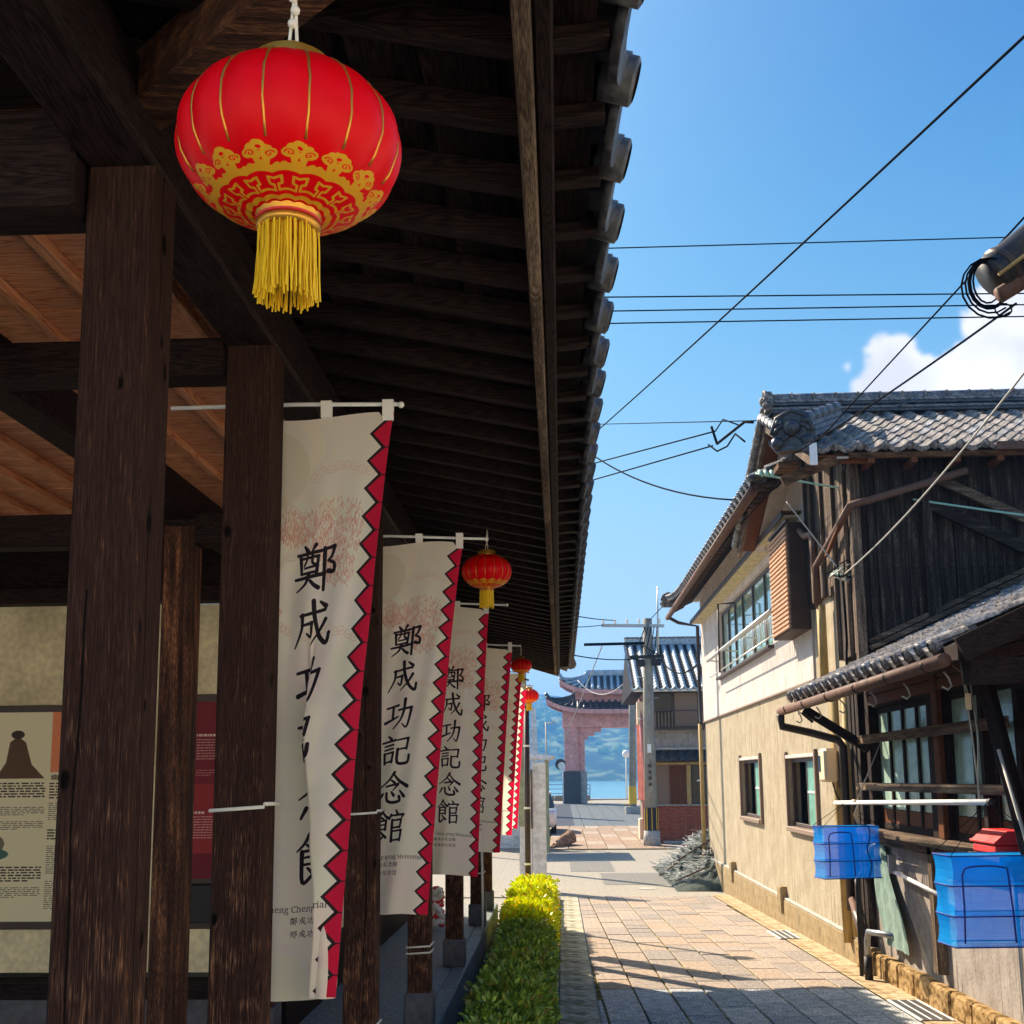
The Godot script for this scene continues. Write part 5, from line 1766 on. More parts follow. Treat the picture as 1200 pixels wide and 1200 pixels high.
# ---------------------------------------------------------------- the gate at the water's edge
func hip_roof(g: Node3D, called: String, x0: float, x1: float, d0: float, d1: float, y0: float, y1: float, inset: float, tile: Material, under: Material) -> void:
	# a roof with swept-up corners: rows of tiles run down from the ridge
	var st := start(true)
	var nx := int((x1 - x0) / 0.42)
	var mid := (d0 + d1) / 2
	var edge := func(x: float) -> float:
		var t := absf((x - (x0 + x1) / 2) / ((x1 - x0) / 2))
		return y0 + 0.75 * pow(t, 5.0)
	for side in [d0, d1]:
		for k in nx + 1:
			var x: float = lerpf(x0, x1, float(k) / nx)
			var top_x := clampf(x, x0 + inset, x1 - inset)
			var pts := []
			for j in 7:
				var t := j / 6.0
				var sag := -0.16 * sin(PI * t)
				pts.append(v(lerpf(x, top_x, t), lerpf(edge.call(x), y1, t) + sag + 0.05, lerpf(side, mid, t)))
			add_tube(st, pts, 0.115, 0.09, 6)
	stuff(put(g, called + "_tiles", done(st), tile))
	st = start()
	for side in [d0, d1]:
		for k in nx:
			var xa: float = lerpf(x0, x1, float(k) / nx)
			var xb: float = lerpf(x0, x1, float(k + 1) / nx)
			for j in 6:
				var t0 := j / 6.0
				var t1 := (j + 1) / 6.0
				var P := func(x: float, t: float) -> Vector3: return v(lerpf(x, clampf(x, x0 + inset, x1 - inset), t), lerpf(edge.call(x), y1, t) - 0.16 * sin(PI * t), lerpf(side, mid, t))
				quad(st, P.call(xa, t0), P.call(xb, t0), P.call(xb, t1), P.call(xa, t1), v((xa + xb) / 2, y0 - 9, mid))
	put(g, called + "_deck", done(st), M.tile_dark)
	st = start()
	for side in [d0, d1]:
		for k in nx:
			var xa: float = lerpf(x0, x1, float(k) / nx)
			var xb: float = lerpf(x0, x1, float(k + 1) / nx)
			var a := v(xa, edge.call(xa) + 0.0, side)
			var b := v(xb, edge.call(xb) + 0.0, side)
			var dn := Vector3(0, -0.28, 0)
			var inw := v(0, 0, 0.4 if side == d0 else -0.4)
			quad(st, a, b, b + dn, a + dn, a - v(0, 0, -1.0 if side == d1 else 1.0) * -1.0)
			quad(st, a + dn, b + dn, b + dn + inw, a + dn + inw, a + Vector3(0, 9, 0))
	put(g, called + "_fascia", done(st), under)
	for s in [[x0 + inset, x0 - 0.05], [x1 - inset, x1 + 0.05]]:
		for side in [d0, d1]:
			var pts := []
			for j in 9:
				var t := j / 8.0
				pts.append(v(lerpf(s[0], s[1], t), lerpf(y1 + 0.1, y0 + 0.75, t) - 0.45 * sin(PI * t) + 0.35 * pow(t, 6.0), lerpf(mid, side, t)))
			tube(g, called + "_hip", tile, pts, 0.15, 0.11, 8)
	bb(g, called + "_ridge", tile, x0 + inset - 0.1, x1 - inset + 0.1, y1 - 0.1, y1 + 0.3, mid - 0.22, mid + 0.22, 0.06)


func build_gate() -> void:
	var g := thing("entrance_gate", "pink ornamental gate with two tiers of swept grey roofs by the water", "gate", v(4.6, -0.05, 78))
	for x in [0.25, 7.95]:
		var inner: float = 1.0 if x < 4 else -1.0
		var p := bb(g, "pillar", M.gate_pink, x, x + 0.95, 2.08, 5.0, 78, 79.3, 0.03)
		bb(p, "pillar_strip", M.gate_pink, x + 0.95 * (1 if inner > 0 else 0), x + 0.95 * (1 if inner > 0 else 0) + inner * 0.42, 2.08, 5.0, 78.25, 79.1, 0.03)
		var b := bb(g, "pillar_base", M.gate_base, x - 0.09, x + 1.05, -0.1, 2.075, 77.9, 79.4, 0.03)
		bb(b, "base_strip", M.concrete, x + (1.05 if inner > 0 else -0.09), x + (1.05 if inner > 0 else -0.09) + inner * 0.45, -0.1, 2.075, 78.2, 79.2, 0.03)
		var bx: float = x + 0.95 if inner > 0 else x
		for k in 3:
			bb(g, "bracket", M.gate_pink, bx, bx + inner * (1.55 - k * 0.45), 4.72 - k * 0.25, 5.0 - k * 0.25 - (0.0 if k == 0 else 0.0), 78.2, 79.1, 0.02)
	bb(g, "lintel", M.gate_pink, 0.15, 9.0, 5.0, 6.1, 77.95, 79.35, 0.03)
	hip_roof(g, "lower_roof", -0.9, 10.1, 77.0, 80.3, 6.15, 7.2, 1.9, M.tile_dark, M.gate_pink)
	bb(g, "upper_wall", M.gate_pink, 1.05, 8.1, 6.3, 7.5, 78.1, 79.2, 0.03)
	hip_roof(g, "upper_roof", 0.0, 9.2, 77.1, 80.2, 7.45, 8.6, 1.9, M.tile_blue, M.gate_pink)


# ---------------------------------------------------------------- banners
func build_banners() -> void:
	var cloth := plain(Color.WHITE, 0.9)
	cloth.albedo_texture = banner_print()
	cloth.backlight_enabled = true
	cloth.backlight = Color(0.9, 0.9, 0.9)
	cloth.cull_mode = BaseMaterial3D.CULL_DISABLED
	var labels := [
		"nearest white banner, folded over its lettering, on the second pillar",
		"white banner with all six large characters showing, tied to the third pillar",
		"white banner just behind the second lantern's tassel, tied to the fourth pillar",
		"cream banner half hidden behind the third one, tied to the fifth pillar",
		"narrow strip of cream banner, second from the far end of the row",
		"sunlit white banner at the far end of the row",
	]
	# distance, x of the right edge at the top and bottom, fold, ripple phase
	var spots := [[3.62, -0.528, -0.686, 1.0, 0.3, 0.0], [5.72, -0.476, -0.66, 0.0, 1.4, 0.17], [8.0, -0.488, -0.578, 0.0, 2.6, 0.08], [10.55, -0.43, -0.56, 0.0, 3.3, 0.1], [13.32, -0.43, -0.57, 0.0, 0.9, 0.12], [15.3, -0.44, -0.58, 0.0, 2.2, 0.1]]
	for k in 6:
		var s: Array = spots[k]
		var d: float = s[0]
		var b := thing("banner", labels[k], "banner", v(-0.9, 1.1, d), "banners hung from the pillars")
		tube(b, "rod", M.white_metal, [v(-1.27, 2.965, d), v(-0.85, 2.968, d - 0.002), v(-0.36 if k else -0.506, 2.962 if k == 0 else 2.945, d)], 0.007)
		var rod_end := start(true)
		add_ball(rod_end, v(-0.36 if k else -0.506, 2.96 if k == 0 else 2.945, d), 0.011)
		put(b, "rod_end", done(rod_end), M.cloth_white)
		var P := func(u: float, t: float) -> Vector3:
			var y := 2.925 - t * 1.835 - 0.012 * sin(u * 5.0 + s[4])
			var xr := lerpf(s[1], s[2], pow(t, 0.8))
			var ripple: float = (0.004 + 0.030 * t) * sin(u * 7.0 + t * 2.0 + s[4]) * (1.0 - 0.5 * s[3])
			var xl: float = (-0.975 if s[3] > 0.5 else -0.93) - s[5] * pow(t, 0.8)
			var x := lerpf(xl, xr, u)
			var near := ripple + (0.006 * sin(u * 23.0 + t * 9.0 + s[4] * 3.0) + 0.004 * sin(t * 31.0 + u * 6.0)) * smoothstep(0.02, 0.3, t)
			var f: float = smoothstep(0.33, 0.6, t) * s[3]
			if f > 0.0:
				# the cloth doubles over: outward, back behind, then forward again
				var off := lerpf(0.20, 0.085, smoothstep(0.4, 0.95, t))
				var wide: float = s[1] + 0.975
				var edge := xr - off
				var crest := (wide + xl + 2.0 * edge - xr) / 2.0
				var k1 := (crest - xl) / wide
				var k2 := k1 + (crest - edge) / wide
				var fx := 0.0
				var fd := 0.0
				if u < k1:
					fx = lerpf(xl, crest, u / k1)
					fd = -0.01
				elif u < k2:
					var q := (u - k1) / (k2 - k1)
					fx = lerpf(crest, edge, q)
					fd = 0.02 + 0.03 * sin(PI * q)
				else:
					var q := (u - k2) / (1.0 - k2)
					fx = lerpf(edge, xr, q)
					fd = 0.055 - 0.012 * q
				x = lerpf(x, fx, f)
				near = lerpf(near, fd + near * 0.5, f)
			return v(x, y, d - near)
		var st := start(true)
		var nu := 60
		var nt := 44
		for i in nu:
			for j in nt:
				var q := []
				var uv := []
				for c in [[0, 0], [1, 0], [1, 1], [0, 1]]:
					var u := float(i + c[0]) / nu
					var t := float(j + c[1]) / nt
					q.append(P.call(u, t))
					uv.append(Vector2(u, t))
				for e in [0, 1, 2, 0, 2, 3]:
					st.set_uv(uv[e])
					st.add_vertex(q[e])
		put(b, "cloth", done(st), cloth)
		for u in [0.05, 0.50, 0.955]:
			var top: Vector3 = P.call(u, 0.0)
			var loop := start()
			var w := 0.018
			for e in [0.012, -0.012]:
				quad(loop, top + Vector3(-w, -0.03 if u > 0.9 else 0.0, e * 0.4), top + Vector3(w, -0.03 if u > 0.9 else 0.0, e * 0.4), Vector3(top.x + w, 2.976, -d + e), Vector3(top.x - w, 2.976, -d + e), top)
			quad(loop, Vector3(top.x - w, 2.976, -d - 0.012), Vector3(top.x + w, 2.976, -d - 0.012), Vector3(top.x + w, 2.976, -d + 0.012), Vector3(top.x - w, 2.976, -d + 0.012), top)
			put(b, "loop", done(loop), M.cloth_white)
		# cord that ties the hem round the pillar
		if k < 5:
			var pd: float = PILLARS[k + 1]
			var y: float = [1.67, 1.59, 0.66, 1.1, 0.7][k]
			var e := 0.007
			tube(b, "tie", M.cord, [v(-0.87, y, pd - e), v(-1.03, y - 0.01, pd - e), v(-1.032, y - 0.01, pd + 0.157), v(-0.868, y + 0.006, pd + 0.157), v(-0.868, y + 0.008, pd - e)], 0.006, -1, 6)
			if k in [1, 2]:
				tube(b, "tie", M.cord, [v(-0.87, 0.62, pd - e), v(-1.03, 0.61, pd - e), v(-1.032, 0.61, pd + 0.157), v(-0.868, 0.62, pd + 0.157), v(-0.868, 0.625, pd - e)], 0.006, -1, 6)
	var prop := thing("white_pole", "thin white pole standing before the sixth pillar's stone base", "pole", v(-0.86, 0.13, 12.6))
	tube(prop, "shaft", M.white_metal, [v(-0.84, 0.13, 12.4), v(-0.85, 1.2, 12.4)], 0.012)


# ---------------------------------------------------------------- lanterns
func build_lanterns() -> void:
	var spots := [
		[-0.394, 2.692, 1.6, 0.168, 3.165, "large red silk lantern with gold pattern hanging nearest under the eave"],
		[-0.415, 2.935, 6.6, 0.146, 3.2, "red lantern with yellow tassel hanging beside the second and third banners"],
		[-0.42, 2.955, 12.6, 0.118, 3.2, "small red lantern hanging under the eave's far corner"],
		[-0.455, 2.93, 17.0, 0.15, 3.13, "small red lantern on the dark pole past the hall"],
	]
	for s in spots:
		lantern(s)
	var p := thing("lantern_pole", "slim dark pole carrying the farthest lantern, behind the yellow hedge", "pole", v(-0.52, -0.4, 17))
	tube(p, "shaft", M.dark_pipe, [v(-0.50, -0.45, 17.1), v(-0.50, 2.78, 17.1)], 0.042)
	tube(p, "arm", M.dark_pipe, [v(-0.50, 2.7, 17.1), v(-0.66, 3.12, 17.06), v(-0.58, 3.2, 17.03), v(-0.455, 3.16, 17.0)], 0.014)
	for y in [0.5, 1.3, 2.2]:
		put(p, "band", cyl_mesh(0.046, 0.03, 12), M.white_metal, Transform3D(Basis(), v(-0.50, y, 17.1)))


func lantern(s: Array) -> void:
	var R: float = s[3]
	var at := v(s[0], s[1], s[2])
	var o := thing("lantern", s[5], "lantern", at, "red silk lanterns")
	var silk: Material = M.silk if M.has("silk") else null
	if silk == null:
		var m := plain(Color.WHITE, 0.40)
		m.albedo_texture = lantern_print()
		m.backlight_enabled = true
		m.backlight = Color(0.7, 0.7, 0.7)
		m.metallic_specular = 0.3
		M.silk = m
		silk = m
	var ribs := 16
	var lo := deg_to_rad(-76.0)
	var hi := deg_to_rad(73.0)
	var P := func(ph: float, th: float) -> Vector3:
		var c := pow(cos(ph), 0.86)
		var g := absf(sin(th * ribs / 2.0))
		var r: float = R * c * (0.960 + 0.042 * pow(g, 0.75)) * (1.0 + 0.004 * sin(th * 5.0 + ph * 4.0) + 0.0035 * sin(th * 96.0 + 3.0 * sin(ph * 9.0)) * smoothstep(0.35, 1.0, ph) + 0.003 * sin(ph * 40.0 + th * 7.0) * (1.0 - g))
		return Vector3(cos(th) * r, R * 0.68 * sin(ph) * (1.0 + 0.02 * (1.0 - g)), sin(th) * r)
	var st := start(true)
	var nt := 128
	var np := 30
	for i in nt:
		for j in np:
			var q := []
			var uv := []
			for c in [[0, 0], [1, 0], [1, 1], [0, 1]]:
				var u := float(i + c[0]) / nt
				var w := float(j + c[1]) / np
				q.append(P.call(lerpf(lo, hi, w), u * TAU + 0.1))
				uv.append(Vector2(u, clampf(w * 1.57, 0.0, 0.999)))
			for e in [0, 2, 1, 0, 3, 2]:
				st.set_uv(uv[e])
				st.add_vertex(q[e])
	put(o, "silk_body", done(st), silk, Transform3D(Basis(), at))
	for k in ribs:
		var pts := []
		for j in 13:
			var ph := lerpf(deg_to_rad(-33), deg_to_rad(68), j / 12.0)
			pts.append(P.call(ph, TAU * k / ribs) * 1.006 + Vector3(0.0006 * sin(j * 2.3 + k), 0, 0.0006 * cos(j * 3.1)))
		var t := start(true)
		add_tube(t, pts, R * 0.0125, -1, 5)
		put(o, "gold_cord", done(t), M.gold, Transform3D(Basis(), at))
	# gilded collars above and below
	var y0 := -0.665 * R
	var collar := start(true)
	add_lathe(collar, [[0.25 * R, y0 - 0.14 * R], [0.285 * R, y0 - 0.12 * R], [0.285 * R, y0 - 0.08 * R], [0.26 * R, y0 - 0.06 * R], [0.29 * R, y0 - 0.02 * R], [0.30 * R, y0 + 0.03 * R]], 24, Vector3.ZERO)
	put(o, "lower_collar", done(collar), M.gold, Transform3D(Basis(), at))
	var band := start(true)
	add_lathe(band, [[0.25 * R, y0 - 0.05 * R], [0.288 * R, y0 - 0.07 * R], [0.288 * R, y0 - 0.04 * R]], 24, Vector3.ZERO)
	put(o, "red_band", done(band), M.plastic_red, Transform3D(Basis(), at))
	var top := start(true)
	add_lathe(top, [[0.36 * R, -y0 - 0.03 * R], [0.38 * R, -y0 + 0.03 * R], [0.33 * R, -y0 + 0.08 * R], [0.36 * R, -y0 + 0.14 * R], [0.28 * R, -y0 + 0.2 * R], [0.02 * R, -y0 + 0.22 * R]], 24, Vector3.ZERO)
	put(o, "upper_collar", done(top), M.gold, Transform3D(Basis(), at))
	# tassel of loose threads
	var ts := start()
	var n := 130 if R > 0.15 and s[2] < 3.0 else 40
	for k in n:
		var a := TAU * k / n + rng.randf_range(-0.03, 0.03)
		var r := R * rng.randf_range(0.19, 0.265)
		var len_ := R * rng.randf_range(0.60, 0.69)
		var x := cos(a) * r
		var z := sin(a) * r
		var pts := []
		for j in 4:
			pts.append(Vector3(x * (1.0 + 0.02 * j) + rng.randf_range(-1, 1) * R * 0.006 * j, y0 - 0.12 * R - len_ * j / 3.0, z * (1.0 + 0.02 * j) + rng.randf_range(-1, 1) * R * 0.006 * j))
		add_tube(ts, pts, R * 0.008 if n > 60 else R * 0.03, -1, 4, false)
	stuff(put(o, "tassel", done(ts), M.tassel, Transform3D(Basis(), at)))
	# hanging cord with a knot
	var hook := v(s[0] + 0.004, s[4], s[2] + 0.01)
	for e in [-0.004, 0.005]:
		tube(o, "cord", M.cord, [at + Vector3(e, 0.7 * R, 0), at + Vector3(e * 1.4, 0.7 * R + 0.05, 0), hook.lerp(at, 0.3) + Vector3(-e, 0, 0.003), hook], 0.0028, -1, 5)
	if s[2] < 3.0:
		var kn := start(true)
		for j in 4:
			add_ball(kn, at + Vector3(0.004 * (j % 2), 0.7 * R + 0.085 + 0.022 * j, 0.003), 0.0075)
		put(o, "knot", done(kn), M.cord)


# ---------------------------------------------------------------- hedges
func hedge(called: String, label: String, x0: float, x1: float, d0: float, d1: float, top: float, count: int, mats: Array, size: float, seed_: int, category: String) -> void:
	var o := thing(called, label, category, v((x0 + x1) / 2, ground_y((d0 + d1) / 2), (d0 + d1) / 2))
	var r := RandomNumberGenerator.new()
	r.seed = seed_
	var st := start(true)
	var L := Vector3(0, 0, size)
	# a pointed leaf folded along its middle
	var pts := [Vector3.ZERO, Vector3(size * 0.24, size * 0.07, size * 0.38), Vector3(size * 0.17, size * 0.05, size * 0.72), L, Vector3(-size * 0.17, size * 0.05, size * 0.72), Vector3(-size * 0.24, size * 0.07, size * 0.38)]
	for t in [[0, 1, 2], [0, 2, 3], [0, 3, 4], [0, 4, 5]]:
		for i in t:
			st.add_vertex(pts[i])
	var leaf := done(st)
	var n := FastNoiseLite.new()
	n.seed = seed_
	n.frequency = 1.9
	for m in mats.size():
		var mm := MultiMesh.new()
		mm.transform_format = MultiMesh.TRANSFORM_3D
		mm.use_colors = true
		mm.mesh = leaf
		mm.instance_count = count
		for k in count:
			var face := r.randf()
			var d := r.randf_range(d0, d1)
			var lump := 0.14 * n.get_noise_2d(d * 1.3, 3.0) + 0.10 * n.get_noise_2d(d * 5.0, 9.0)
			var u := r.randf()
			var hgt := top + ground_y(d) * 0.35 + lump * 0.8
			var p: Vector3
			var out: Vector3
			var deep := pow(r.randf(), 2.2) * 0.13
			if face < 0.55:
				var x := lerpf(x0, x1, u)
				var bulge := 0.05 * sin(PI * u) + 0.07 * n.get_noise_2d(x * 4.0, d * 3.0)
				p = v(x, hgt + bulge - deep, d)
				out = Vector3((u - 0.5) * 0.9, 1, 0)
			elif face < 0.80:
				var y := lerpf(ground_y(d) + 0.02, hgt, u)
				p = v(x1 + lump * 0.6 - deep + 0.03 * sin(PI * u), y, d)
				out = Vector3(1, 0.55, 0)
			elif face < 0.88:
				p = v(x0 - lump * 0.5 + deep, lerpf(ground_y(d) + 0.02, hgt, u), d)
				out = Vector3(-1, 0.5, 0)
			else:
				var e := d0 if r.randf() < 0.5 else d1
				p = v(lerpf(x0, x1, r.randf()), lerpf(ground_y(e) + 0.02, hgt, u), e + (deep if e == d0 else -deep))
				out = Vector3(0, 0.5, 1.0 if e == d0 else -1.0)
			var dir := (out.normalized() + Vector3(r.randf_range(-1, 1), r.randf_range(-0.7, 0.9), r.randf_range(-1, 1)) * 0.95).normalized()
			var b := Basis.looking_at(-dir, Vector3(r.randf_range(-1, 1), r.randf_range(0.2, 1), r.randf_range(-1, 1)).normalized())
			var s := r.randf_range(0.55, 1.3)
			mm.set_instance_transform(k, Transform3D(b.scaled(Vector3(s, s, s)), p))
			var tint := r.randf_range(0.6, 1.25)
			var dry := 1.0 if r.randf() < 0.07 else 0.0
			mm.set_instance_color(k, Color(tint * lerpf(r.randf_range(0.85, 1.2), 1.5, dry), tint * lerpf(1.0, 0.75, dry), tint * r.randf_range(0.7, 1.0)))
		var mi := MultiMeshInstance3D.new()
		mi.name = "leaves"
		mi.multimesh = mm
		mi.material_override = M[mats[m]]
		o.add_child(mi, true)
		mi.global_transform = Transform3D()
		stuff(mi)
	var tw := start()
	for k in 120:
		var d := r.randf_range(d0 + 0.1, d1 - 0.1)
		var x := r.randf_range(x0 + 0.08, x1 - 0.08)
		add_tube(tw, [v(x, ground_y(d) - 0.02, d), v(x + r.randf_range(-0.06, 0.06), ground_y(d) + 0.2, d + r.randf_range(-0.06, 0.06)), v(x + r.randf_range(-0.12, 0.12), top - 0.12, d + r.randf_range(-0.12, 0.12))], 0.007, 0.003, 4)
	stuff(put(o, "stems", done(tw), M.stem))


func build_hedges() -> void:
	hedge("green_hedge", "low clipped green hedge along the terrace edge", -0.63, -0.15, 4.6, 12.75, 0.27, 17000, ["leaf_a", "leaf_b"], 0.052, 41, "hedge")
	hedge("golden_hedge", "low bright yellow hedge at the far end of the planting bed", -0.66, -0.15, 12.6, 16.9, 0.38, 22000, ["leaf_gold"], 0.055, 42, "hedge")


# ---------------------------------------------------------------- things along the lane
func net_box(label: String, at: Vector3, turn: float, w: float, h: float, dp: float, hang: Vector3) -> void:
	# box-shaped drying net: hoops, shelves and a zip, hung by four cords
	var o := thing("drying_net", label, "drying net", at, "blue drying nets")
	o.rotation.y = turn
	var X := o.global_transform
	var st := start()
	var c := [Vector3(-w / 2, 0, -dp / 2), Vector3(w / 2, 0, -dp / 2), Vector3(w / 2, 0, dp / 2), Vector3(-w / 2, 0, dp / 2)]
	var levels := 3
	for i in 4:
		var j := (i + 1) % 4
		for l in levels:
			for q in 4:
				# the sides bow in between the frames
				var sag := func(t: float) -> float: return 1.0 - 0.035 * sin(PI * t)
				var y0 := h * (l + q / 4.0) / levels
				var y1 := h * (l + (q + 1) / 4.0) / levels
				var s0: float = sag.call(q / 4.0)
				var s1: float = sag.call((q + 1) / 4.0)
				quad(st, c[i] * s0 + Vector3(0, y0, 0), c[j] * s0 + Vector3(0, y0, 0), c[j] * s1 + Vector3(0, y1, 0), c[i] * s1 + Vector3(0, y1, 0), Vector3(0, (y0 + y1) / 2, 0))
	put(o, "net", done(st), M.net_blue, X)
	for l in levels + 1:
		var y := h * l / levels
		var shelf := start()
		quad(shelf, c[0] * 0.985 + Vector3(0, y, 0), c[1] * 0.985 + Vector3(0, y, 0), c[2] * 0.985 + Vector3(0, y, 0), c[3] * 0.985 + Vector3(0, y, 0), Vector3(0, -9, 0))
		put(o, "shelf", done(shelf), M.net_blue, X)
		var ring := start(true)
		var pts := []
		for i in 5:
			pts.append(c[i % 4] * 1.0 + Vector3(0, y, 0))
		for i in 4:
			add_tube(ring, [pts[i], pts[i + 1]], 0.005, -1, 6)
		put(o, "hoop", done(ring), M.net_dark, X)
	# zip: an arch on the face towards the lane
	var arch := start(true)
	var pts := []
	for k in 17:
		var a := PI * k / 16.0
		pts.append(Vector3(-w * 0.20 - w * 0.22 * cos(a) + 0.006 * sin(k * 2.1), h * (0.05 + 0.84 * minf(1.0, 2.4 * sin(a)) * (0.93 + 0.07 * sin(a))), dp / 2 + 0.006))
	add_tube(arch, pts, 0.006, -1, 5)
	put(o, "zip", done(arch), M.net_dark, X)
	var front := start(true)
	var fp := []
	for k in 9:
		fp.append(Vector3(w * 0.30 + 0.02 * sin(k * 1.3), h * (1.0 - k / 8.0), dp / 2 + 0.004 - 0.012 * sin(PI * fmod(k * 3.0 / 8.0, 1.0))))
	add_tube(front, fp, 0.006, -1, 5)
	put(o, "zip", done(front), M.net_dark, X)
	for i in 4:
		tube(o, "cord", M.wire, [X * (c[i] + Vector3(0, h, 0)), hang], 0.0028, -1, 4)


func build_street_things() -> void:
	var lp := thing("laundry_pole", "white hanging pole slung along the timber house front", "pole", v(2.8, 1.5, 10))
	tube(lp, "pole", M.white_metal, [v(2.8, 1.46, 12.1), v(2.8, 1.56, 7.75)], 0.021, -1, 10)
	tube(lp, "pole_cap", M.black, [v(2.8, 1.56, 7.78), v(2.8, 1.561, 7.735)], 0.024, -1, 10)
	tube(lp, "hanger_cord", M.pale_wire, [v(2.8, 1.56, 7.95), v(2.78, 2.0, 7.96), v(2.75, 2.5, 8.0)], 0.006, -1, 5)
	tube(lp, "hanger_cord", M.pale_wire, [v(2.8, 1.56, 7.98), v(2.84, 2.0, 8.02), v(2.82, 2.55, 8.08)], 0.006, -1, 5)
	for k in 5:
		tube(lp, "rag_tie", M.beige, [v(2.77, 1.5, 11.2 + k * 0.02), v(2.83, 1.5, 11.22 + k * 0.02), v(2.76 + 0.02 * k, 1.36 - 0.02 * k, 11.2 + k * 0.05)], 0.009, -1, 5)
	tube(lp, "far_cord", M.pale_wire, [v(2.8, 1.48, 11.25), v(3.1, 2.1, 11.3)], 0.006, -1, 5)
	net_box("blue drying net hanging at the far end of the white pole", v(2.76, 0.76, 11.55), 0.22, 0.58, 0.49, 0.24, v(2.8, 1.47, 11.7))
	net_box("large blue drying net hanging at the near end of the white pole", v(2.80, 0.67, 7.72), 0.06, 0.72, 0.56, 0.30, v(2.8, 1.56, 7.8))
	var tg := thing("paper_tag", "pale tag on a string below the lean-to eave", "tag", v(2.75, 2.2, 7.9))
	bb(tg, "tag", M.beige, 2.73, 2.77, 2.17, 2.28, 7.9, 7.905, 0.001)
	tube(tg, "string", M.pale_wire, [v(2.75, 2.28, 7.9), v(2.72, 2.42, 7.9), v(2.66, 2.47, 7.9)], 0.004, -1, 5)
	var ln := thing("leaning_post", "dark timber post leaning against the lean-to front", "post", v(3.0, 0.2, 7.5))
	bar(ln, "post", M.dark_y, v(2.84, 2.42, 7.85), v(3.12, 0.1, 7.45), 0.085, 0.085, 0.006)
	tube(ln, "stick", M.pale_wire, [v(2.86, 1.9, 7.72), v(3.02, 0.8, 7.48)], 0.012, -1, 6)
	var rb := thing("plastic_box", "red plastic box on a stand behind the near blue net", "box", v(3.06, 1.2, 8.2))
	bb(rb, "tub", M.plastic_red, 2.9, 3.2, 1.20, 1.27, 8.0, 8.45, 0.015)
	bb(rb, "rim", M.plastic_red, 2.885, 3.215, 1.272, 1.292, 7.985, 8.465, 0.008)
	prism(rb, "lid", M.plastic_red, [Vector2(2.9, 1.293), Vector2(3.2, 1.293), Vector2(3.12, 1.36), Vector2(2.98, 1.36)], 8.0, 8.45)
	bb(rb, "shelf", M.grey_z, 2.88, 3.07, 1.16, 1.198, 7.9, 8.5, 0.004)
	var sp := thing("support_rods", "two thin steel rods standing below the near blue net", "rods", v(3.0, 0.0, 7.9))
	tube(sp, "rod", M.rail_metal, [v(3.02, -0.05, 8.0), v(3.0, 1.2, 8.0)], 0.016, -1, 8)
	tube(sp, "foot_bar", M.white_metal, [v(3.02, -0.03, 8.02), v(3.1, -0.06, 7.0)], 0.016, -1, 8)
	# draped scrap of netting on the wall
	var rag := thing("netting_rag", "grey green scrap of netting draped down the plaster wall", "netting", v(3.2, 0.1, 11.6))
	var st := start(true)
	var E := func(t: float, s: float) -> Vector3:
		var y := lerpf(1.08, 0.10, t)
		var left := lerpf(12.15, 11.95, t) + 0.10 * sin(t * 4.0)
		var right := lerpf(11.9, 11.12, pow(t, 0.8)) + 0.10 * sin(t * 6.0)
		var q := lerpf(left, right, s)
		return v(3.205 - 0.03 * absf(sin(s * 9.0 + t * 3.0)) - 0.02 * t, y + 0.05 * s * (1 - t), q)
	for i in 16:
		for j in 20:
			quad(st, E.call(j / 20.0, i / 16.0), E.call(j / 20.0, (i + 1) / 16.0), E.call((j + 1) / 20.0, (i + 1) / 16.0), E.call((j + 1) / 20.0, i / 16.0), v(4, 0.5, 11.6))
	put(rag, "cloth", done(st), M.rag)
	tube(rag, "cane", M.steel, [v(3.12, 0.95, 12.2), v(3.1, 1.04, 11.9), v(3.08, 1.07, 11.6)], 0.022, -1, 6)
	# electric meter
	var mb := thing("meter_box", "beige electric meter box by the rain pipes on the cream wall", "meter", v(3.15, 1.75, 13.5))
	bb(mb, "case", M.beige, 2.98, 3.14, 1.66, 2.04, 13.3, 13.62, 0.03)
	bb(mb, "window", M.car_glass, 2.972, 2.979, 1.78, 1.96, 13.5, 13.57, 0.0)
	bb(mb, "back_plate", M.grey_y, 3.141, 3.19, 1.6, 2.1, 13.25, 13.66, 0.004)
	tube(mb, "lead", M.wire, [v(3.08, 1.66, 13.4), v(3.1, 1.5, 13.3), v(3.14, 1.42, 13.2)], 0.008, -1, 5)
	# drain grates
	for q in [[16.0, 2.93, "far steel drain grate set beside the cream house wall"], [10.3, 3.0, "near steel drain grate below the timber house base"]]:
		var d: float = q[0]
		var g := thing("drain_grate", q[2], "drain grate", v(q[1], ground_y(d), d), "steel drain grates")
		var yy := ground_y(d)
		for e in [-0.125, 0.125]:
			put(g, "frame", box_mesh(Vector3(0.022, 0.014, 0.98), 0.002), M.white_metal, Transform3D(Basis(Vector3.RIGHT, -0.023), v(q[1] + e, yy + 0.008, d)))
		for e in [-0.045, 0.04]:
			put(g, "rail", box_mesh(Vector3(0.014, 0.012, 0.94), 0.002), M.white_metal, Transform3D(Basis(Vector3.RIGHT, -0.023), v(q[1] + e, yy + 0.009, d)))
		put(g, "pit", box_mesh(Vector3(0.25, 0.004, 0.96), 0.0), M.black, Transform3D(Basis(Vector3.RIGHT, -0.023), v(q[1], yy + 0.0035, d)))
		for k in 30:
			put(g, "slat", box_mesh(Vector3(0.24, 0.008, 0.018), 0.002), M.steel, Transform3D(Basis(), v(q[1], yy + 0.009 + 0.023 * (0.47 - k * 0.0325) * -1.0 * -1.0, d - 0.47 + k * 0.0325)))
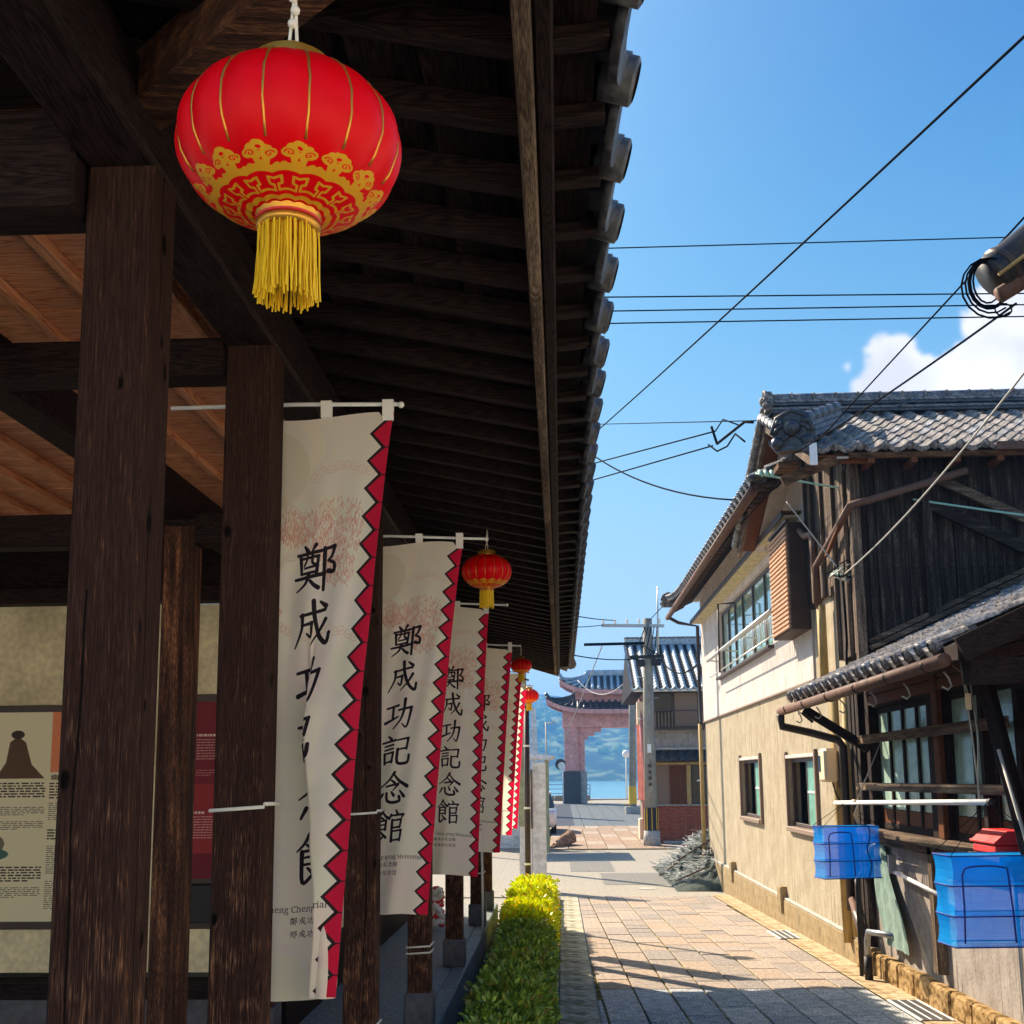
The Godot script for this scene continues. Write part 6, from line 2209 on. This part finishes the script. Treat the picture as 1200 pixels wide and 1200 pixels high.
	# heap at the corner of the cream house
	var heap := thing("net_heap", "heap of grey green netting, wire and sticks against the cream house corner", "heap", v(3.0, -0.55, 27))
	var r := RandomNumberGenerator.new()
	r.seed = 8
	var n := FastNoiseLite.new()
	n.seed = 5
	n.frequency = 1.4
	st = start()
	var Hh := func(x: float, d: float) -> float:
		var a := clampf(1.0 - absf((d - 27.2) / 3.3), 0, 1)
		var b := clampf((x - 2.35 - 0.25 * n.get_noise_1d(d)) / 0.9, 0, 1)
		return -0.56 + 1.0 * pow(a, 0.6) * b + (0.16 * n.get_noise_2d(x * 4.0, d * 2.0) + 0.08 * n.get_noise_2d(x * 14.0, d * 7.0)) * minf(a * b * 4.0, 1.0)
	for i in 26:
		for j in 50:
			var x0 := 2.3 + i * 0.075
			var d0 := 23.9 + j * 0.133
			quad(st, v(x0, Hh.call(x0, d0), d0), v(x0 + 0.075, Hh.call(x0 + 0.075, d0), d0), v(x0 + 0.075, Hh.call(x0 + 0.075, d0 + 0.133), d0 + 0.133), v(x0, Hh.call(x0, d0 + 0.133), d0 + 0.133), v(x0, -9, d0))
	put(heap, "netting", done(st), M.scrap)
	st = start()
	for k in 1700:
		var x := r.randf_range(2.45, 3.9)
		var d := r.randf_range(24.4, 30.2)
		var y: float = Hh.call(x, d)
		var a := r.randf() * PI
		var l := r.randf_range(0.12, 0.5)
		add_tube(st, [v(x, y, d), v(x + cos(a) * l * 0.7, y + r.randf_range(-0.06, 0.10), d + sin(a) * l)], r.randf_range(0.003, 0.007), -1, 4)
	stuff(put(heap, "wires", done(st), M.scrap_wire))
	for k in 9:
		var x := r.randf_range(2.6, 3.4)
		var d := r.randf_range(24.6, 29.5)
		bar(heap, "stick", M.grey_x, v(x - 0.4, Hh.call(x - 0.3, d) + 0.02, d), v(x + 0.3, Hh.call(x, d) + 0.2, d + r.randf_range(-0.8, 0.8)), 0.035, 0.035)
	# utility poles
	var up := thing("utility_pole", "tall concrete utility pole with crossarms and striped foot by the old house", "utility pole", v(2.92, -0.5, 39))
	tube(up, "shaft", M.pole, [v(2.94, -0.5, 38.6), v(2.95, 3.5, 38.7), v(3.0, 7.0, 38.8)], 0.22, 0.15, 16)
	tube(up, "foot", M.concrete, [v(2.94, -0.5, 38.6), v(2.942, -0.03, 38.6)], 0.29, 0.26, 14)
	for k in 16:
		if k % 2 == 0:
			var a := TAU * k / 16
			bar(up, "stripe", M.yellow_paint, v(2.942 + cos(a) * 0.222, 0.0, 38.61 + sin(a) * 0.222), v(2.944 + cos(a) * 0.22, 0.7, 38.615 + sin(a) * 0.22), 0.07, 0.02)
	put(up, "band", cyl_mesh(0.221, 0.72, 16), M.black, Transform3D(Basis(), v(2.942, 0.35, 38.61)))
	bb(up, "number_plate", M.white_paint, 2.86, 2.98, 2.5, 2.78, 38.42, 38.44, 0.003)
	for k in 4:
		bb(up, "painted_mark", M.frame, 2.87, 2.97, 1.42 + 0.2 * k, 1.52 + 0.2 * k, 38.43, 38.437, 0.0)
	bar(up, "crossarm", M.steel, v(1.45, 6.78, 38.7), v(3.55, 6.74, 38.7), 0.09, 0.1)
	bar(up, "crossarm", M.black, v(2.35, 5.68, 38.6), v(3.5, 5.7, 38.6), 0.1, 0.11)
	bar(up, "crossarm", M.wire, v(0.84, 6.14, 38.7), v(2.95, 6.16, 38.7), 0.08, 0.09)
	bb(up, "junction_box", M.black, 2.55, 2.85, 5.35, 5.6, 38.45, 38.65, 0.04)
	bb(up, "junction_box", M.black, 3.1, 3.4, 5.38, 5.62, 38.45, 38.65, 0.04)
	for x in [1.5, 1.9, 2.3, 2.7, 3.4]:
		var ins := start(true)
		add_lathe(ins, [[0.02, 0.0], [0.05, 0.03], [0.03, 0.07], [0.05, 0.1], [0.025, 0.16], [0.0, 0.17]], 8, v(x, 6.83, 38.7))
		put(up, "insulator", done(ins), M.white_paint)
	tube(up, "mast", M.rail_metal, [v(3.32, 5.6, 38.75), v(3.36, 8.1, 38.75)], 0.035, 0.025, 8)
	for k in 5:
		tube(up, "loop", M.wire, [v(2.9 + 0.1 * k, 6.7, 38.55), v(2.7 + 0.12 * k, 6.2 - 0.1 * k, 38.4), v(3.0 + 0.1 * k, 5.72, 38.5)], 0.016, -1, 5)
	for k in 5:
		tube(up, "step_bolt", M.steel, [v(2.95, 2.9 + k * 0.7, 38.7), v(2.6 if k % 2 else 3.3, 2.92 + k * 0.7, 38.65)], 0.014, -1, 5)
	var p2 := thing("slim_pole", "slender grey pole with a yellow foot band near the water", "utility pole", v(3.75, -0.2, 62))
	tube(p2, "shaft", M.pole, [v(3.76, -0.25, 62), v(3.9, 8.2, 62)], 0.2, 0.16, 12)
	put(p2, "band", cyl_mesh(0.215, 0.9, 12), M.yellow_paint, Transform3D(Basis(), v(3.77, 0.75, 62)))
	put(p2, "foot", cyl_mesh(0.42, 0.5, 12), M.concrete, Transform3D(Basis(), v(3.76, -0.1, 62)))
	var sv := thing("service_pole", "slim grey steel pole beyond the hall, half hidden behind the lantern pole", "utility pole", v(-0.95, -0.5, 29.3))
	tube(sv, "shaft", M.pole, [v(-0.95, -0.56, 29.3), v(-0.95, 12.6, 29.3)], 0.11, 0.085, 12)
	tube(sv, "wire_clamp", M.black, [v(-1.1, 9.2, 29.3), v(-0.8, 9.2, 29.3)], 0.03, -1, 6)
	var near := thing("near_utility_pole", "concrete pole beside the lean-to, holding the dark transformer", "utility pole", v(3.0, 0, 6.6))
	tube(near, "shaft", M.pole, [v(3.02, -0.15, 6.5), v(3.02, 6.4, 6.5)], 0.14, 0.11, 16)
	var tf := thing("transformer", "dark transformer can with looping leads at the right edge", "transformer", v(2.85, 4.9, 6.8))
	var a0 := v(2.66, 4.72, 6.75)
	var a1 := v(3.06, 5.03, 6.75)
	tube(tf, "can", M.can, [a0, a0.lerp(a1, 0.08), a1], 0.135, 0.14, 20)
	tube(tf, "rim", M.frame, [a0.lerp(a1, 0.16), a0.lerp(a1, 0.22)], 0.15, -1, 20)
	tube(tf, "underside_pipe", M.copper, [a0 + Vector3(0.02, -0.13, 0.05), a1 + Vector3(0.1, -0.15, 0.05)], 0.05, -1, 10)
	tube(tf, "bracket", M.yellow_pipe, [a0 + Vector3(-0.01, -0.04, 0.15), a1 + Vector3(0.1, 0.02, 0.15)], 0.012, -1, 6)
	for k in 4:
		var pts := []
		for j in 12:
			var t := j / 11.0
			var a := PI * (0.35 + 1.35 * t)
			pts.append(a0 + Vector3(-0.05 + (0.09 + 0.035 * k) * cos(a) * 0.9, -0.05 + (0.13 + 0.02 * k) * sin(a) - 0.02 * k, 0.06 + 0.02 * k))
		tube(tf, "lead", M.wire, pts, 0.012 if k == 1 else 0.006, -1, 6)
	var lp2 := []
	for j in 12:
		lp2.append(a0 + Vector3(0.02 + 0.05 * cos(j * 0.6), -0.24 + 0.04 * sin(j * 0.6), 0.1))
	tube(tf, "lead", M.wire, lp2, 0.005, -1, 5)

	# beyond the crossing on the left
	var wp := thing("white_gatepost", "broad white post standing behind the yellow hedge", "gatepost", v(-0.6, -0.5, 24))
	bb(wp, "post", M.white_board, -0.60, -0.32, -0.56, 2.05, 24.0, 24.25, 0.015)
	bb(wp, "side_panel", M.white_board, -0.86, -0.605, -0.56, 0.75, 24.0, 24.2, 0.012)
	bb(wp, "notice_panel", M.curtain_sage, -0.88, -0.64, 0.75, 1.85, 23.95, 24.1, 0.012)
	bb(wp, "notice_rail", M.grey_y, -0.63, -0.60, 0.7, 1.9, 23.94, 24.0, 0.003)
	var sh := thing("shelter", "small open shelter with a flat white roof behind the gatepost", "shelter", v(-1.0, -0.55, 36))
	prism(sh, "roof", M.white_board, [Vector2(-3.4, 2.5), Vector2(-0.42, 2.26), Vector2(-0.2, 2.34), Vector2(-0.2, 2.38), Vector2(-3.4, 2.68)], 35.6, 38.6)
	for q in [[-0.45, 35.8], [-0.45, 38.3], [-3.2, 35.8], [-3.2, 38.3]]:
		bb(sh, "post", M.curtain_sage, q[0] - 0.05, q[0] + 0.05, -0.6, 2.35, q[1], q[1] + 0.1, 0.008)
	bb(sh, "back_panel", M.white_board, -3.2, -0.9, -0.6, 1.7, 38.2, 38.3, 0.01)
	var ob := thing("white_monument", "tall tapering white slab behind the shelter", "monument", v(-1.3, -0.3, 60))
	prism(ob, "slab", M.white_board, [Vector2(-1.75, -0.4), Vector2(-1.05, -0.4), Vector2(-1.28, 5.3), Vector2(-1.5, 5.3)], 60.0, 60.5)
	# stranded boulder
	var bo := thing("boulder", "pointed brown boulder lying at the edge of the far paving", "boulder", v(0.0, -0.5, 40))
	st = start(true)
	var rings := 14
	var seg := 18
	var Pt := func(i: int, j: int) -> Vector3:
		var t := float(i) / rings
		var a := TAU * j / seg
		var rad := 0.02 + 0.34 * pow(t, 0.75) * (1.0 if t < 0.85 else sqrt(maxf(0.0, 1.0 - pow((t - 0.85) / 0.15, 2.0))))
		rad *= 1.0 + 0.16 * n.get_noise_3d(cos(a) * 1.2, sin(a) * 1.2, t * 2.0)
		return v(lerpf(-0.42, 0.36, t) + cos(a) * rad * 0.6, -0.56 + 0.15 * t + maxf(-0.1, sin(a) * rad) + rad * 0.35, lerpf(37.4, 39.4, t) + cos(a) * rad * -0.5)
	for i in rings:
		for j in seg:
			quad(st, Pt.call(i, j), Pt.call(i, j + 1), Pt.call(i + 1, j + 1), Pt.call(i + 1, j), v(lerpf(-0.42, 0.36, (i + 0.5) / rings), -0.35, lerpf(37.4, 39.4, (i + 0.5) / rings)))
	put(bo, "rock", done(st), M.boulder)
	build_car()
	# bundle on the terrace between the pillars
	var bu := thing("cloth_bundle", "red and white bundle lying on the terrace between the pillars", "bundle", v(-1.4, 0.13, 13))
	for piece in [["white_cloth", M.cloth_white, 0.0], ["red_cloth", M.plastic_red, 2.1]]:
		st = start(true)
		for q in 7:
			var fold := []
			for j in 8:
				fold.append(v(-1.50 + 0.028 * j, 0.2 + 0.055 * q + 0.03 * sin(j * 1.3 + q + piece[2]), 12.8 + 0.03 * sin(j * 0.9 + q * 2.0) + (0.03 if piece[2] > 0.0 else 0.0) - (0.05 if (q % 3 == 1) == (piece[2] > 0.0) else 0.0)))
			add_tube(st, fold, 0.045, 0.03, 7)
		put(bu, piece[0], done(st), piece[1])
	# waterfront
	var qr := thing("quay_railing", "thin blue railing along the water's edge left of the gate", "railing", v(0, 0, 90))
	for k in 9:
		tube(qr, "post", M.rail_blue, [v(-13.8 + k * 2.0, 0.0, 90.2), v(-13.8 + k * 2.0, 1.15, 90.2)], 0.045, -1, 6)
	for y in [0.45, 0.8, 1.13]:
		tube(qr, "rail", M.rail_blue, [v(-13.8, y, 90.2), v(2.2, y, 90.2)], 0.03, -1, 6)
	var wl := thing("sea_wall", "low dark stone wall at the foot of the railing", "wall", v(0, 0, 89))
	for k in 12:
		bb(wl, "block", M.plinth, -14 + k * 1.35, -12.68 + k * 1.35, -0.1, 0.32, 88.8, 89.4, 0.06)
	var sl := thing("street_lamp", "slim white lamp with round head on the quay", "street lamp", v(4.9, 0, 88))
	tube(sl, "post", M.white_metal, [v(4.9, -0.05, 88), v(4.93, 3.2, 88)], 0.07, 0.05, 8)
	st = start(true)
	add_ball(st, v(4.93, 3.4, 88), 0.3)
	put(sl, "globe", done(st), M.white_paint)
	var sg := thing("round_sign", "small round sign fixed to the gate pillar's left side", "sign", v(0.05, 2.4, 77))
	put(sg, "plate", cyl_mesh(0.36, 0.05, 20), M.frame, Transform3D(Basis(Vector3.RIGHT, PI / 2), v(-0.02, 2.55, 77.2)))
	put(sg, "face", cyl_mesh(0.25, 0.03, 20), M.cloth_white, Transform3D(Basis(Vector3.RIGHT, PI / 2), v(0.05, 2.45, 77.15)))
	tube(sg, "stem", M.white_metal, [v(0.12, -0.05, 77.3), v(0.12, 2.5, 77.3)], 0.04, -1, 6)
	var lp3 := thing("thin_lamp_post", "thin pale lamp post with a short arm left of the gate", "street lamp", v(-0.9, 0, 76))
	tube(lp3, "post", M.beige, [v(-0.95, -0.1, 76), v(-0.95, 5.3, 76)], 0.07, 0.05, 6)
	tube(lp3, "arm", M.beige, [v(-0.95, 5.2, 76), v(-0.3, 5.3, 76)], 0.05, -1, 6)


func build_car() -> void:
	var c := thing("parked_car", "white car parked beyond the crossing, mostly hidden by the gatepost", "car", v(-1.1, -0.45, 46))
	var y := ground_y(46) + 0.0
	# body: cross-sections along the car, joined
	var secs := [[44.6, 0.35, 0.72, 0.72], [44.75, 0.25, 0.86, 0.84], [45.7, 0.22, 0.95, 0.86], [46.1, 0.22, 1.0, 0.86], [48.4, 0.22, 1.02, 0.86], [48.75, 0.3, 0.95, 0.8]]
	var st := start(true)
	var ring := func(s: Array) -> Array:
		var w: float = s[3]
		var p := []
		for q in [[-0.9, s[1]], [-1.0, s[1] + 0.12], [-1.0, s[2] - 0.15], [-0.92, s[2]], [0.92, s[2]], [1.0, s[2] - 0.15], [1.0, s[1] + 0.12], [0.9, s[1]]]:
			p.append(v(-1.07 + q[0] * w, y + q[1], s[0]))
		return p
	for i in secs.size() - 1:
		var a: Array = ring.call(secs[i])
		var b: Array = ring.call(secs[i + 1])
		var mid := v(-1.07, y + 0.6, (secs[i][0] + secs[i + 1][0]) / 2)
		for k in 8:
			quad(st, a[k], a[(k + 1) % 8], b[(k + 1) % 8], b[k], mid)
	for e in [0, secs.size() - 1]:
		var a: Array = ring.call(secs[e])
		for k in range(1, 7):
			tri(st, a[0], a[k], a[k + 1], v(-1.07, y + 0.6, 46.5))
	put(c, "body", done(st), M.car_paint)
	st = start()
	var lo := [v(-1.85, y + 0.99, 45.7), v(-0.29, y + 0.99, 45.7), v(-0.29, y + 0.99, 48.6), v(-1.85, y + 0.99, 48.6)]
	var hi := [v(-1.7, y + 1.5, 46.5), v(-0.44, y + 1.5, 46.5), v(-0.44, y + 1.5, 48.3), v(-1.7, y + 1.5, 48.3)]
	for k in 4:
		quad(st, lo[k], lo[(k + 1) % 4], hi[(k + 1) % 4], hi[k], v(-1.07, y + 1.2, 47.2))
	put(c, "windows", done(st), M.car_glass)
	bb(c, "roof", M.car_paint, -1.73, -0.41, y + 1.49, y + 1.56, 46.4, 48.35, 0.03)
	for x in [-1.83, -0.31]:
		for d in [45.4, 48.0]:
			var w := tube(c, "wheel", M.rubber, [v(x - 0.09, y + 0.3, d), v(x + 0.09, y + 0.3, d)], 0.3, -1, 16)
			tube(w, "rim", M.steel, [v(x - 0.095, y + 0.3, d), v(x + 0.095, y + 0.3, d)], 0.18, -1, 12)
		bb(c, "headlight", M.glass, x + (0.08 if x < -1 else -0.28), x + (0.28 if x < -1 else -0.08), y + 0.6, y + 0.75, 44.62, 44.7, 0.02)
		bb(c, "mirror", M.car_paint, x - 0.16 if x < -1 else x + 0.02, x - 0.02 if x < -1 else x + 0.16, y + 1.0, y + 1.12, 45.95, 46.05, 0.02)
	bb(c, "number_plate", M.white_paint, -1.24, -0.9, y + 0.42, y + 0.58, 44.58, 44.6, 0.003)
	bb(c, "bumper", M.black, -1.7, -0.44, y + 0.22, y + 0.38, 44.6, 44.9, 0.03)


# ---------------------------------------------------------------- overhead wires
func wire(label: String, m: Material, a: Vector3, b: Vector3, sag: float, r: float, group := "") -> void:
	var pts := []
	for k in 25:
		var t := k / 24.0
		pts.append(a.lerp(b, t) + Vector3(0, -sag * 4.0 * t * (1.0 - t), 0))
	var st := start(true)
	add_tube(st, pts, r, -1, 6)
	var o := MeshInstance3D.new()
	o.name = "overhead_wire"
	o.mesh = done(st)
	o.material_override = m
	add_child(o, true)
	tag(o, label, "wire", group)


func build_wires() -> void:
	wire("long dark cable rising steeply across the whole sky to the top right corner", M.wire, v(-0.95, 9.0, 29.3), v(3.4, 5.70, 2.9), 0.12, 0.010)
	var four := "level wires crossing the lane high overhead"
	wire("uppermost of the four level wires crossing the sky", M.wire, v(-36.0, 8.46, 14.0), v(36.0, 8.46, 14.0), 0.0, 0.008, four)
	wire("second from the top of the four level wires", M.wire, v(-36.0, 7.93, 12.8), v(36.0, 7.69, 15.2), 0.0, 0.009, four)
	wire("third from the top of the four level wires", M.wire, v(-36.0, 8.16, 14.4), v(36.0, 7.41, 14.4), 0.0, 0.009, four)
	wire("lowest of the four level wires", M.wire, v(-36.0, 8.0, 14.6), v(36.0, 7.39, 14.6), 0.0, 0.009, four)
	wire("straight dark wire from the transformer down to the cream house eave", M.wire, v(2.60, 5.45, 20.0), v(2.94, 5.16, 6.64), 0.0, 0.007)
	wire("twisted black cable from the transformer to the roof corner ornament", M.wire, v(2.53, 5.14, 12.1), v(2.86, 4.62, 6.9), 0.03, 0.008)
	wire("pale thick cable from the boarded corner up past the right edge", M.pale_wire, v(3.12, 3.9, 12.6), v(2.98, 4.34, 6.66), 0.10, 0.0075)
	wire("green insulated line running right across the black boards", M.green_wire, v(2.38, 5.31, 13.5), v(4.95, 4.23, 11.41), 0.02, 0.013)
	wire("sagging black cable between the hall roof and the cream house eave", M.wire, v(-0.95, 12.2, 29.3), v(2.53, 5.64, 16.2), 0.75, 0.014)
	wire("upper one of the pair of service wires below the wire bracket", M.wire, v(-0.95, 9.35, 29.3), v(2.56, 7.21, 18.0), 0.0, 0.013)
	wire("lower one of the pair of service wires below the wire bracket", M.wire, v(-0.95, 8.87, 29.3), v(2.51, 6.97, 18.0), 0.0, 0.013)
	wire("thin level wire meeting the gable peak of the timber house", M.wire, v(-0.95, 10.89, 29.3), v(2.66, 6.34, 14.7), 0.0, 0.008)
	wire("short white line slanting down the boarded wall to the cable bundle", M.pale_wire, v(2.63, 4.84, 13.0), v(3.1, 3.95, 12.6), 0.0, 0.008)
	wire("wire from the crossarm of the utility pole to behind the hall, upper", M.wire, v(-0.95, 6.2, 29.3), v(1.9, 6.95, 38.7), 0.1, 0.016)
	wire("wire from the utility pole's black bracket to behind the hall, lower", M.wire, v(-0.95, 5.2, 29.3), v(2.64, 5.62, 38.5), 0.2, 0.018)
	wire("wire from the crossarm end of the utility pole towards the hall roof", M.wire, v(-0.95, 5.68, 29.3), v(1.5, 6.8, 38.7), 0.1, 0.014)
	wire("black cable from the utility pole to the white house corner, below the roof line", M.wire, v(3.41, 5.60, 38.6), v(3.2, 4.3, 26.4), 0.35, 0.02)
	wire("wire from the utility pole top up to the cream house eave", M.wire, v(3.01, 6.9, 38.7), v(2.6, 5.62, 18.0), 0.1, 0.012)
	wire("faint wire slanting down across the front of the pink gate", M.pale_wire, v(2.3, 8.6, 60.0), v(0.29, 4.15, 77.0), 0.0, 0.03)
	wire("faint looping wire hung across the upper tier of the pink gate", M.pale_wire, v(1.2, 8.0, 76.0), v(4.4, 7.9, 70.0), 1.1, 0.03)
	var br := thing("wire_bracket", "dark angled bracket joining the service wires before the gable", "bracket", v(2.6, 7.1, 18))
	tube(br, "arm", M.wire, [v(2.50, 7.29, 18.0), v(2.58, 7.0, 18.0)], 0.022, -1, 6)
	tube(br, "arm", M.wire, [v(2.58, 7.0, 18.0), v(2.86, 7.04, 17.0), v(2.74, 6.6, 15.6)], 0.022, -1, 6)
	tube(br, "jumper", M.wire, [v(2.44, 6.99, 18.0), v(2.55, 6.82, 17.8), v(2.68, 6.84, 17.6), v(2.78, 6.98, 17.4), v(2.72, 6.5, 16.2)], 0.014, -1, 6)
	tube(br, "jumper", M.wire, [v(2.56, 7.21, 18.0), v(2.66, 7.34, 17.8), v(2.80, 7.06, 17.2)], 0.012, -1, 6)
	var cb := thing("cable_bundle", "tangle of cable ends tied at the boarded corner", "cable bundle", v(3.1, 3.9, 12.6))
	var r := RandomNumberGenerator.new()
	r.seed = 4
	for k in 10:
		var a := v(3.02 + r.randf_range(-0.06, 0.06), 3.9 + r.randf_range(-0.05, 0.05), 12.6 + r.randf_range(-0.1, 0.1))
		tube(cb, "cable_end", [M.green_wire, M.pale_wire, M.wire][k % 3], [a, a + Vector3(0.1, r.randf_range(-0.08, 0.1), 0.08), a + Vector3(r.randf_range(0.1, 0.26), r.randf_range(-0.1, 0.14), 0.1)], 0.009, -1, 5)
	tube(cb, "ring", M.wire, [v(3.08, 4.02, 12.55), v(3.16, 4.06, 12.5), v(3.22, 3.98, 12.5), v(3.18, 3.87, 12.5), v(3.1, 3.9, 12.55)], 0.008, -1, 5)
	tube(cb, "drop_cable", M.wire, [v(3.12, 3.84, 12.6), v(3.13, 3.2, 12.6), v(3.1, 2.7, 12.6), v(2.5, 2.46, 12.5), v(2.7, 2.3, 12.5)], 0.014, -1, 6)
	var ins := thing("insulator_clamp", "pale green insulator clamps on the line below the roof corner ornament", "insulator", v(2.4, 5.3, 13.4))
	for k in 3:
		tube(ins, "clamp", M.green_wire, [v(2.40 + 0.05 * k, 5.32 - 0.03 * k, 13.4 - 0.1 * k), v(2.44 + 0.05 * k, 5.24 - 0.03 * k, 13.35 - 0.1 * k)], 0.02, -1, 6)
